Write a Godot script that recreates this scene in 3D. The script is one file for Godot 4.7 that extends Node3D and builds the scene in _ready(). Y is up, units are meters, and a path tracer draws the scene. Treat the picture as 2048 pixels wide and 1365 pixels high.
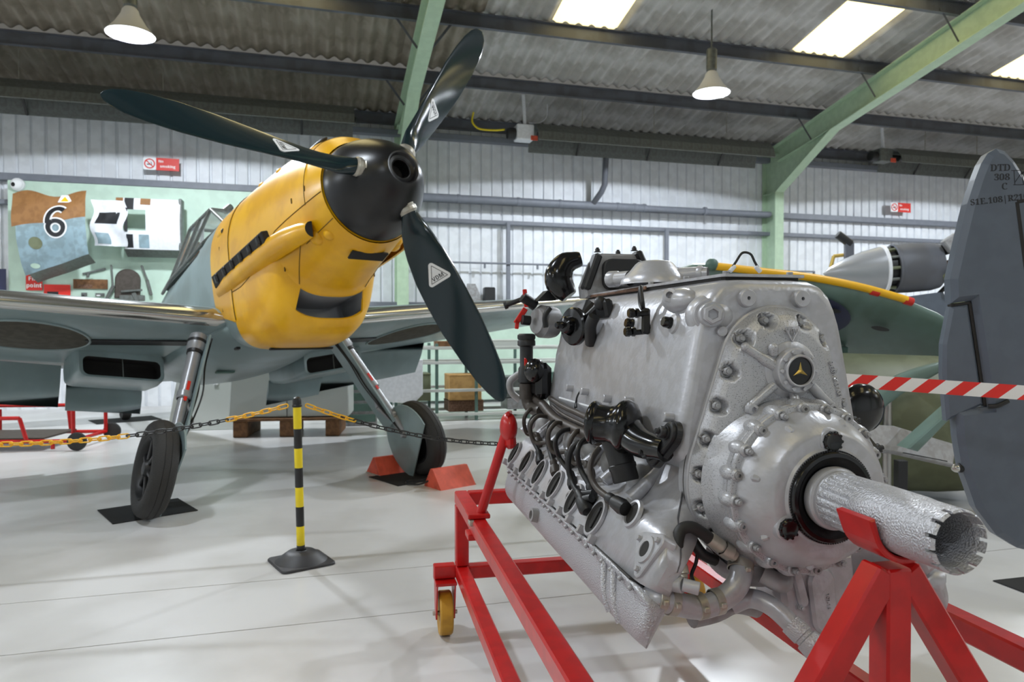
extends Node3D
# A restored yellow-nosed fighter aircraft and a silver inverted V12 aero engine in a museum hangar.

var M := {}
var names := {}
var rng := RandomNumberGenerator.new()
var HX := Transform3D()      # hangar axes: x along the back wall, z from the wall into the hall
var EX := Transform3D()      # engine axes: z along the propeller shaft, y up
var AX := Transform3D()      # aircraft axes: z along the thrust line, y up

# ---------------------------------------------------------------- mesh helpers
func mk() -> SurfaceTool:
	var s := SurfaceTool.new()
	s.begin(Mesh.PRIMITIVE_TRIANGLES)
	return s

var sgn := 1
func sg() -> int:
	sgn += 1
	return sgn

func v3(x, y, z) -> Vector3:
	return Vector3(x, y, z)

func tri(s: SurfaceTool, a: Vector3, b: Vector3, c: Vector3) -> void:
	s.add_vertex(a); s.add_vertex(b); s.add_vertex(c)

func quad(s: SurfaceTool, a: Vector3, b: Vector3, c: Vector3, d: Vector3) -> void:
	tri(s, a, b, c)
	tri(s, a, c, d)

func at(o: Vector3, dir: Vector3, hint := Vector3(0, 0, 1)) -> Transform3D:
	# a frame at o whose y axis runs along dir
	var y := dir.normalized()
	var x := y.cross(hint)
	if x.length() < 0.05:
		x = y.cross(Vector3(1, 0, 0))
		if x.length() < 0.05:
			x = y.cross(Vector3(0, 1, 0))
	x = x.normalized()
	return Transform3D(Basis(x, y, x.cross(y)), o)

func rows(s: SurfaceTool, r: Array, loop := true, crease := 0.6) -> void:
	# skin between rows of points of the same length; hard edges where the rows bend sharply
	var n: int = r[0].size()
	var g := sg()
	for i in r.size() - 1:
		if i > 0 and crease > 0.0:
			var a: Vector3 = (r[i][0] - r[i - 1][0]).normalized()
			var b: Vector3 = (r[i + 1][0] - r[i][0]).normalized()
			if a.dot(b) < 1.0 - crease * 0.5:
				g = sg()
		s.set_smooth_group(g)
		for j in (n if loop else n - 1):
			var k := (j + 1) % n
			if r[i][j].is_equal_approx(r[i][k]):
				tri(s, r[i][j], r[i + 1][k], r[i + 1][j])
			elif r[i + 1][j].is_equal_approx(r[i + 1][k]):
				tri(s, r[i][j], r[i][k], r[i + 1][j])
			else:
				quad(s, r[i][j], r[i][k], r[i + 1][k], r[i + 1][j])

func cap(s: SurfaceTool, ring, flip := false) -> void:
	# a flat fan over a ring around its middle
	var c := Vector3.ZERO
	for p in ring:
		c += p
	c /= ring.size()
	s.set_smooth_group(-1)
	for j in ring.size():
		var k: int = (j + 1) % ring.size()
		if flip:
			tri(s, ring[k], ring[j], c)
		else:
			tri(s, ring[j], ring[k], c)

func circ(n: int, r: float, y: float, t: Transform3D, ph := 0.0, rz := -1.0) -> PackedVector3Array:
	var p := PackedVector3Array()
	var q := r if rz < 0.0 else rz
	for i in n:
		var a := TAU * i / n + ph
		p.append(t * Vector3(r * cos(a), y, q * sin(a)))
	return p

func lathe(s: SurfaceTool, prof: Array, n: int, t := Transform3D(), ph := 0.0) -> void:
	# prof: [radius, height] pairs, turned about the frame's y axis
	var r := []
	for p in prof:
		r.append(circ(n, max(p[0], 0.00001), p[1], t, ph))
	var g := sg()
	for i in prof.size() - 1:
		if i > 0:
			var a := Vector2(prof[i][0] - prof[i - 1][0], prof[i][1] - prof[i - 1][1]).normalized()
			var b := Vector2(prof[i + 1][0] - prof[i][0], prof[i + 1][1] - prof[i][1]).normalized()
			if a.dot(b) < 0.8:
				g = sg()
		s.set_smooth_group(g)
		for j in n:
			var k := (j + 1) % n
			if prof[i][0] <= 0.0001:
				tri(s, r[i][j], r[i + 1][k], r[i + 1][j])
			elif prof[i + 1][0] <= 0.0001:
				tri(s, r[i][j], r[i][k], r[i + 1][j])
			else:
				quad(s, r[i][j], r[i][k], r[i + 1][k], r[i + 1][j])

func cyl(s: SurfaceTool, a: Vector3, b: Vector3, r: float, n := 16, bev := -1.0, r2 := -1.0) -> void:
	# a solid round bar from a to b with slightly broken edges
	var h := (b - a).length()
	var e: float = min(r, h) * 0.12 if bev < 0.0 else bev
	var q := r if r2 < 0.0 else r2
	lathe(s, [[0, 0], [r - e, 0], [r, e], [q, h - e], [q - e, h], [0, h]], n, at(a, b - a))

func ball(s: SurfaceTool, c: Vector3, r: Vector3, n := 16, m := 10, b := Basis()) -> void:
	var p := []
	for i in m + 1:
		var a := PI * i / m
		p.append([sin(a), -cos(a)])
	lathe(s, p, n, Transform3D(b * Basis.from_scale(r), c))

func curve(pts: Array, step := 6) -> Array:
	# a smooth line through the points
	var o := []
	for i in pts.size() - 1:
		var p0: Vector3 = pts[max(i - 1, 0)]
		var p3: Vector3 = pts[min(i + 2, pts.size() - 1)]
		for k in step:
			o.append(pts[i].cubic_interpolate(pts[i + 1], p0, p3, float(k) / step))
	o.append(pts[-1])
	return o

func tube(s: SurfaceTool, pts: Array, r, n := 10, caps := true) -> void:
	# a round rod along the points; r is a number or one number for each point
	var rr := []
	var up := Vector3.ZERO
	for i in pts.size():
		var d: Vector3 = pts[min(i + 1, pts.size() - 1)] - pts[max(i - 1, 0)]
		d = d.normalized()
		if i == 0:
			up = d.cross(Vector3(0.31, 0.87, 0.23)).normalized()
		else:
			up = (up - d * up.dot(d)).normalized()
		var w := d.cross(up)
		var q: float = r[i] if r is Array else r
		var ring := PackedVector3Array()
		for k in n:
			var a := TAU * k / n
			ring.append(pts[i] + (up * cos(a) + w * sin(a)) * q)
		rr.append(ring)
	rows(s, rr, true, 0.0)
	if caps:
		cap(s, rr[0], true)
		cap(s, rr[-1])

func box(s: SurfaceTool, size: Vector3, t := Transform3D(), bev := 0.0) -> void:
	var h := size * 0.5
	var e: float = min(bev, min(h.x, min(h.y, h.z)) * 0.9)
	s.set_smooth_group(-1)
	if e <= 0.0:
		var p := []
		for i in 8:
			p.append(t * Vector3(h.x * (1 if i & 1 else -1), h.y * (1 if i & 2 else -1), h.z * (1 if i & 4 else -1)))
		for f in [[0, 2, 3, 1], [4, 5, 7, 6], [0, 1, 5, 4], [2, 6, 7, 3], [0, 4, 6, 2], [1, 3, 7, 5]]:
			quad(s, p[f[3]], p[f[2]], p[f[1]], p[f[0]])
		return
	# chamfered: six faces, twelve edges, eight corners
	for a in 3:
		var b := (a + 1) % 3
		var c := (a + 2) % 3
		for sa in [-1.0, 1.0]:
			var q := []
			for k in [[-1, -1], [1, -1], [1, 1], [-1, 1]]:
				var v := Vector3()
				v[a] = sa * h[a]; v[b] = k[0] * (h[b] - e); v[c] = k[1] * (h[c] - e)
				q.append(t * v)
			if sa > 0: quad(s, q[3], q[2], q[1], q[0])
			else: quad(s, q[0], q[1], q[2], q[3])
		for sb in [-1.0, 1.0]:
			for sc in [-1.0, 1.0]:
				var q2 := []
				for k in [[-1, 0], [1, 0], [1, 1], [-1, 1]]:
					var v := Vector3()
					v[a] = k[0] * (h[a] - e)
					v[b] = sb * (h[b] if k[1] == 0 else h[b] - e)
					v[c] = sc * (h[c] - e if k[1] == 0 else h[c])
					q2.append(t * v)
				if sb * sc > 0: quad(s, q2[3], q2[2], q2[1], q2[0])
				else: quad(s, q2[0], q2[1], q2[2], q2[3])
	for i in 8:
		var g := Vector3(1 if i & 1 else -1, 1 if i & 2 else -1, 1 if i & 4 else -1)
		var c3 := []
		for k in 3:
			var v := Vector3(g.x * (h.x - e), g.y * (h.y - e), g.z * (h.z - e))
			v[k] = g[k] * h[k]
			c3.append(t * v)
		if g.x * g.y * g.z > 0: tri(s, c3[2], c3[1], c3[0])
		else: tri(s, c3[0], c3[1], c3[2])

func bar(s: SurfaceTool, a: Vector3, b: Vector3, w: float, d: float, bev := 0.003, hint := Vector3(0, 0, 1)) -> void:
	# a square tube from a to b, w across the hint, d along it
	var t := at((a + b) * 0.5, b - a, hint)
	box(s, Vector3(w, (b - a).length(), d), t, bev)

func prism(s: SurfaceTool, poly, z0: float, z1: float, t := Transform3D(), bev := 0.0, smooth := false) -> void:
	# a plate cut to a flat outline, between z0 and z1, its front edge broken by bev
	var pts := PackedVector2Array(poly)
	if Geometry2D.is_polygon_clockwise(pts):
		pts.reverse()
	var n := pts.size()
	var ins := PackedVector2Array()
	for i in n:
		var a := (pts[i] - pts[(i + n - 1) % n]).normalized()
		var b := (pts[(i + 1) % n] - pts[i]).normalized()
		var nn := Vector2(-a.y, a.x) + Vector2(-b.y, b.x)
		ins.append(pts[i] + (nn.normalized() * bev / max(0.5, nn.length() * 0.5) if bev > 0.0 else Vector2.ZERO))
	var g := sg() if smooth else -1
	var lev := [[pts, z0], [pts, z1 - bev * sign(z1 - z0)]]
	if bev > 0.0:
		lev.append([ins, z1])
	for l in lev.size() - 1:
		s.set_smooth_group(g if l == 0 else (sg() if smooth else -1))
		for i in n:
			var k := (i + 1) % n
			var p: PackedVector2Array = lev[l][0]
			var q: PackedVector2Array = lev[l + 1][0]
			quad(s, t * Vector3(p[i].x, p[i].y, lev[l][1]), t * Vector3(q[i].x, q[i].y, lev[l + 1][1]), t * Vector3(q[k].x, q[k].y, lev[l + 1][1]), t * Vector3(p[k].x, p[k].y, lev[l][1]))
	s.set_smooth_group(-1)
	var top: PackedVector2Array = lev[-1][0]
	for e in [[top, z1, false], [pts, z0, true]]:
		var ix := Geometry2D.triangulate_polygon(e[0])
		for i in range(0, ix.size(), 3):
			var a := t * Vector3(e[0][ix[i]].x, e[0][ix[i]].y, e[1])
			var b := t * Vector3(e[0][ix[i + 1]].x, e[0][ix[i + 1]].y, e[1])
			var c := t * Vector3(e[0][ix[i + 2]].x, e[0][ix[i + 2]].y, e[1])
			if e[2]: tri(s, a, b, c)
			else: tri(s, c, b, a)

func oval(n: int, rx: float, ry: float, c := Vector2.ZERO, a0 := 0.0, a1 := TAU) -> PackedVector2Array:
	var p := PackedVector2Array()
	var full: bool = is_equal_approx(a1 - a0, TAU)
	for i in n:
		var a := a0 + (a1 - a0) * i / (n if full else n - 1)
		p.append(c + Vector2(rx * cos(a), ry * sin(a)))
	return p

func rrect(w: float, h: float, r: float, c := Vector2.ZERO, k := 4) -> PackedVector2Array:
	var p := PackedVector2Array()
	for q in 4:
		var cc := c + Vector2((w / 2 - r) * (1 if q == 0 or q == 3 else -1), (h / 2 - r) * (1 if q < 2 else -1))
		for i in k + 1:
			var a := PI / 2 * (q + float(i) / k)
			p.append(cc + Vector2(cos(a), sin(a)) * r)
	return p

func hull2(c0: Vector2, r0: float, c1: Vector2, r1: float, n := 64) -> PackedVector2Array:
	# the outline round two circles
	var p := PackedVector2Array()
	for i in n:
		p.append(c0 + Vector2.from_angle(TAU * i / n) * r0)
		p.append(c1 + Vector2.from_angle(TAU * i / n) * r1)
	var h := Geometry2D.convex_hull(p)
	h.remove_at(h.size() - 1)
	return h

func mesh_of(s: SurfaceTool) -> ArrayMesh:
	s.generate_normals()
	return s.commit()

func put(called: String, m: Mesh, mat: Material, parent: Node, t := Transform3D()) -> MeshInstance3D:
	var o := MeshInstance3D.new()
	o.mesh = m
	o.material_override = mat
	o.name = called
	if parent == self:
		o.name = numbered(called)
	parent.add_child(o, true)
	o.transform = t
	return o

func obj(called: String, s: SurfaceTool, mat: Material, parent: Node = self, t := Transform3D()) -> MeshInstance3D:
	return put(called, mesh_of(s), mat, parent, t)

func numbered(called: String) -> String:
	var k: int = names.get(called, 0)
	names[called] = k + 1
	return called if k == 0 else "%s_%03d" % [called, k]

func thing(called: String, label: String, category: String, t := Transform3D(), group := "") -> Node3D:
	var o := Node3D.new()
	o.name = numbered(called)
	add_child(o)
	o.transform = t
	return tag(o, label, category, group)

func tag(o: Node, label: String, category: String, group := "") -> Node:
	o.set_meta("label", label)
	o.set_meta("category", category)
	if group != "":
		o.set_meta("group", group)
	return o

func struct(called: String, label: String, t := Transform3D()) -> Node3D:
	var o := Node3D.new()
	o.name = called
	add_child(o)
	o.transform = t
	o.set_meta("kind", "structure")
	o.set_meta("label", label)
	return o

func words(called: String, text: String, h: float, mat: Material, parent: Node, t: Transform3D, depth := 0.002, font := "Droid Sans", bold := false) -> MeshInstance3D:
	# lettering with a cap height of about h
	var tm := TextMesh.new()
	var f := SystemFont.new()
	f.font_names = PackedStringArray([font])
	if bold:
		f.font_weight = 700
	tm.font = f
	tm.text = text
	tm.font_size = 32
	tm.pixel_size = h / 23.0
	tm.depth = depth
	tm.curve_step = 2.0
	return put(called, tm, mat, parent, t)

# ---------------------------------------------------------------- materials
func noise_tex(seed_: int, freq: float, a: Color, b: Color, size := 256, oct := 4, lo := 0.3, hi := 0.7) -> ImageTexture:
	var f := FastNoiseLite.new()
	f.seed = seed_
	f.frequency = freq
	f.noise_type = FastNoiseLite.TYPE_SIMPLEX_SMOOTH
	f.fractal_octaves = oct
	var im := f.get_seamless_image(size, size)
	var o := Image.create(size, size, true, Image.FORMAT_RGB8)
	for y in size:
		for x in size:
			o.set_pixel(x, y, a.lerp(b, smoothstep(lo, hi, im.get_pixel(x, y).r)))
	o.generate_mipmaps()
	return ImageTexture.create_from_image(o)

func mat(called: String, c: Color, rough := 0.5, metal := 0.0, tex: Texture2D = null, scale := 1.0) -> StandardMaterial3D:
	var m := StandardMaterial3D.new()
	m.albedo_color = c
	m.roughness = rough
	m.metallic = metal
	if tex:
		m.albedo_texture = tex
		m.uv1_triplanar = true
		m.uv1_scale = Vector3.ONE * scale
	M[called] = m
	return m

func relief(m: StandardMaterial3D, tex: Texture2D, strength: float) -> void:
	m.normal_enabled = true
	m.normal_texture = tex
	m.normal_scale = strength

func bump_tex(seed_: int, freq: float, size := 256, oct := 3) -> ImageTexture:
	var f := FastNoiseLite.new()
	f.seed = seed_
	f.frequency = freq
	f.fractal_octaves = oct
	var im := f.get_seamless_image(size, size)
	im.convert(Image.FORMAT_RGB8)
	im.bump_map_to_normal_map(6.0)
	return ImageTexture.create_from_image(im)

func c8(r: int, g: int, b: int) -> Color:
	return Color8(r, g, b)

func _ready() -> void:
	rng.seed = 4711
	# ---- camera
	var cam := Camera3D.new()
	cam.name = "camera"
	add_child(cam)
	cam.position = Vector3(0, 1.235, 0)
	cam.rotation = Vector3(-0.0145, 0, 0)
	cam.fov = 51.98
	cam.near = 0.05
	cam.far = 80.0
	var lens := CameraAttributesPhysical.new()
	lens.frustum_focal_length = 24.61
	lens.frustum_focus_distance = 1.75
	lens.exposure_aperture = 6.3
	cam.attributes = lens
	cam.fov = 51.98
	cam.current = true
	# ---- surroundings: dull daylight outside, the hall is closed
	var we := WorldEnvironment.new()
	we.name = "environment"
	var env := Environment.new()
	env.background_mode = Environment.BG_COLOR
	env.background_color = Color(0.5, 0.5, 0.5)
	env.tonemap_mode = Environment.TONE_MAPPER_LINEAR
	env.tonemap_exposure = 1.0
	env.sdfgi_enabled = true
	env.ssao_enabled = true
	env.ssil_enabled = true
	we.environment = env
	add_child(we)
	HX = Transform3D(Basis(Vector3.UP, 0.2672), Vector3(5.30, 0, -14.25))
	EX = Transform3D(Basis(Vector3.UP, 0.2136), Vector3(0.609, 0.917, -1.340))
	AX = Transform3D(Basis(Vector3.UP, 0.7073) * Basis(Vector3.RIGHT, -0.2261), Vector3(-0.7359, 2.1742, -4.2719))
	materials()
	hall()
	lamps()
	engine()
	engine_stand()
	aircraft()
	barriers()
	exhibits()
	wing_store()
	roof_services()

func materials() -> void:
	var fine := noise_tex(3, 0.03, Color(0.965, 0.965, 0.965), Color(1, 1, 1), 256)
	var dirt := noise_tex(5, 0.012, Color(0.90, 0.89, 0.87), Color(1, 1, 1), 256, 5)
	var dirt2 := noise_tex(9, 0.02, Color(0.82, 0.80, 0.77), Color(1, 1, 1), 256, 5)
	var cast := bump_tex(11, 0.06, 256, 3)
	var grain := bump_tex(12, 0.13, 256, 2)
	var tread := bump_tex(13, 0.12, 256, 2)
	# the hall
	var fl := mat("floor", c8(212, 211, 211), 0.28, 0.0, noise_tex(21, 0.008, Color(0.94, 0.937, 0.93), Color(1, 1, 1), 512, 6), 0.22)
	fl.uv1_world_triplanar = true
	mat("joint", c8(120, 116, 110), 0.8)
	mat("clad", c8(230, 233, 238), 0.45, 0.0, fine, 0.5)
	mat("sheet", c8(186, 184, 182), 0.75, 0.0, noise_tex(23, 0.02, Color(0.86, 0.85, 0.83), Color(1, 1, 1), 256, 4), 0.35)
	mat("brown_sheet", c8(146, 138, 126), 0.8, 0.0, dirt2, 0.35)  # darker, browner sheets for the left bays
	mat("green_steel", c8(176, 200, 172), 0.5, 0.0, fine, 0.8)
	mat("purlin", c8(92, 95, 104), 0.5, 0.0, dirt, 0.7)
	mat("rail", c8(118, 122, 132), 0.5, 0.0, fine, 0.7)
	mat("pale_board", c8(192, 216, 200), 0.55, 0.0, fine, 0.4)
	var sk := mat("skylight", c8(250, 240, 205), 0.6)
	sk.emission_enabled = true
	sk.emission = Color(1.0, 0.92, 0.66)
	sk.emission_energy_multiplier = 2.0
	var lg := mat("lamp_glow", c8(255, 255, 255), 0.4)
	lg.emission_enabled = true
	lg.emission = Color(0.93, 0.96, 1.0)
	lg.emission_energy_multiplier = 9.0
	mat("lamp_shade", c8(225, 225, 228), 0.35)
	# engine
	var si := mat("silver", c8(182, 182, 187), 0.34, 0.30, noise_tex(31, 0.02, Color(0.955, 0.95, 0.945), Color(1, 1, 1), 256, 5), 4.0)
	relief(si, cast, 0.10)
	var sr := mat("silver_rough", c8(182, 182, 187), 0.36, 0.35)
	sr.uv1_triplanar = true
	sr.uv1_scale = Vector3.ONE * 7.0
	relief(sr, grain, 0.8)
	var sp := mat("silver_specked", c8(180, 180, 184), 0.36, 0.30, noise_tex(33, 0.11, Color(0.25, 0.24, 0.23), Color(1, 1, 1), 512, 3, 0.20, 0.27), 5.0)
	relief(sp, cast, 0.12)
	mat("silver_dull", c8(160, 160, 163), 0.45, 0.3, dirt, 5.0)
	mat("gasket", c8(60, 58, 56), 0.8)
	mat("black_gloss", c8(16, 16, 18), 0.16)
	mat("black_dull", c8(26, 26, 28), 0.45)
	mat("opening_shade", c8(40, 38, 37), 0.85)  # dark grey that paints the shade inside shallow openings
	mat("rubber", c8(34, 33, 33), 0.55)
	mat("lead", c8(72, 66, 62), 0.45, 0.2, dirt, 8.0)
	mat("gold", c8(205, 176, 96), 0.3, 0.7)
	mat("rust", c8(120, 90, 72), 0.8, 0.0, dirt2, 6.0)
	var rd := mat("red", c8(192, 16, 16), 0.32, 0.0, noise_tex(41, 0.03, Color(0.93, 0.91, 0.9), Color(1, 1, 1), 256, 4), 1.6)
	rd.clearcoat_enabled = true
	rd.clearcoat = 0.1
	rd.clearcoat_roughness = 0.15
	mat("red_plastic", c8(214, 40, 30), 0.35)
	mat("castor", c8(196, 146, 40), 0.5, 0.0, dirt, 3.0)
	mat("steel", c8(170, 168, 165), 0.3, 0.8)
	mat("zinc", c8(186, 182, 172), 0.38, 0.6, dirt, 6.0)
	# aircraft
	var ye := mat("yellow", c8(246, 186, 4), 0.34, 0.0, noise_tex(51, 0.012, Color(0.93, 0.90, 0.82), Color(1, 1, 1), 256, 5), 0.9)
	ye.clearcoat_enabled = true
	ye.clearcoat = 0.15
	ye.clearcoat_roughness = 0.2
	mat("spinner", c8(20, 20, 22), 0.30)
	var bl := mat("blade", c8(20, 38, 43), 0.16)
	bl.clearcoat_enabled = true
	bl.clearcoat = 0.15
	bl.clearcoat_roughness = 0.1
	mat("pale_blue", c8(142, 161, 164), 0.32, 0.0, noise_tex(53, 0.01, Color(0.90, 0.90, 0.89), Color(1, 1, 1), 256, 5), 0.6)
	mat("bare_metal", c8(190, 190, 186), 0.16, 0.9)
	mat("well", c8(74, 70, 58), 0.8, 0.0, dirt2, 2.0)
	mat("leg_grey", c8(150, 152, 156), 0.35, 0.3)
	var ty := mat("tyre", c8(42, 41, 40), 0.7)
	ty.uv1_triplanar = true
	ty.uv1_scale = Vector3.ONE * 3.0
	relief(ty, tread, 0.3)
	mat("mat_black", c8(30, 30, 31), 0.85)
	mat("frame_grey", c8(104, 108, 106), 0.45, 0.2, dirt, 5.0)
	var gl := mat("glass", Color(0.85, 0.9, 0.9, 0.08), 0.05)
	gl.transparency = BaseMaterial3D.TRANSPARENCY_ALPHA
	mat("seam", c8(96, 70, 20), 0.8)
	mat("white", c8(235, 236, 238), 0.45)
	mat("ink", c8(28, 29, 34), 0.5)
	# barriers and exhibits
	mat("post_yellow", c8(240, 214, 30), 0.35)
	mat("post_black", c8(30, 30, 31), 0.4)
	mat("chain_yellow", c8(246, 186, 26), 0.35)
	mat("base_rubber", c8(56, 56, 60), 0.5, 0.0, dirt, 4.0)
	mat("chock", c8(226, 92, 66), 0.6, 0.0, dirt, 3.0)
	mat("tape_red", c8(226, 42, 32), 0.4)
	mat("tape_white", c8(236, 234, 232), 0.4)
	mat("brown", c8(150, 106, 62), 0.6, 0.0, dirt, 2.0)
	mat("sky_grey", c8(140, 164, 176), 0.5, 0.0, dirt, 2.0)
	mat("soft_white", c8(228, 230, 236), 0.4, 0.0, fine, 2.0)
	mat("sign_red", c8(214, 44, 34), 0.45)
	mat("dark_green", c8(84, 112, 104), 0.5, 0.0, dirt, 1.0)
	mat("wing_grey", c8(108, 132, 126), 0.42, 0.0, dirt, 0.8)
	mat("tail_grey", c8(90, 98, 110), 0.38, 0.0, fine, 1.0)
	mat("navy", c8(44, 48, 82), 0.5)
	mat("cardboard", c8(190, 150, 92), 0.8, 0.0, dirt, 2.0)
	mat("wood", c8(120, 84, 52), 0.75, 0.0, dirt2, 2.0)
	mat("leather", c8(74, 66, 60), 0.6, 0.0, dirt, 4.0)
	mat("olive", c8(112, 118, 92), 0.5, 0.0, dirt, 1.5)
	mat("rack_white", c8(196, 200, 196), 0.45, 0.2)

# ---------------------------------------------------------------- the hall
func roof_y(z: float) -> float:
	return 5.15 + 0.185 * (z if z < 9.0 else 18.0 - z)

func hall() -> void:
	# floor: poured slabs with open joints along the hall
	var f := struct("floor", "smooth light grey painted concrete floor", HX)
	var zs := [-0.6, 2.7, 5.7, 8.705, 9.285, 12.3, 15.3, 18.6]
	var s := mk()
	box(s, Vector3(40, 0.1, 20), Transform3D(Basis(), Vector3(-4, -0.060, 9.0)))
	obj("joint_filler", s, M.joint, f)
	for i in zs.size() - 1:
		s = mk()
		box(s, Vector3(40, 0.1, zs[i + 1] - zs[i] - 0.006), Transform3D(Basis(), Vector3(-4, -0.05, (zs[i] + zs[i + 1]) / 2)))
		obj("slab", s, M.floor, f)
	# back wall: ribbed white cladding, one metre to the sheet
	var w := struct("wall_back", "white ribbed metal cladding of the back wall", HX)
	s = mk()
	s.set_smooth_group(-1)
	for i in 5:
		var x := i * 0.2
		var p := [Vector2(x, 0), Vector2(x + 0.150, 0), Vector2(x + 0.165, -0.03), Vector2(x + 0.185, -0.03), Vector2(x + 0.2, 0)]
		for k in 4:
			quad(s, v3(p[k].x, 0, p[k].y), v3(p[k].x, 5.25, p[k].y), v3(p[k + 1].x, 5.25, p[k + 1].y), v3(p[k + 1].x, 0, p[k + 1].y))
	var sheet := mesh_of(s)
	for i in 38:
		put("cladding_sheet", sheet, M.clad, w, Transform3D(Basis(), Vector3(-23 + i, 0, -0.25)))
	s = mk()
	box(s, Vector3(40, 6.6, 0.1), Transform3D(Basis(), Vector3(-4, 3.2, -0.36)))
	obj("outer_skin", s, M.clad, w)
	# the other walls, outside the picture
	for a in [["wall_left", Vector3(0.15, 7.4, 19.0), Vector3(-23.1, 3.6, 9.0)], ["wall_right", Vector3(0.15, 7.4, 19.0), Vector3(15.1, 3.6, 9.0)], ["wall_front", Vector3(38.4, 6.6, 0.15), Vector3(-4, 3.2, 18.4)]]:
		var o := struct(a[0], "plain white hangar wall", HX)
		s = mk()
		box(s, a[1], Transform3D(Basis(), a[2]), 0.01)
		obj("panel", s, M.clad, o)
	# roof: corrugated sheets lying on purlins
	var c := struct("ceiling", "grey corrugated roof sheets over steel purlins", HX)
	var pz := [-0.42, 1.25, 2.80, 4.35, 5.90, 7.45, 9.0]
	var slope := atan(0.185)
	var cm := corrugated(1.62)
	var rest := mk()
	var rest_brown := mk()
	for r in 6:
		for i in 38:
			var x := -22.65 + i
			var sky: bool = (r == 2 or r == 3) and (i % 4 == 1)
			var t := Transform3D(Basis(Vector3.RIGHT, -slope), Vector3(x, roof_y(pz[r]) + 0.035 * (r % 2), pz[r] - 0.03))
			if sky:
				skylight(t, cm, r == 2)
			elif r < 4 and i > 6 and i < 32:
				put("roof_sheet", cm, M.brown_sheet if x < -7.6 else M.sheet, c, t)
			else:
				(rest_brown if x < -7.6 else rest).append_from(cm, 0, t)
			var t2 := Transform3D(Basis(Vector3.UP, PI) * Basis(Vector3.RIGHT, -slope), Vector3(x + 1.0, roof_y(pz[r]) + 0.035 * (r % 2), 18.0 - pz[r] + 0.03))
			if (r == 2 or r == 3) and (i % 4 == 1):
				skylight(t2, cm, r == 2)
			else:
				rest.append_from(cm, 0, t2)
	var ro := put("far_roof_sheets", rest.commit(), M.sheet, c)
	ro.set_meta("kind", "stuff")
	ro = put("far_roof_sheets", rest_brown.commit(), M.brown_sheet, c)
	ro.set_meta("kind", "stuff")
	# purlins
	for k in 13:
		var r := k if k <= 6 else 12 - k
		var z: float = pz[r] if k <= 6 else 18.0 - pz[r]
		z = clamp(z, -0.2, 18.2)
		var n := struct("trim_%d" % (k + 1), "dark grey steel roof purlin", HX)
		s = mk()
		var q := [Vector2(-0.03, 0), Vector2(0.035, 0), Vector2(0.035, -0.012), Vector2(-0.014, -0.012), Vector2(-0.014, -0.188), Vector2(0.035, -0.188), Vector2(0.035, -0.2), Vector2(-0.03, -0.2)]
		prism(s, q, -19.0, 19.0, Transform3D(Basis(Vector3(0, 0, 1), Vector3(0, 1, 0), Vector3(-1, 0, 0)), Vector3(-4, roof_y(z) - 0.035, z)))
		obj("purlin", s, M.purlin, n)
	# portal frames
	for k in 4:
		portal(-15.0 + 7.5 * k, 20 + k)
	# sheeting rails on the back wall
	var rl := [[4.72, 0.10, M.rail], [3.61, 0.11, M.rail], [3.22, 0.07, M.rail], [1.70, 0.09, M.rail], [0.9, 0.09, M.rail]]
	for k in rl.size():
		var n := struct("trim_%d" % (30 + k), "grey steel sheeting rail along the back wall", HX)
		s = mk()
		box(s, Vector3(38, rl[k][1], 0.16), Transform3D(Basis(), Vector3(-4, rl[k][0], -0.165)), 0.006)
		obj("rail", s, rl[k][2], n)
	# slim uprights between rails and a thin conduit
	for x in [-5.55, -2.35, -9.0]:
		var n := struct("trim_%d" % (40 + int(-x)), "thin grey upright on the back wall", HX)
		s = mk()
		box(s, Vector3(0.07, 3.2, 0.06), Transform3D(Basis(), Vector3(x, 1.62, -0.06)), 0.004)
		obj("upright", s, M.rail, n)

func corrugated(length: float) -> ArrayMesh:
	var s := mk()
	var a := []
	var b := []
	for i in 41:
		var x := i * 0.025
		var y := 0.030 * cos(TAU * x / 0.2)
		a.append(Vector3(x, y, 0))
		b.append(Vector3(x, y, length))
	s.set_smooth_group(3)
	for i in 40:
		quad(s, a[i], b[i], b[i + 1], a[i + 1])
		quad(s, a[i] + Vector3(0, 0.008, 0), a[i + 1] + Vector3(0, 0.008, 0), b[i + 1] + Vector3(0, 0.008, 0), b[i] + Vector3(0, 0.008, 0))
	s.set_smooth_group(-1)
	for i in 40:
		quad(s, a[i], a[i + 1], a[i + 1] + Vector3(0, 0.008, 0), a[i] + Vector3(0, 0.008, 0))
	return mesh_of(s)

var skies := 0
func skylight(t: Transform3D, cm: ArrayMesh, lit: bool) -> void:
	skies += 1
	var n := struct("window_%d" % skies, "translucent corrugated rooflight sheet lit by daylight", HX)
	put("rooflight_sheet", cm, M.skylight, n, t)
	if not lit:
		return
	var l := AreaLight3D.new()
	l.name = "daylight"
	l.area_size = Vector2(0.96, 3.0)
	l.light_color = Color(1.0, 0.92, 0.70)
	l.light_energy = 0.15
	l.area_range = 30.0
	l.shadow_enabled = true
	n.add_child(l)
	l.transform = t * Transform3D(Basis(Vector3.RIGHT, -PI / 2), Vector3(0.5, -0.06, 1.55))

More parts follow.
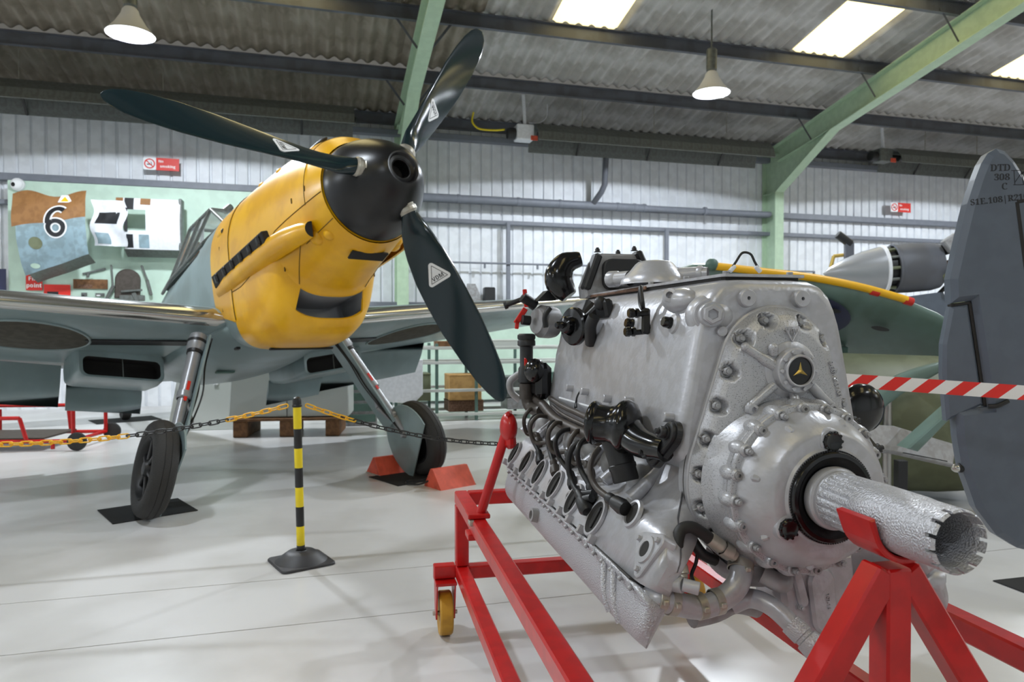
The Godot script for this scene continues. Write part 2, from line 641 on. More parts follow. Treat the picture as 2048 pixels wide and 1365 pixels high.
func portal(x: float, k: int) -> void:
	var n := struct("trim_%d" % k, "pale green steel portal frame of column and rafter", HX * Transform3D(Basis(), Vector3(x, 0, 0)))
	var ru := func(z: float) -> float: return roof_y(z) - 0.24
	# outline in (z, y)
	var inner := [Vector2(0.20, 0), Vector2(0.20, 4.02), Vector2(1.75, ru.call(1.75) - 0.40), Vector2(9.0, ru.call(9.0) - 0.40), Vector2(16.25, ru.call(16.25) - 0.40), Vector2(17.8, 4.02), Vector2(17.8, 0)]
	var outer := [Vector2(-0.22, 0), Vector2(-0.22, ru.call(-0.22)), Vector2(9.0, ru.call(9.0)), Vector2(18.22, ru.call(18.22)), Vector2(18.22, 0)]
	var poly := PackedVector2Array(outer)
	for i in inner.size():
		poly.append(inner[inner.size() - 1 - i])
	var tr := Transform3D(Basis(Vector3(0, 0, 1), Vector3(0, 1, 0), Vector3(1, 0, 0)), Vector3.ZERO)
	var s := mk()
	prism(s, poly, -0.006, 0.006, tr)
	obj("web", s, M.green_steel, n)
	for e in [inner, outer]:
		for i in e.size() - 1:
			s = mk()
			var a := Vector3(0, e[i].y, e[i].x)
			var b := Vector3(0, e[i + 1].y, e[i + 1].x)
			bar(s, a, b, 0.02, 0.2, 0.003, Vector3(1, 0, 0))
			obj("flange", s, M.green_steel, n)
	# rafter foot, stiffeners and the haunch seam
	for q in [[Vector2(0.20, 4.02), Vector2(-0.21, 4.02)], [Vector2(0.20, 4.78), Vector2(-0.21, 4.78)], [Vector2(0.2, 4.62), Vector2(1.75, ru.call(1.75) - 0.38)]]:
		s = mk()
		bar(s, Vector3(0, q[0].y, q[0].x), Vector3(0, q[1].y, q[1].x), 0.014, 0.17, 0.002, Vector3(1, 0, 0))
		obj("stiffener", s, M.green_steel, n)
	# fly braces to the purlins
	for z in [1.25, 2.80, 4.35, 5.9]:
		for d in [-1.0, 1.0]:
			s = mk()
			bar(s, Vector3(d * 0.09, ru.call(z) - 0.36, z), Vector3(d * 0.42, roof_y(z) - 0.16, z), 0.035, 0.006)
			obj("brace", s, M.purlin, n)

func lamps() -> void:
	# high-bay lamps hanging from the roof; middle row added to brighten the floor
	var k := 0
	for z in [3.45, 8.6, 14.4]:
		for i in 4:
			var x := -18.4 + 7.45 * i
			high_bay(Vector3(x, 0, z), k)
			k += 1

func high_bay(p: Vector3, k: int) -> void:
	var y := 4.62 if p.z < 4 else (5.2 if p.z < 10 else 4.62)
	var near := ["high-bay lamp hanging above the wall board with wreckage", "high-bay lamp hanging in front of the central radiant heater"]
	var lb: String = near[k - 1] if k == 1 or k == 2 else "unseen high-bay hangar lamp with a white reflector under the roof"
	var t := thing("high_bay_lamp", lb, "lamp", HX * Transform3D(Basis(), Vector3(p.x, y, p.z)), "high-bay lamps under the roof")
	var s := mk()
	lathe(s, [[0.06, 0.30], [0.085, 0.27], [0.10, 0.22], [0.17, 0.10], [0.255, 0.0], [0.262, -0.005], [0.255, -0.008], [0.165, 0.085], [0.09, 0.2], [0.0, 0.205]], 32)
	obj("reflector", s, M.lamp_shade, t)
	s = mk()
	ball(s, Vector3(0, 0.035, 0), Vector3(0.20, 0.075, 0.20), 24, 10)
	obj("bulb", s, M.lamp_glow, t)
	s = mk()
	lathe(s, [[0, 0.62], [0.06, 0.62], [0.075, 0.60], [0.075, 0.32], [0.05, 0.29], [0, 0.29]], 20)
	obj("gear_housing", s, M.frame_grey, t)
	s = mk()
	cyl(s, Vector3(0, 0.60, 0), Vector3(0, roof_y(p.z) - y + 0.02, 0), 0.012, 10)
	obj("hanger", s, M.frame_grey, t)
	var l := SpotLight3D.new()
	l.name = "lamp_light"
	l.light_color = Color(0.93, 0.965, 1.0)
	l.light_energy = 17.0 if p.z < 5.0 else (9.0 if p.z < 9.0 else 4.0)
	l.spot_range = 40.0
	l.spot_attenuation = 2.0
	l.spot_angle = 82.5
	l.spot_angle_attenuation = 0.025
	l.light_size = 0.12
	l.shadow_enabled = true
	t.add_child(l)
	l.transform = Transform3D(Basis(Vector3.RIGHT, -PI / 2), Vector3(0, 0.03, 0))

# ---------------------------------------------------------------- the engine
const CRANK := Vector3(0, 0.236, 0)
var side := 1.0
func bk(u: float, v: float, z: float) -> Vector3:
	# a point of a cylinder bank: u along the cylinders away from the crank, v out to the side, z along the engine
	return Vector3(side * (-0.5 * u - 0.866 * v), 0.236 - 0.866 * u + 0.5 * v, z)

func loft(s: SurfaceTool, sec: Array, zz: Array, f: Callable, caps := true) -> void:
	# the same outline swept through several stations; f(point, station) gives the place
	var r := []
	for i in zz.size():
		var ring := PackedVector3Array()
		for p in sec:
			ring.append(f.call(p, zz[i]))
		r.append(ring)
	# hard edges follow the outline's corners
	var n: int = sec.size()
	var run := []
	var g := sg()
	for j in n:
		var a: Vector2 = (sec[j] - sec[(j + n - 1) % n]).normalized()
		var b: Vector2 = (sec[(j + 1) % n] - sec[j]).normalized()
		if a.dot(b) < 0.72:
			g = sg()
		run.append(g)
	if (sec[0] - sec[n - 1]).normalized().dot((sec[1] - sec[0]).normalized()) >= 0.72:
		var last: int = run[n - 1]
		for j in n:
			if run[j] == last:
				run[j] = run[0]
	for i in zz.size() - 1:
		for j in n:
			var k: int = (j + 1) % n
			s.set_smooth_group(run[j])
			quad(s, r[i][j], r[i][k], r[i + 1][k], r[i + 1][j])
	if caps:
		for e in [r[0], r[-1]]:
			var ix := Geometry2D.triangulate_polygon(PackedVector2Array(sec))
			s.set_smooth_group(-1)
			for i in range(0, ix.size(), 3):
				tri(s, e[ix[i]], e[ix[i + 1]], e[ix[i + 2]])

func soften(p: PackedVector2Array) -> PackedVector2Array:
	# finer outline through the same points, keeping the first two and the last
	var o := PackedVector2Array()
	var n := p.size()
	for i in n:
		o.append(p[i])
		if i >= 2 and i < n - 1:
			for k in [0.25, 0.5, 0.75]:
				o.append(p[i].cubic_interpolate(p[i + 1], p[i - 1], p[min(i + 2, n - 1)], k))
	return o

func bolt_mesh(r: float, h: float, stud := true) -> ArrayMesh:
	var s := mk()
	lathe(s, [[0, 0], [r * 1.35, 0], [r * 1.35, h * 0.18], [r, h * 0.18]], 20)
	lathe(s, [[r, h * 0.18], [r, h * 0.82], [r * 0.86, h], [0, h]], 6)
	if stud:
		lathe(s, [[r * 0.58, h * 0.95], [r * 0.58, h * 1.28], [r * 0.48, h * 1.36], [0, h * 1.36]], 12)
	return mesh_of(s)

func engine() -> void:
	var e := thing("aero_engine", "silver inverted V twelve aero engine on a red wheeled stand", "engine", EX)
	crankcase(e)
	gear_case(e)
	prop_shaft(e)
	for d in [1.0, -1.0]:
		side = d
		bank(e)
	side = 1.0
	engine_side(e)
	engine_top(e)
	engine_rear(e)
	harness(e)
	plumbing(e)

func crankcase(e: Node3D) -> void:
	var half := [[0.0, 0.432], [0.06, 0.432], [0.098, 0.430], [0.125, 0.420], [0.145, 0.400], [0.160, 0.370], [0.172, 0.335], [0.180, 0.300], [0.190, 0.250], [0.201, 0.195], [0.212, 0.140], [0.220, 0.100], [0.223, 0.07], [0.218, 0.045], [0.195, 0.02], [0.150, -0.01], [0.08, -0.03]]
	var sec := PackedVector2Array()
	for p in half:
		sec.append(Vector2(p[0], p[1]))
	for i in range(half.size() - 1, 0, -1):
		sec.append(Vector2(-half[i][0], half[i][1]))
	var s := mk()
	# rounded front edge
	var stations := [[-0.188, 0.885], [-0.190, 0.925], [-0.197, 0.962], [-0.212, 0.988], [-0.235, 1.0], [-0.45, 1.0], [-0.75, 1.0], [-1.05, 1.0], [-1.225, 1.0], [-1.245, 0.97], [-1.25, 0.93]]
	var r := []
	for q in stations:
		var ring := PackedVector3Array()
		for p in sec:
			ring.append(Vector3(p.x * q[1], 0.2 + (p.y - 0.2) * q[1], q[0]))
		r.append(ring)
	rows(s, r, true, 0.0)
	for q in [r[0], r[-1]]:
		var ix := Geometry2D.triangulate_polygon(sec)
		s.set_smooth_group(-1)
		for i in range(0, ix.size(), 3):
			tri(s, q[ix[i]], q[ix[i + 1]], q[ix[i + 2]])
	# swellings: the upper shoulder round the mounting nuts, and the lower corner by the front
	ball(s, Vector3(-0.125, 0.350, -0.235), Vector3(0.055, 0.050, 0.055), 24, 14)
	ball(s, Vector3(-0.150, 0.388, -0.33), Vector3(0.035, 0.030, 0.07), 20, 12)
	ball(s, Vector3(0.125, 0.350, -0.25), Vector3(0.045, 0.050, 0.055), 24, 14)
	obj("crankcase", s, M.silver, e)
	# casting webs and studs along the lower side
	for q in [[-0.972, 0.132], [-0.818, 0.134], [-0.623, 0.131], [-0.47, 0.14], [-0.236, 0.127]]:
		s = mk()
		cyl(s, Vector3(-0.205, q[1], q[0]), Vector3(-0.236, q[1] + 0.004, q[0]), 0.011, 14)
		obj("stud", s, M.silver, e)
	# cover plate on top, standing on a dark joint
	s = mk()
	var plate := PackedVector2Array([Vector2(-0.096, -0.222), Vector2(0.098, -0.222), Vector2(0.104, -0.232), Vector2(0.110, -0.5), Vector2(0.11, -1.15), Vector2(-0.112, -1.15), Vector2(-0.114, -0.85), Vector2(-0.108, -0.45), Vector2(-0.102, -0.232)])
	var flat := Transform3D(Basis(Vector3(1, 0, 0), Vector3(0, 0, 1), Vector3(0, -1, 0)), Vector3.ZERO)
	prism(s, plate, -0.4375, -0.444, flat)
	obj("top_plate", s, M.silver, e)
	s = mk()
	var inset := PackedVector2Array()
	for p in plate:
		inset.append(Vector2(p.x * 0.93, p.y + (-0.012 if p.y > -0.5 else 0.006)))
	prism(s, inset, -0.428, -0.438, flat)
	obj("gasket", s, M.gasket, e)
	# rear half of the top joint is rusty
	s = mk()
	bar(s, Vector3(-0.112, 0.436, -0.62), Vector3(-0.110, 0.436, -1.14), 0.010, 0.008)
	obj("rusty_edge", s, M.rust, e)
	var bm := bolt_mesh(0.008, 0.008, false)
	for q in [[-0.08, -0.25], [0.08, -0.25], [-0.092, -0.42], [0.092, -0.42], [-0.098, -0.62]]:
		put("bolt", bm, M.silver_dull, e, Transform3D(Basis(), Vector3(q[0], 0.444, q[1])))
	# wire loop sticking up from the plate
	s = mk()
	tube(s, curve([Vector3(-0.075, 0.455, -0.235), Vector3(-0.062, 0.472, -0.237), Vector3(-0.045, 0.492, -0.24), Vector3(-0.025, 0.490, -0.24), Vector3(-0.016, 0.472, -0.237), Vector3(-0.006, 0.455, -0.235)]), 0.0028, 8)
	obj("lifting_wire", s, M.black_dull, e)
	for x in [-0.078, -0.003]:
		s = mk()
		cyl(s, Vector3(x, 0.450, -0.235), Vector3(x + (0.012 if x < -0.05 else -0.012), 0.462, -0.236), 0.005, 10)
		obj("ferrule", s, M.soft_white, e)
	# mounting nuts and bosses on the front face
	s = mk()
	var t := at(Vector3(-0.140, 0.352, -0.215), Vector3(-0.30, 0.02, 0.95))
	lathe(s, [[0.036, 0.0], [0.036, 0.016], [0.033, 0.019], [0.026, 0.019]], 32, t)
	lathe(s, [[0.027, 0.019], [0.027, 0.040], [0.025, 0.043], [0.0, 0.043]], 28, t)
	lathe(s, [[0.022, 0.043], [0.022, 0.052], [0.019, 0.055], [0.012, 0.055], [0.011, 0.045], [0, 0.045]], 6, t)
	obj("mounting_nut", s, M.silver, e)
	s = mk()
	t = at(Vector3(-0.168, 0.396, -0.34), Vector3(-0.55, 0.15, 0.82))
	lathe(s, [[0.020, 0.0], [0.020, 0.012], [0.016, 0.014], [0.016, 0.03], [0.008, 0.032], [0.007, 0.02], [0, 0.02]], 20, t)
	obj("mounting_nut", s, M.silver, e)
	for x in [-0.068, 0.062]:
		s = mk()
		t = at(Vector3(x, 0.388, -0.205), Vector3(0, 0.0, 1))
		lathe(s, [[0.026, 0.0], [0.021, 0.006], [0.019, 0.030], [0.017, 0.032], [0.004, 0.032], [0.004, 0.015], [0, 0.015]], 26, t)
		obj("boss", s, M.silver, e)
	s = mk()
	cyl(s, Vector3(-0.122, 0.318, -0.21), Vector3(-0.126, 0.317, -0.178), 0.011, 16)
	obj("dowel", s, M.silver, e)

func pear(k: float) -> PackedVector2Array:
	return hull2(Vector2(0, 0.24), 0.130 + k, Vector2(0, 0.0), 0.205 + k, 96)

func gear_case(e: Node3D) -> void:
	var g := Node3D.new()
	g.name = "gear_case"
	e.add_child(g)
	# flange and body as stacked outlines
	var s := mk()
	prism(s, pear(0.004), -0.215, -0.176, Transform3D(), 0.003, true)
	obj("flange", s, M.silver, g)
	s = mk()
	prism(s, pear(0.0045), -0.194, -0.191, Transform3D())
	obj("joint_line", s, M.gasket, g)
	# body: the outline shrinks towards the front; counterbores are sunk round the bolts
	s = mk()
	var r := []
	var prof := [[0.0, -0.176], [0.004, -0.166], [0.010, -0.155], [0.018, -0.146], [0.028, -0.139], [0.045, -0.131], [0.070, -0.126], [0.110, -0.124]]
	var ks := [0.0, 0.002, 0.004, 0.006, 0.008, 0.010, 0.012, 0.014, 0.016, 0.018, 0.020, 0.022, 0.024, 0.026, 0.028, 0.030, 0.032, 0.034, 0.036, 0.039, 0.042, 0.046, 0.052, 0.06, 0.07, 0.085, 0.11]
	for k in ks:
		var z := -0.124
		for i in prof.size() - 1:
			if k <= prof[i + 1][0]:
				z = lerpf(prof[i][1], prof[i + 1][1], (k - prof[i][0]) / (prof[i + 1][0] - prof[i][0]))
				break
		var o := pear(-k)
		var ring := PackedVector3Array()
		for i in 300:
			var p := out_point(o, TAU * i / 300.0)
			var zz := z
			for b in CASE_BOLTS:
				var dd := p.distance_to(Vector2(b[0], b[1]))
				if dd < 0.021:
					zz = lerpf(minf(z, -0.170), z, smoothstep(0.0150, 0.0185, dd))
			ring.append(Vector3(p.x, p.y, zz))
		r.append(ring)
	rows(s, r, true, 0.0)
	cap(s, r[-1])
	obj("housing", s, M.silver_specked, g)
	# lower bell in front of the case
	s = mk()
	var fz := at(Vector3.ZERO, Vector3(0, 0, 1))
	lathe(s, [[0.190, -0.150], [0.184, -0.135], [0.176, -0.110], [0.170, -0.095], [0.168, -0.092]], 72, fz)
	obj("bell", s, M.silver_specked, g)
	s = mk()
	lathe(s, [[0.160, -0.097], [0.171, -0.096], [0.172, -0.094], [0.172, -0.0815], [0.170, -0.080]], 72, fz)
	lathe(s, [[0.170, -0.0785], [0.172, -0.077], [0.172, -0.066], [0.170, -0.064], [0.155, -0.062]], 72, fz)
	obj("ring_flange", s, M.silver_specked, g)
	s = mk()
	lathe(s, [[0.1705, -0.0815], [0.1705, -0.077]], 72, fz)
	obj("joint_line", s, M.gasket, g)
	s = mk()
	lathe(s, [[0.160, -0.063], [0.157, -0.052], [0.149, -0.034], [0.138, -0.017], [0.128, -0.006], [0.122, -0.001], [0.116, 0.001], [0.096, 0.001], [0.092, 0.006], [0.088, 0.006], [0.086, -0.01]], 96, fz)
	obj("nose_cover", s, M.silver, g)
	# lobes and bolts round the ring
	var nut := bolt_mesh(0.0075, 0.012)
	for i in 20:
		var a := TAU * (i + 0.3) / 20.0
		var d := Vector3(cos(a), sin(a), 0)
		s = mk()
		ball(s, d * 0.166 + Vector3(0, 0, -0.085), Vector3(0.016, 0.016, 0.030), 14, 8)
		cyl(s, d * 0.163 + Vector3(0, 0, -0.075), d * 0.163 + Vector3(0, 0, -0.056), 0.0125, 16, 0.003)
		obj("lug", s, M.silver_specked, g)
		if i % 2 == 0:
			put("bolt", nut, M.silver_dull, g, at(d * 0.163 + Vector3(0, 0, -0.056), Vector3(0, 0, 1)))
		else:
			s = mk()
			lathe(s, [[0.0085, 0.0], [0.0085, 0.006], [0.0035, 0.0065], [0.003, 0.0]], 16, at(d * 0.163 + Vector3(0, 0, -0.057), Vector3(0, 0, 1)))
			obj("threaded_hole", s, M.silver_dull, g)
	# small cast pads on the nose cover
	for i in 5:
		var a := deg_to_rad(70 + i * 48.0)
		s = mk()
		box(s, Vector3(0.022, 0.014, 0.012), Transform3D(Basis(Vector3(0, 0, 1), a) * Basis(Vector3(0, 1, 0), 0.75), Vector3(cos(a), sin(a), 0) * 0.143 + Vector3(0, 0, -0.027)), 0.005)
		obj("pad", s, M.silver, g)
	# three black plugs with knurled edges
	for a in [1.54, 3.70, 5.83]:
		var c := Vector3(cos(a), sin(a), 0) * 0.106
		s = mk()
		lathe(s, [[0.026, -0.01], [0.0245, 0.002], [0.021, 0.004], [0.0195, 0.004]], 28, at(c, Vector3(0, 0, 1)))
		obj("plug_seat", s, M.silver, g)
		s = mk()
		lathe(s, [[0.0190, 0.0], [0.0190, 0.008], [0.0165, 0.011], [0.013, 0.0095], [0, 0.0095]], 28, at(c, Vector3(0, 0, 1)))
		for k in 10:
			var b := TAU * k / 10.0
			cyl(s, c + Vector3(cos(b), sin(b), 0) * 0.0178 + Vector3(0, 0, 0.002), c + Vector3(cos(b), sin(b), 0) * 0.0178 + Vector3(0, 0, 0.0105), 0.0032, 8)
		obj("black_plug", s, M.black_gloss, g)
	# case bolts in their scooped pockets
	var bn := bolt_mesh(0.0095, 0.014)
	for q in CASE_BOLTS:
		var inw := Vector3(-q[0], (0.20 if q[1] > 0.2 else 0.02) - q[1], 0).normalized()
		var p := Vector3(q[0], q[1], -0.170)
		put("bolt", bn, M.silver_dull, g, at(p, Vector3(0, 0, 1)))
		s = mk()
		bar(s, p - inw * 0.016 + Vector3(0, 0, 0.002), p + Vector3(0, 0, 0.002), 0.004, 0.010, 0.001)
		obj("lock_tab", s, M.silver_dull, g)
	# crank cover with its ring of studs and the badge
	var h := Vector3(0, 0.236, 0)
	s = mk()
	lathe(s, [[0.064, -0.135], [0.060, -0.123], [0.052, -0.119], [0.047, -0.118], [0.046, -0.100], [0.044, -0.098], [0.034, -0.098], [0.0335, -0.090], [0.0315, -0.088], [0.029, -0.089], [0.0285, -0.094]], 48, at(h, Vector3(0, 0, 1)))
	obj("crank_cover", s, M.silver, g)
	for i in 10:
		var a := TAU * i / 10.0
		s = mk()
		cyl(s, h + Vector3(cos(a), sin(a), 0) * 0.0395 + Vector3(0, 0, -0.1), h + Vector3(cos(a), sin(a), 0) * 0.0395 + Vector3(0, 0, -0.0925), 0.0042, 10)
		obj("stud", s, M.silver, g)
	s = mk()
	lathe(s, [[0.029, -0.0935], [0.02, -0.0925], [0, -0.0920]], 40, at(h, Vector3(0, 0, 1)))
	var badge := obj("badge", s, M.black_gloss, g)
	s = mk()
	for k in 3:
		var a := PI / 2 + TAU * k / 3.0
		var d := Vector3(cos(a), sin(a), 0)
		var w := Vector3(-sin(a), cos(a), 0)
		var b := h + Vector3(0, 0, -0.0915)
		s.set_smooth_group(-1)
		tri(s, b + d * 0.019, b + w * 0.0042 + d * 0.002, b + Vector3(0, 0, 0.0035))
		tri(s, b + d * 0.019, b + Vector3(0, 0, 0.0035), b - w * 0.0042 + d * 0.002)
	obj("star_emblem", s, M.gold, badge)
	# cast ribs
	for q in [[Vector3(-0.040, 0.245, -0.119), Vector3(-0.100, 0.285, -0.133), 0.012, 0.009], [Vector3(-0.042, 0.205, -0.119), Vector3(-0.094, 0.163, -0.122), 0.010, 0.009], [Vector3(0.042, 0.205, -0.119), Vector3(0.094, 0.160, -0.122), 0.010, 0.009], [Vector3(0.0, 0.195, -0.119), Vector3(0.0, 0.165, -0.105), 0.009, 0.010], [Vector3(-0.042, 0.270, -0.122), Vector3(-0.045, 0.283, -0.118), 0.010, 0.010]]:
		s = mk()
		tube(s, curve([q[0], q[0].lerp(q[1], 0.5), q[1]], 4), [q[2], q[2], q[2], q[2], q[3], q[3], q[3], q[3], q[3] * 0.8], 14)
		ball(s, q[1], Vector3.ONE * q[3] * 1.05, 12, 8)
		obj("rib", s, M.silver_specked if q[1].x < 0 else M.silver, g)
	for q in [[-0.094, 0.157], [0.092, 0.154]]:
		s = mk()
		lathe(s, [[0.013, 0.0], [0.012, 0.016], [0.006, 0.018], [0.005, 0.012], [0, 0.012]], 6, at(Vector3(q[0], q[1], -0.126), Vector3(0, 0, 1)))
		obj("boss", s, M.silver, g)
	# raised maker's triangle on the upper lobe
	s = mk()
	var c := Vector3(0.002, 0.312, -0.1225)
	var tp := [c + Vector3(-0.017, 0.014, 0), c + Vector3(0.017, 0.014, 0), c + Vector3(0, -0.017, 0)]
	for k in 3:
		bar(s, tp[k], tp[(k + 1) % 3], 0.0028, 0.004, 0.0008)
	obj("raised_triangle", s, M.silver, g)
	words("raised_letters", "VDM", 0.0085, M.silver, g, Transform3D(Basis(), c + Vector3(0, 0.006, 0)), 0.004)
	# raised foundry numbers down the flank (worn, only strokes remain)
	words("raised_numbers", "9-601 010 106", 0.009, M.silver, g, Transform3D(Basis(Vector3(0, 0, 1), -1.28), Vector3(0.112, 0.215, -0.1345)), 0.004)

const CASE_BOLTS := [[-0.040, 0.340], [-0.094, 0.302], [-0.124, 0.233], [-0.149, 0.161], [-0.173, 0.092], [-0.188, 0.019], [-0.183, -0.052], [-0.153, -0.110], [-0.094, -0.160], [0.043, 0.337], [0.096, 0.299], [0.126, 0.23], [0.151, 0.158], [0.175, 0.089], [0.188, 0.01], [0.177, -0.065]]

func out_point(o: PackedVector2Array, a: float) -> Vector2:
	# where the direction a from the case's middle meets the outline o
	var c := Vector2(0, 0.10)
	var d := Vector2(cos(a), sin(a))
	for i in o.size():
		var h = Geometry2D.segment_intersects_segment(c, c + d, o[i], o[(i + 1) % o.size()])
		if h != null:
			return h
	return c

func prop_shaft(e: Node3D) -> void:
	var g := Node3D.new()
	g.name = "propeller_shaft"
	e.add_child(g)
	var fz := at(Vector3.ZERO, Vector3(0, 0, 1))
	# black seal with a ribbed outer edge
	var s := mk()
	lathe(s, [[0.088, -0.004], [0.088, 0.012], [0.085, 0.016], [0.078, 0.017], [0.074, 0.012], [0.060, 0.004], [0.050, 0.002]], 80, fz)
	obj("seal", s, M.black_gloss, g)
	s = mk()
	for k in 110:
		var a := TAU * k / 110.0
		var t := Transform3D(Basis(Vector3(0, 0, 1), a), Vector3.ZERO)
		box(s, Vector3(0.0035, 0.0024, 0.013), t * Transform3D(Basis(), Vector3(0.0885, 0, 0.004)))
	obj("knurling", s, M.black_dull, g)
	s = mk()
	lathe(s, [[0.050, 0.0], [0.0585, 0.006], [0.0600, 0.012], [0.0600, 0.022], [0.0585, 0.025], [0.0545, 0.027], [0.0535, 0.034], [0.0500, 0.036]], 64, fz)
	obj("collar", s, M.silver, g)
	# splines: a fluted sleeve
	s = mk()
	var ring := []
	for z in [0.030, 0.036, 0.040, 0.112, 0.118]:
		var p := PackedVector3Array()
		for k in 20:
			for m in 6:
				var a := TAU * (k + m / 6.0) / 20.0
				var deep: float = 0.0 if (z < 0.037 or z > 0.115) else 0.0042
				var rr: float = 0.0530 - (deep if m == 2 or m == 3 else 0.0)
				p.append(Vector3(cos(a) * rr, sin(a) * rr, z))
		ring.append(p)
	rows(s, ring, true, 0.0)
	obj("splines", s, M.silver_rough, g)
	# plain tube with a notched end
	s = mk()
	lathe(s, [[0.0525, 0.116], [0.0535, 0.120], [0.0532, 0.150], [0.0522, 0.225], [0.0505, 0.240], [0.0503, 0.286]], 72, fz)
	lathe(s, [[0.0430, 0.286], [0.0420, 0.20], [0.0400, 0.10], [0.0, 0.10]], 48, fz)
	obj("tube", s, M.silver_rough, g)
	s = mk()
	for k in 13:
		var a0 := TAU * (k + 0.13) / 13.0
		var a1 := TAU * (k + 0.87) / 13.0
		var o := []
		for j in 6:
			var a := lerpf(a0, a1, j / 5.0)
			o.append(Vector3(cos(a), sin(a), 0))
		s.set_smooth_group(-1)
		for j in 5:
			var z0 := 0.284
			var z1 := 0.303
			var zc := 0.299
			quad(s, o[j] * 0.0503 + Vector3(0, 0, z0), o[j] * 0.0500 + Vector3(0, 0, zc), o[j + 1] * 0.0500 + Vector3(0, 0, zc), o[j + 1] * 0.0503 + Vector3(0, 0, z0))
			quad(s, o[j] * 0.0500 + Vector3(0, 0, zc), o[j] * 0.0465 + Vector3(0, 0, z1), o[j + 1] * 0.0465 + Vector3(0, 0, z1), o[j + 1] * 0.0500 + Vector3(0, 0, zc))
			quad(s, o[j] * 0.0465 + Vector3(0, 0, z1), o[j] * 0.0430 + Vector3(0, 0, z0), o[j + 1] * 0.0430 + Vector3(0, 0, z0), o[j + 1] * 0.0465 + Vector3(0, 0, z1))
		for j in [0, 5]:
			quad(s, o[j] * 0.0503 + Vector3(0, 0, z_(0)), o[j] * 0.0500 + Vector3(0, 0, z_(1)), o[j] * 0.0465 + Vector3(0, 0, z_(2)), o[j] * 0.0430 + Vector3(0, 0, z_(0)))
	# floor of the notches
	for k in 52:
		var a := TAU * k / 52.0
		var b := TAU * (k + 1) / 52.0
		var u := Vector3(cos(a), sin(a), 0)
		var w := Vector3(cos(b), sin(b), 0)
		quad(s, u * 0.0503 + Vector3(0, 0, 0.286), u * 0.043 + Vector3(0, 0, 0.286), w * 0.043 + Vector3(0, 0, 0.286), w * 0.0503 + Vector3(0, 0, 0.286))
	obj("toothed_end", s, M.silver_rough, g)

func z_(k: int) -> float:
	return [0.284, 0.299, 0.303][k]

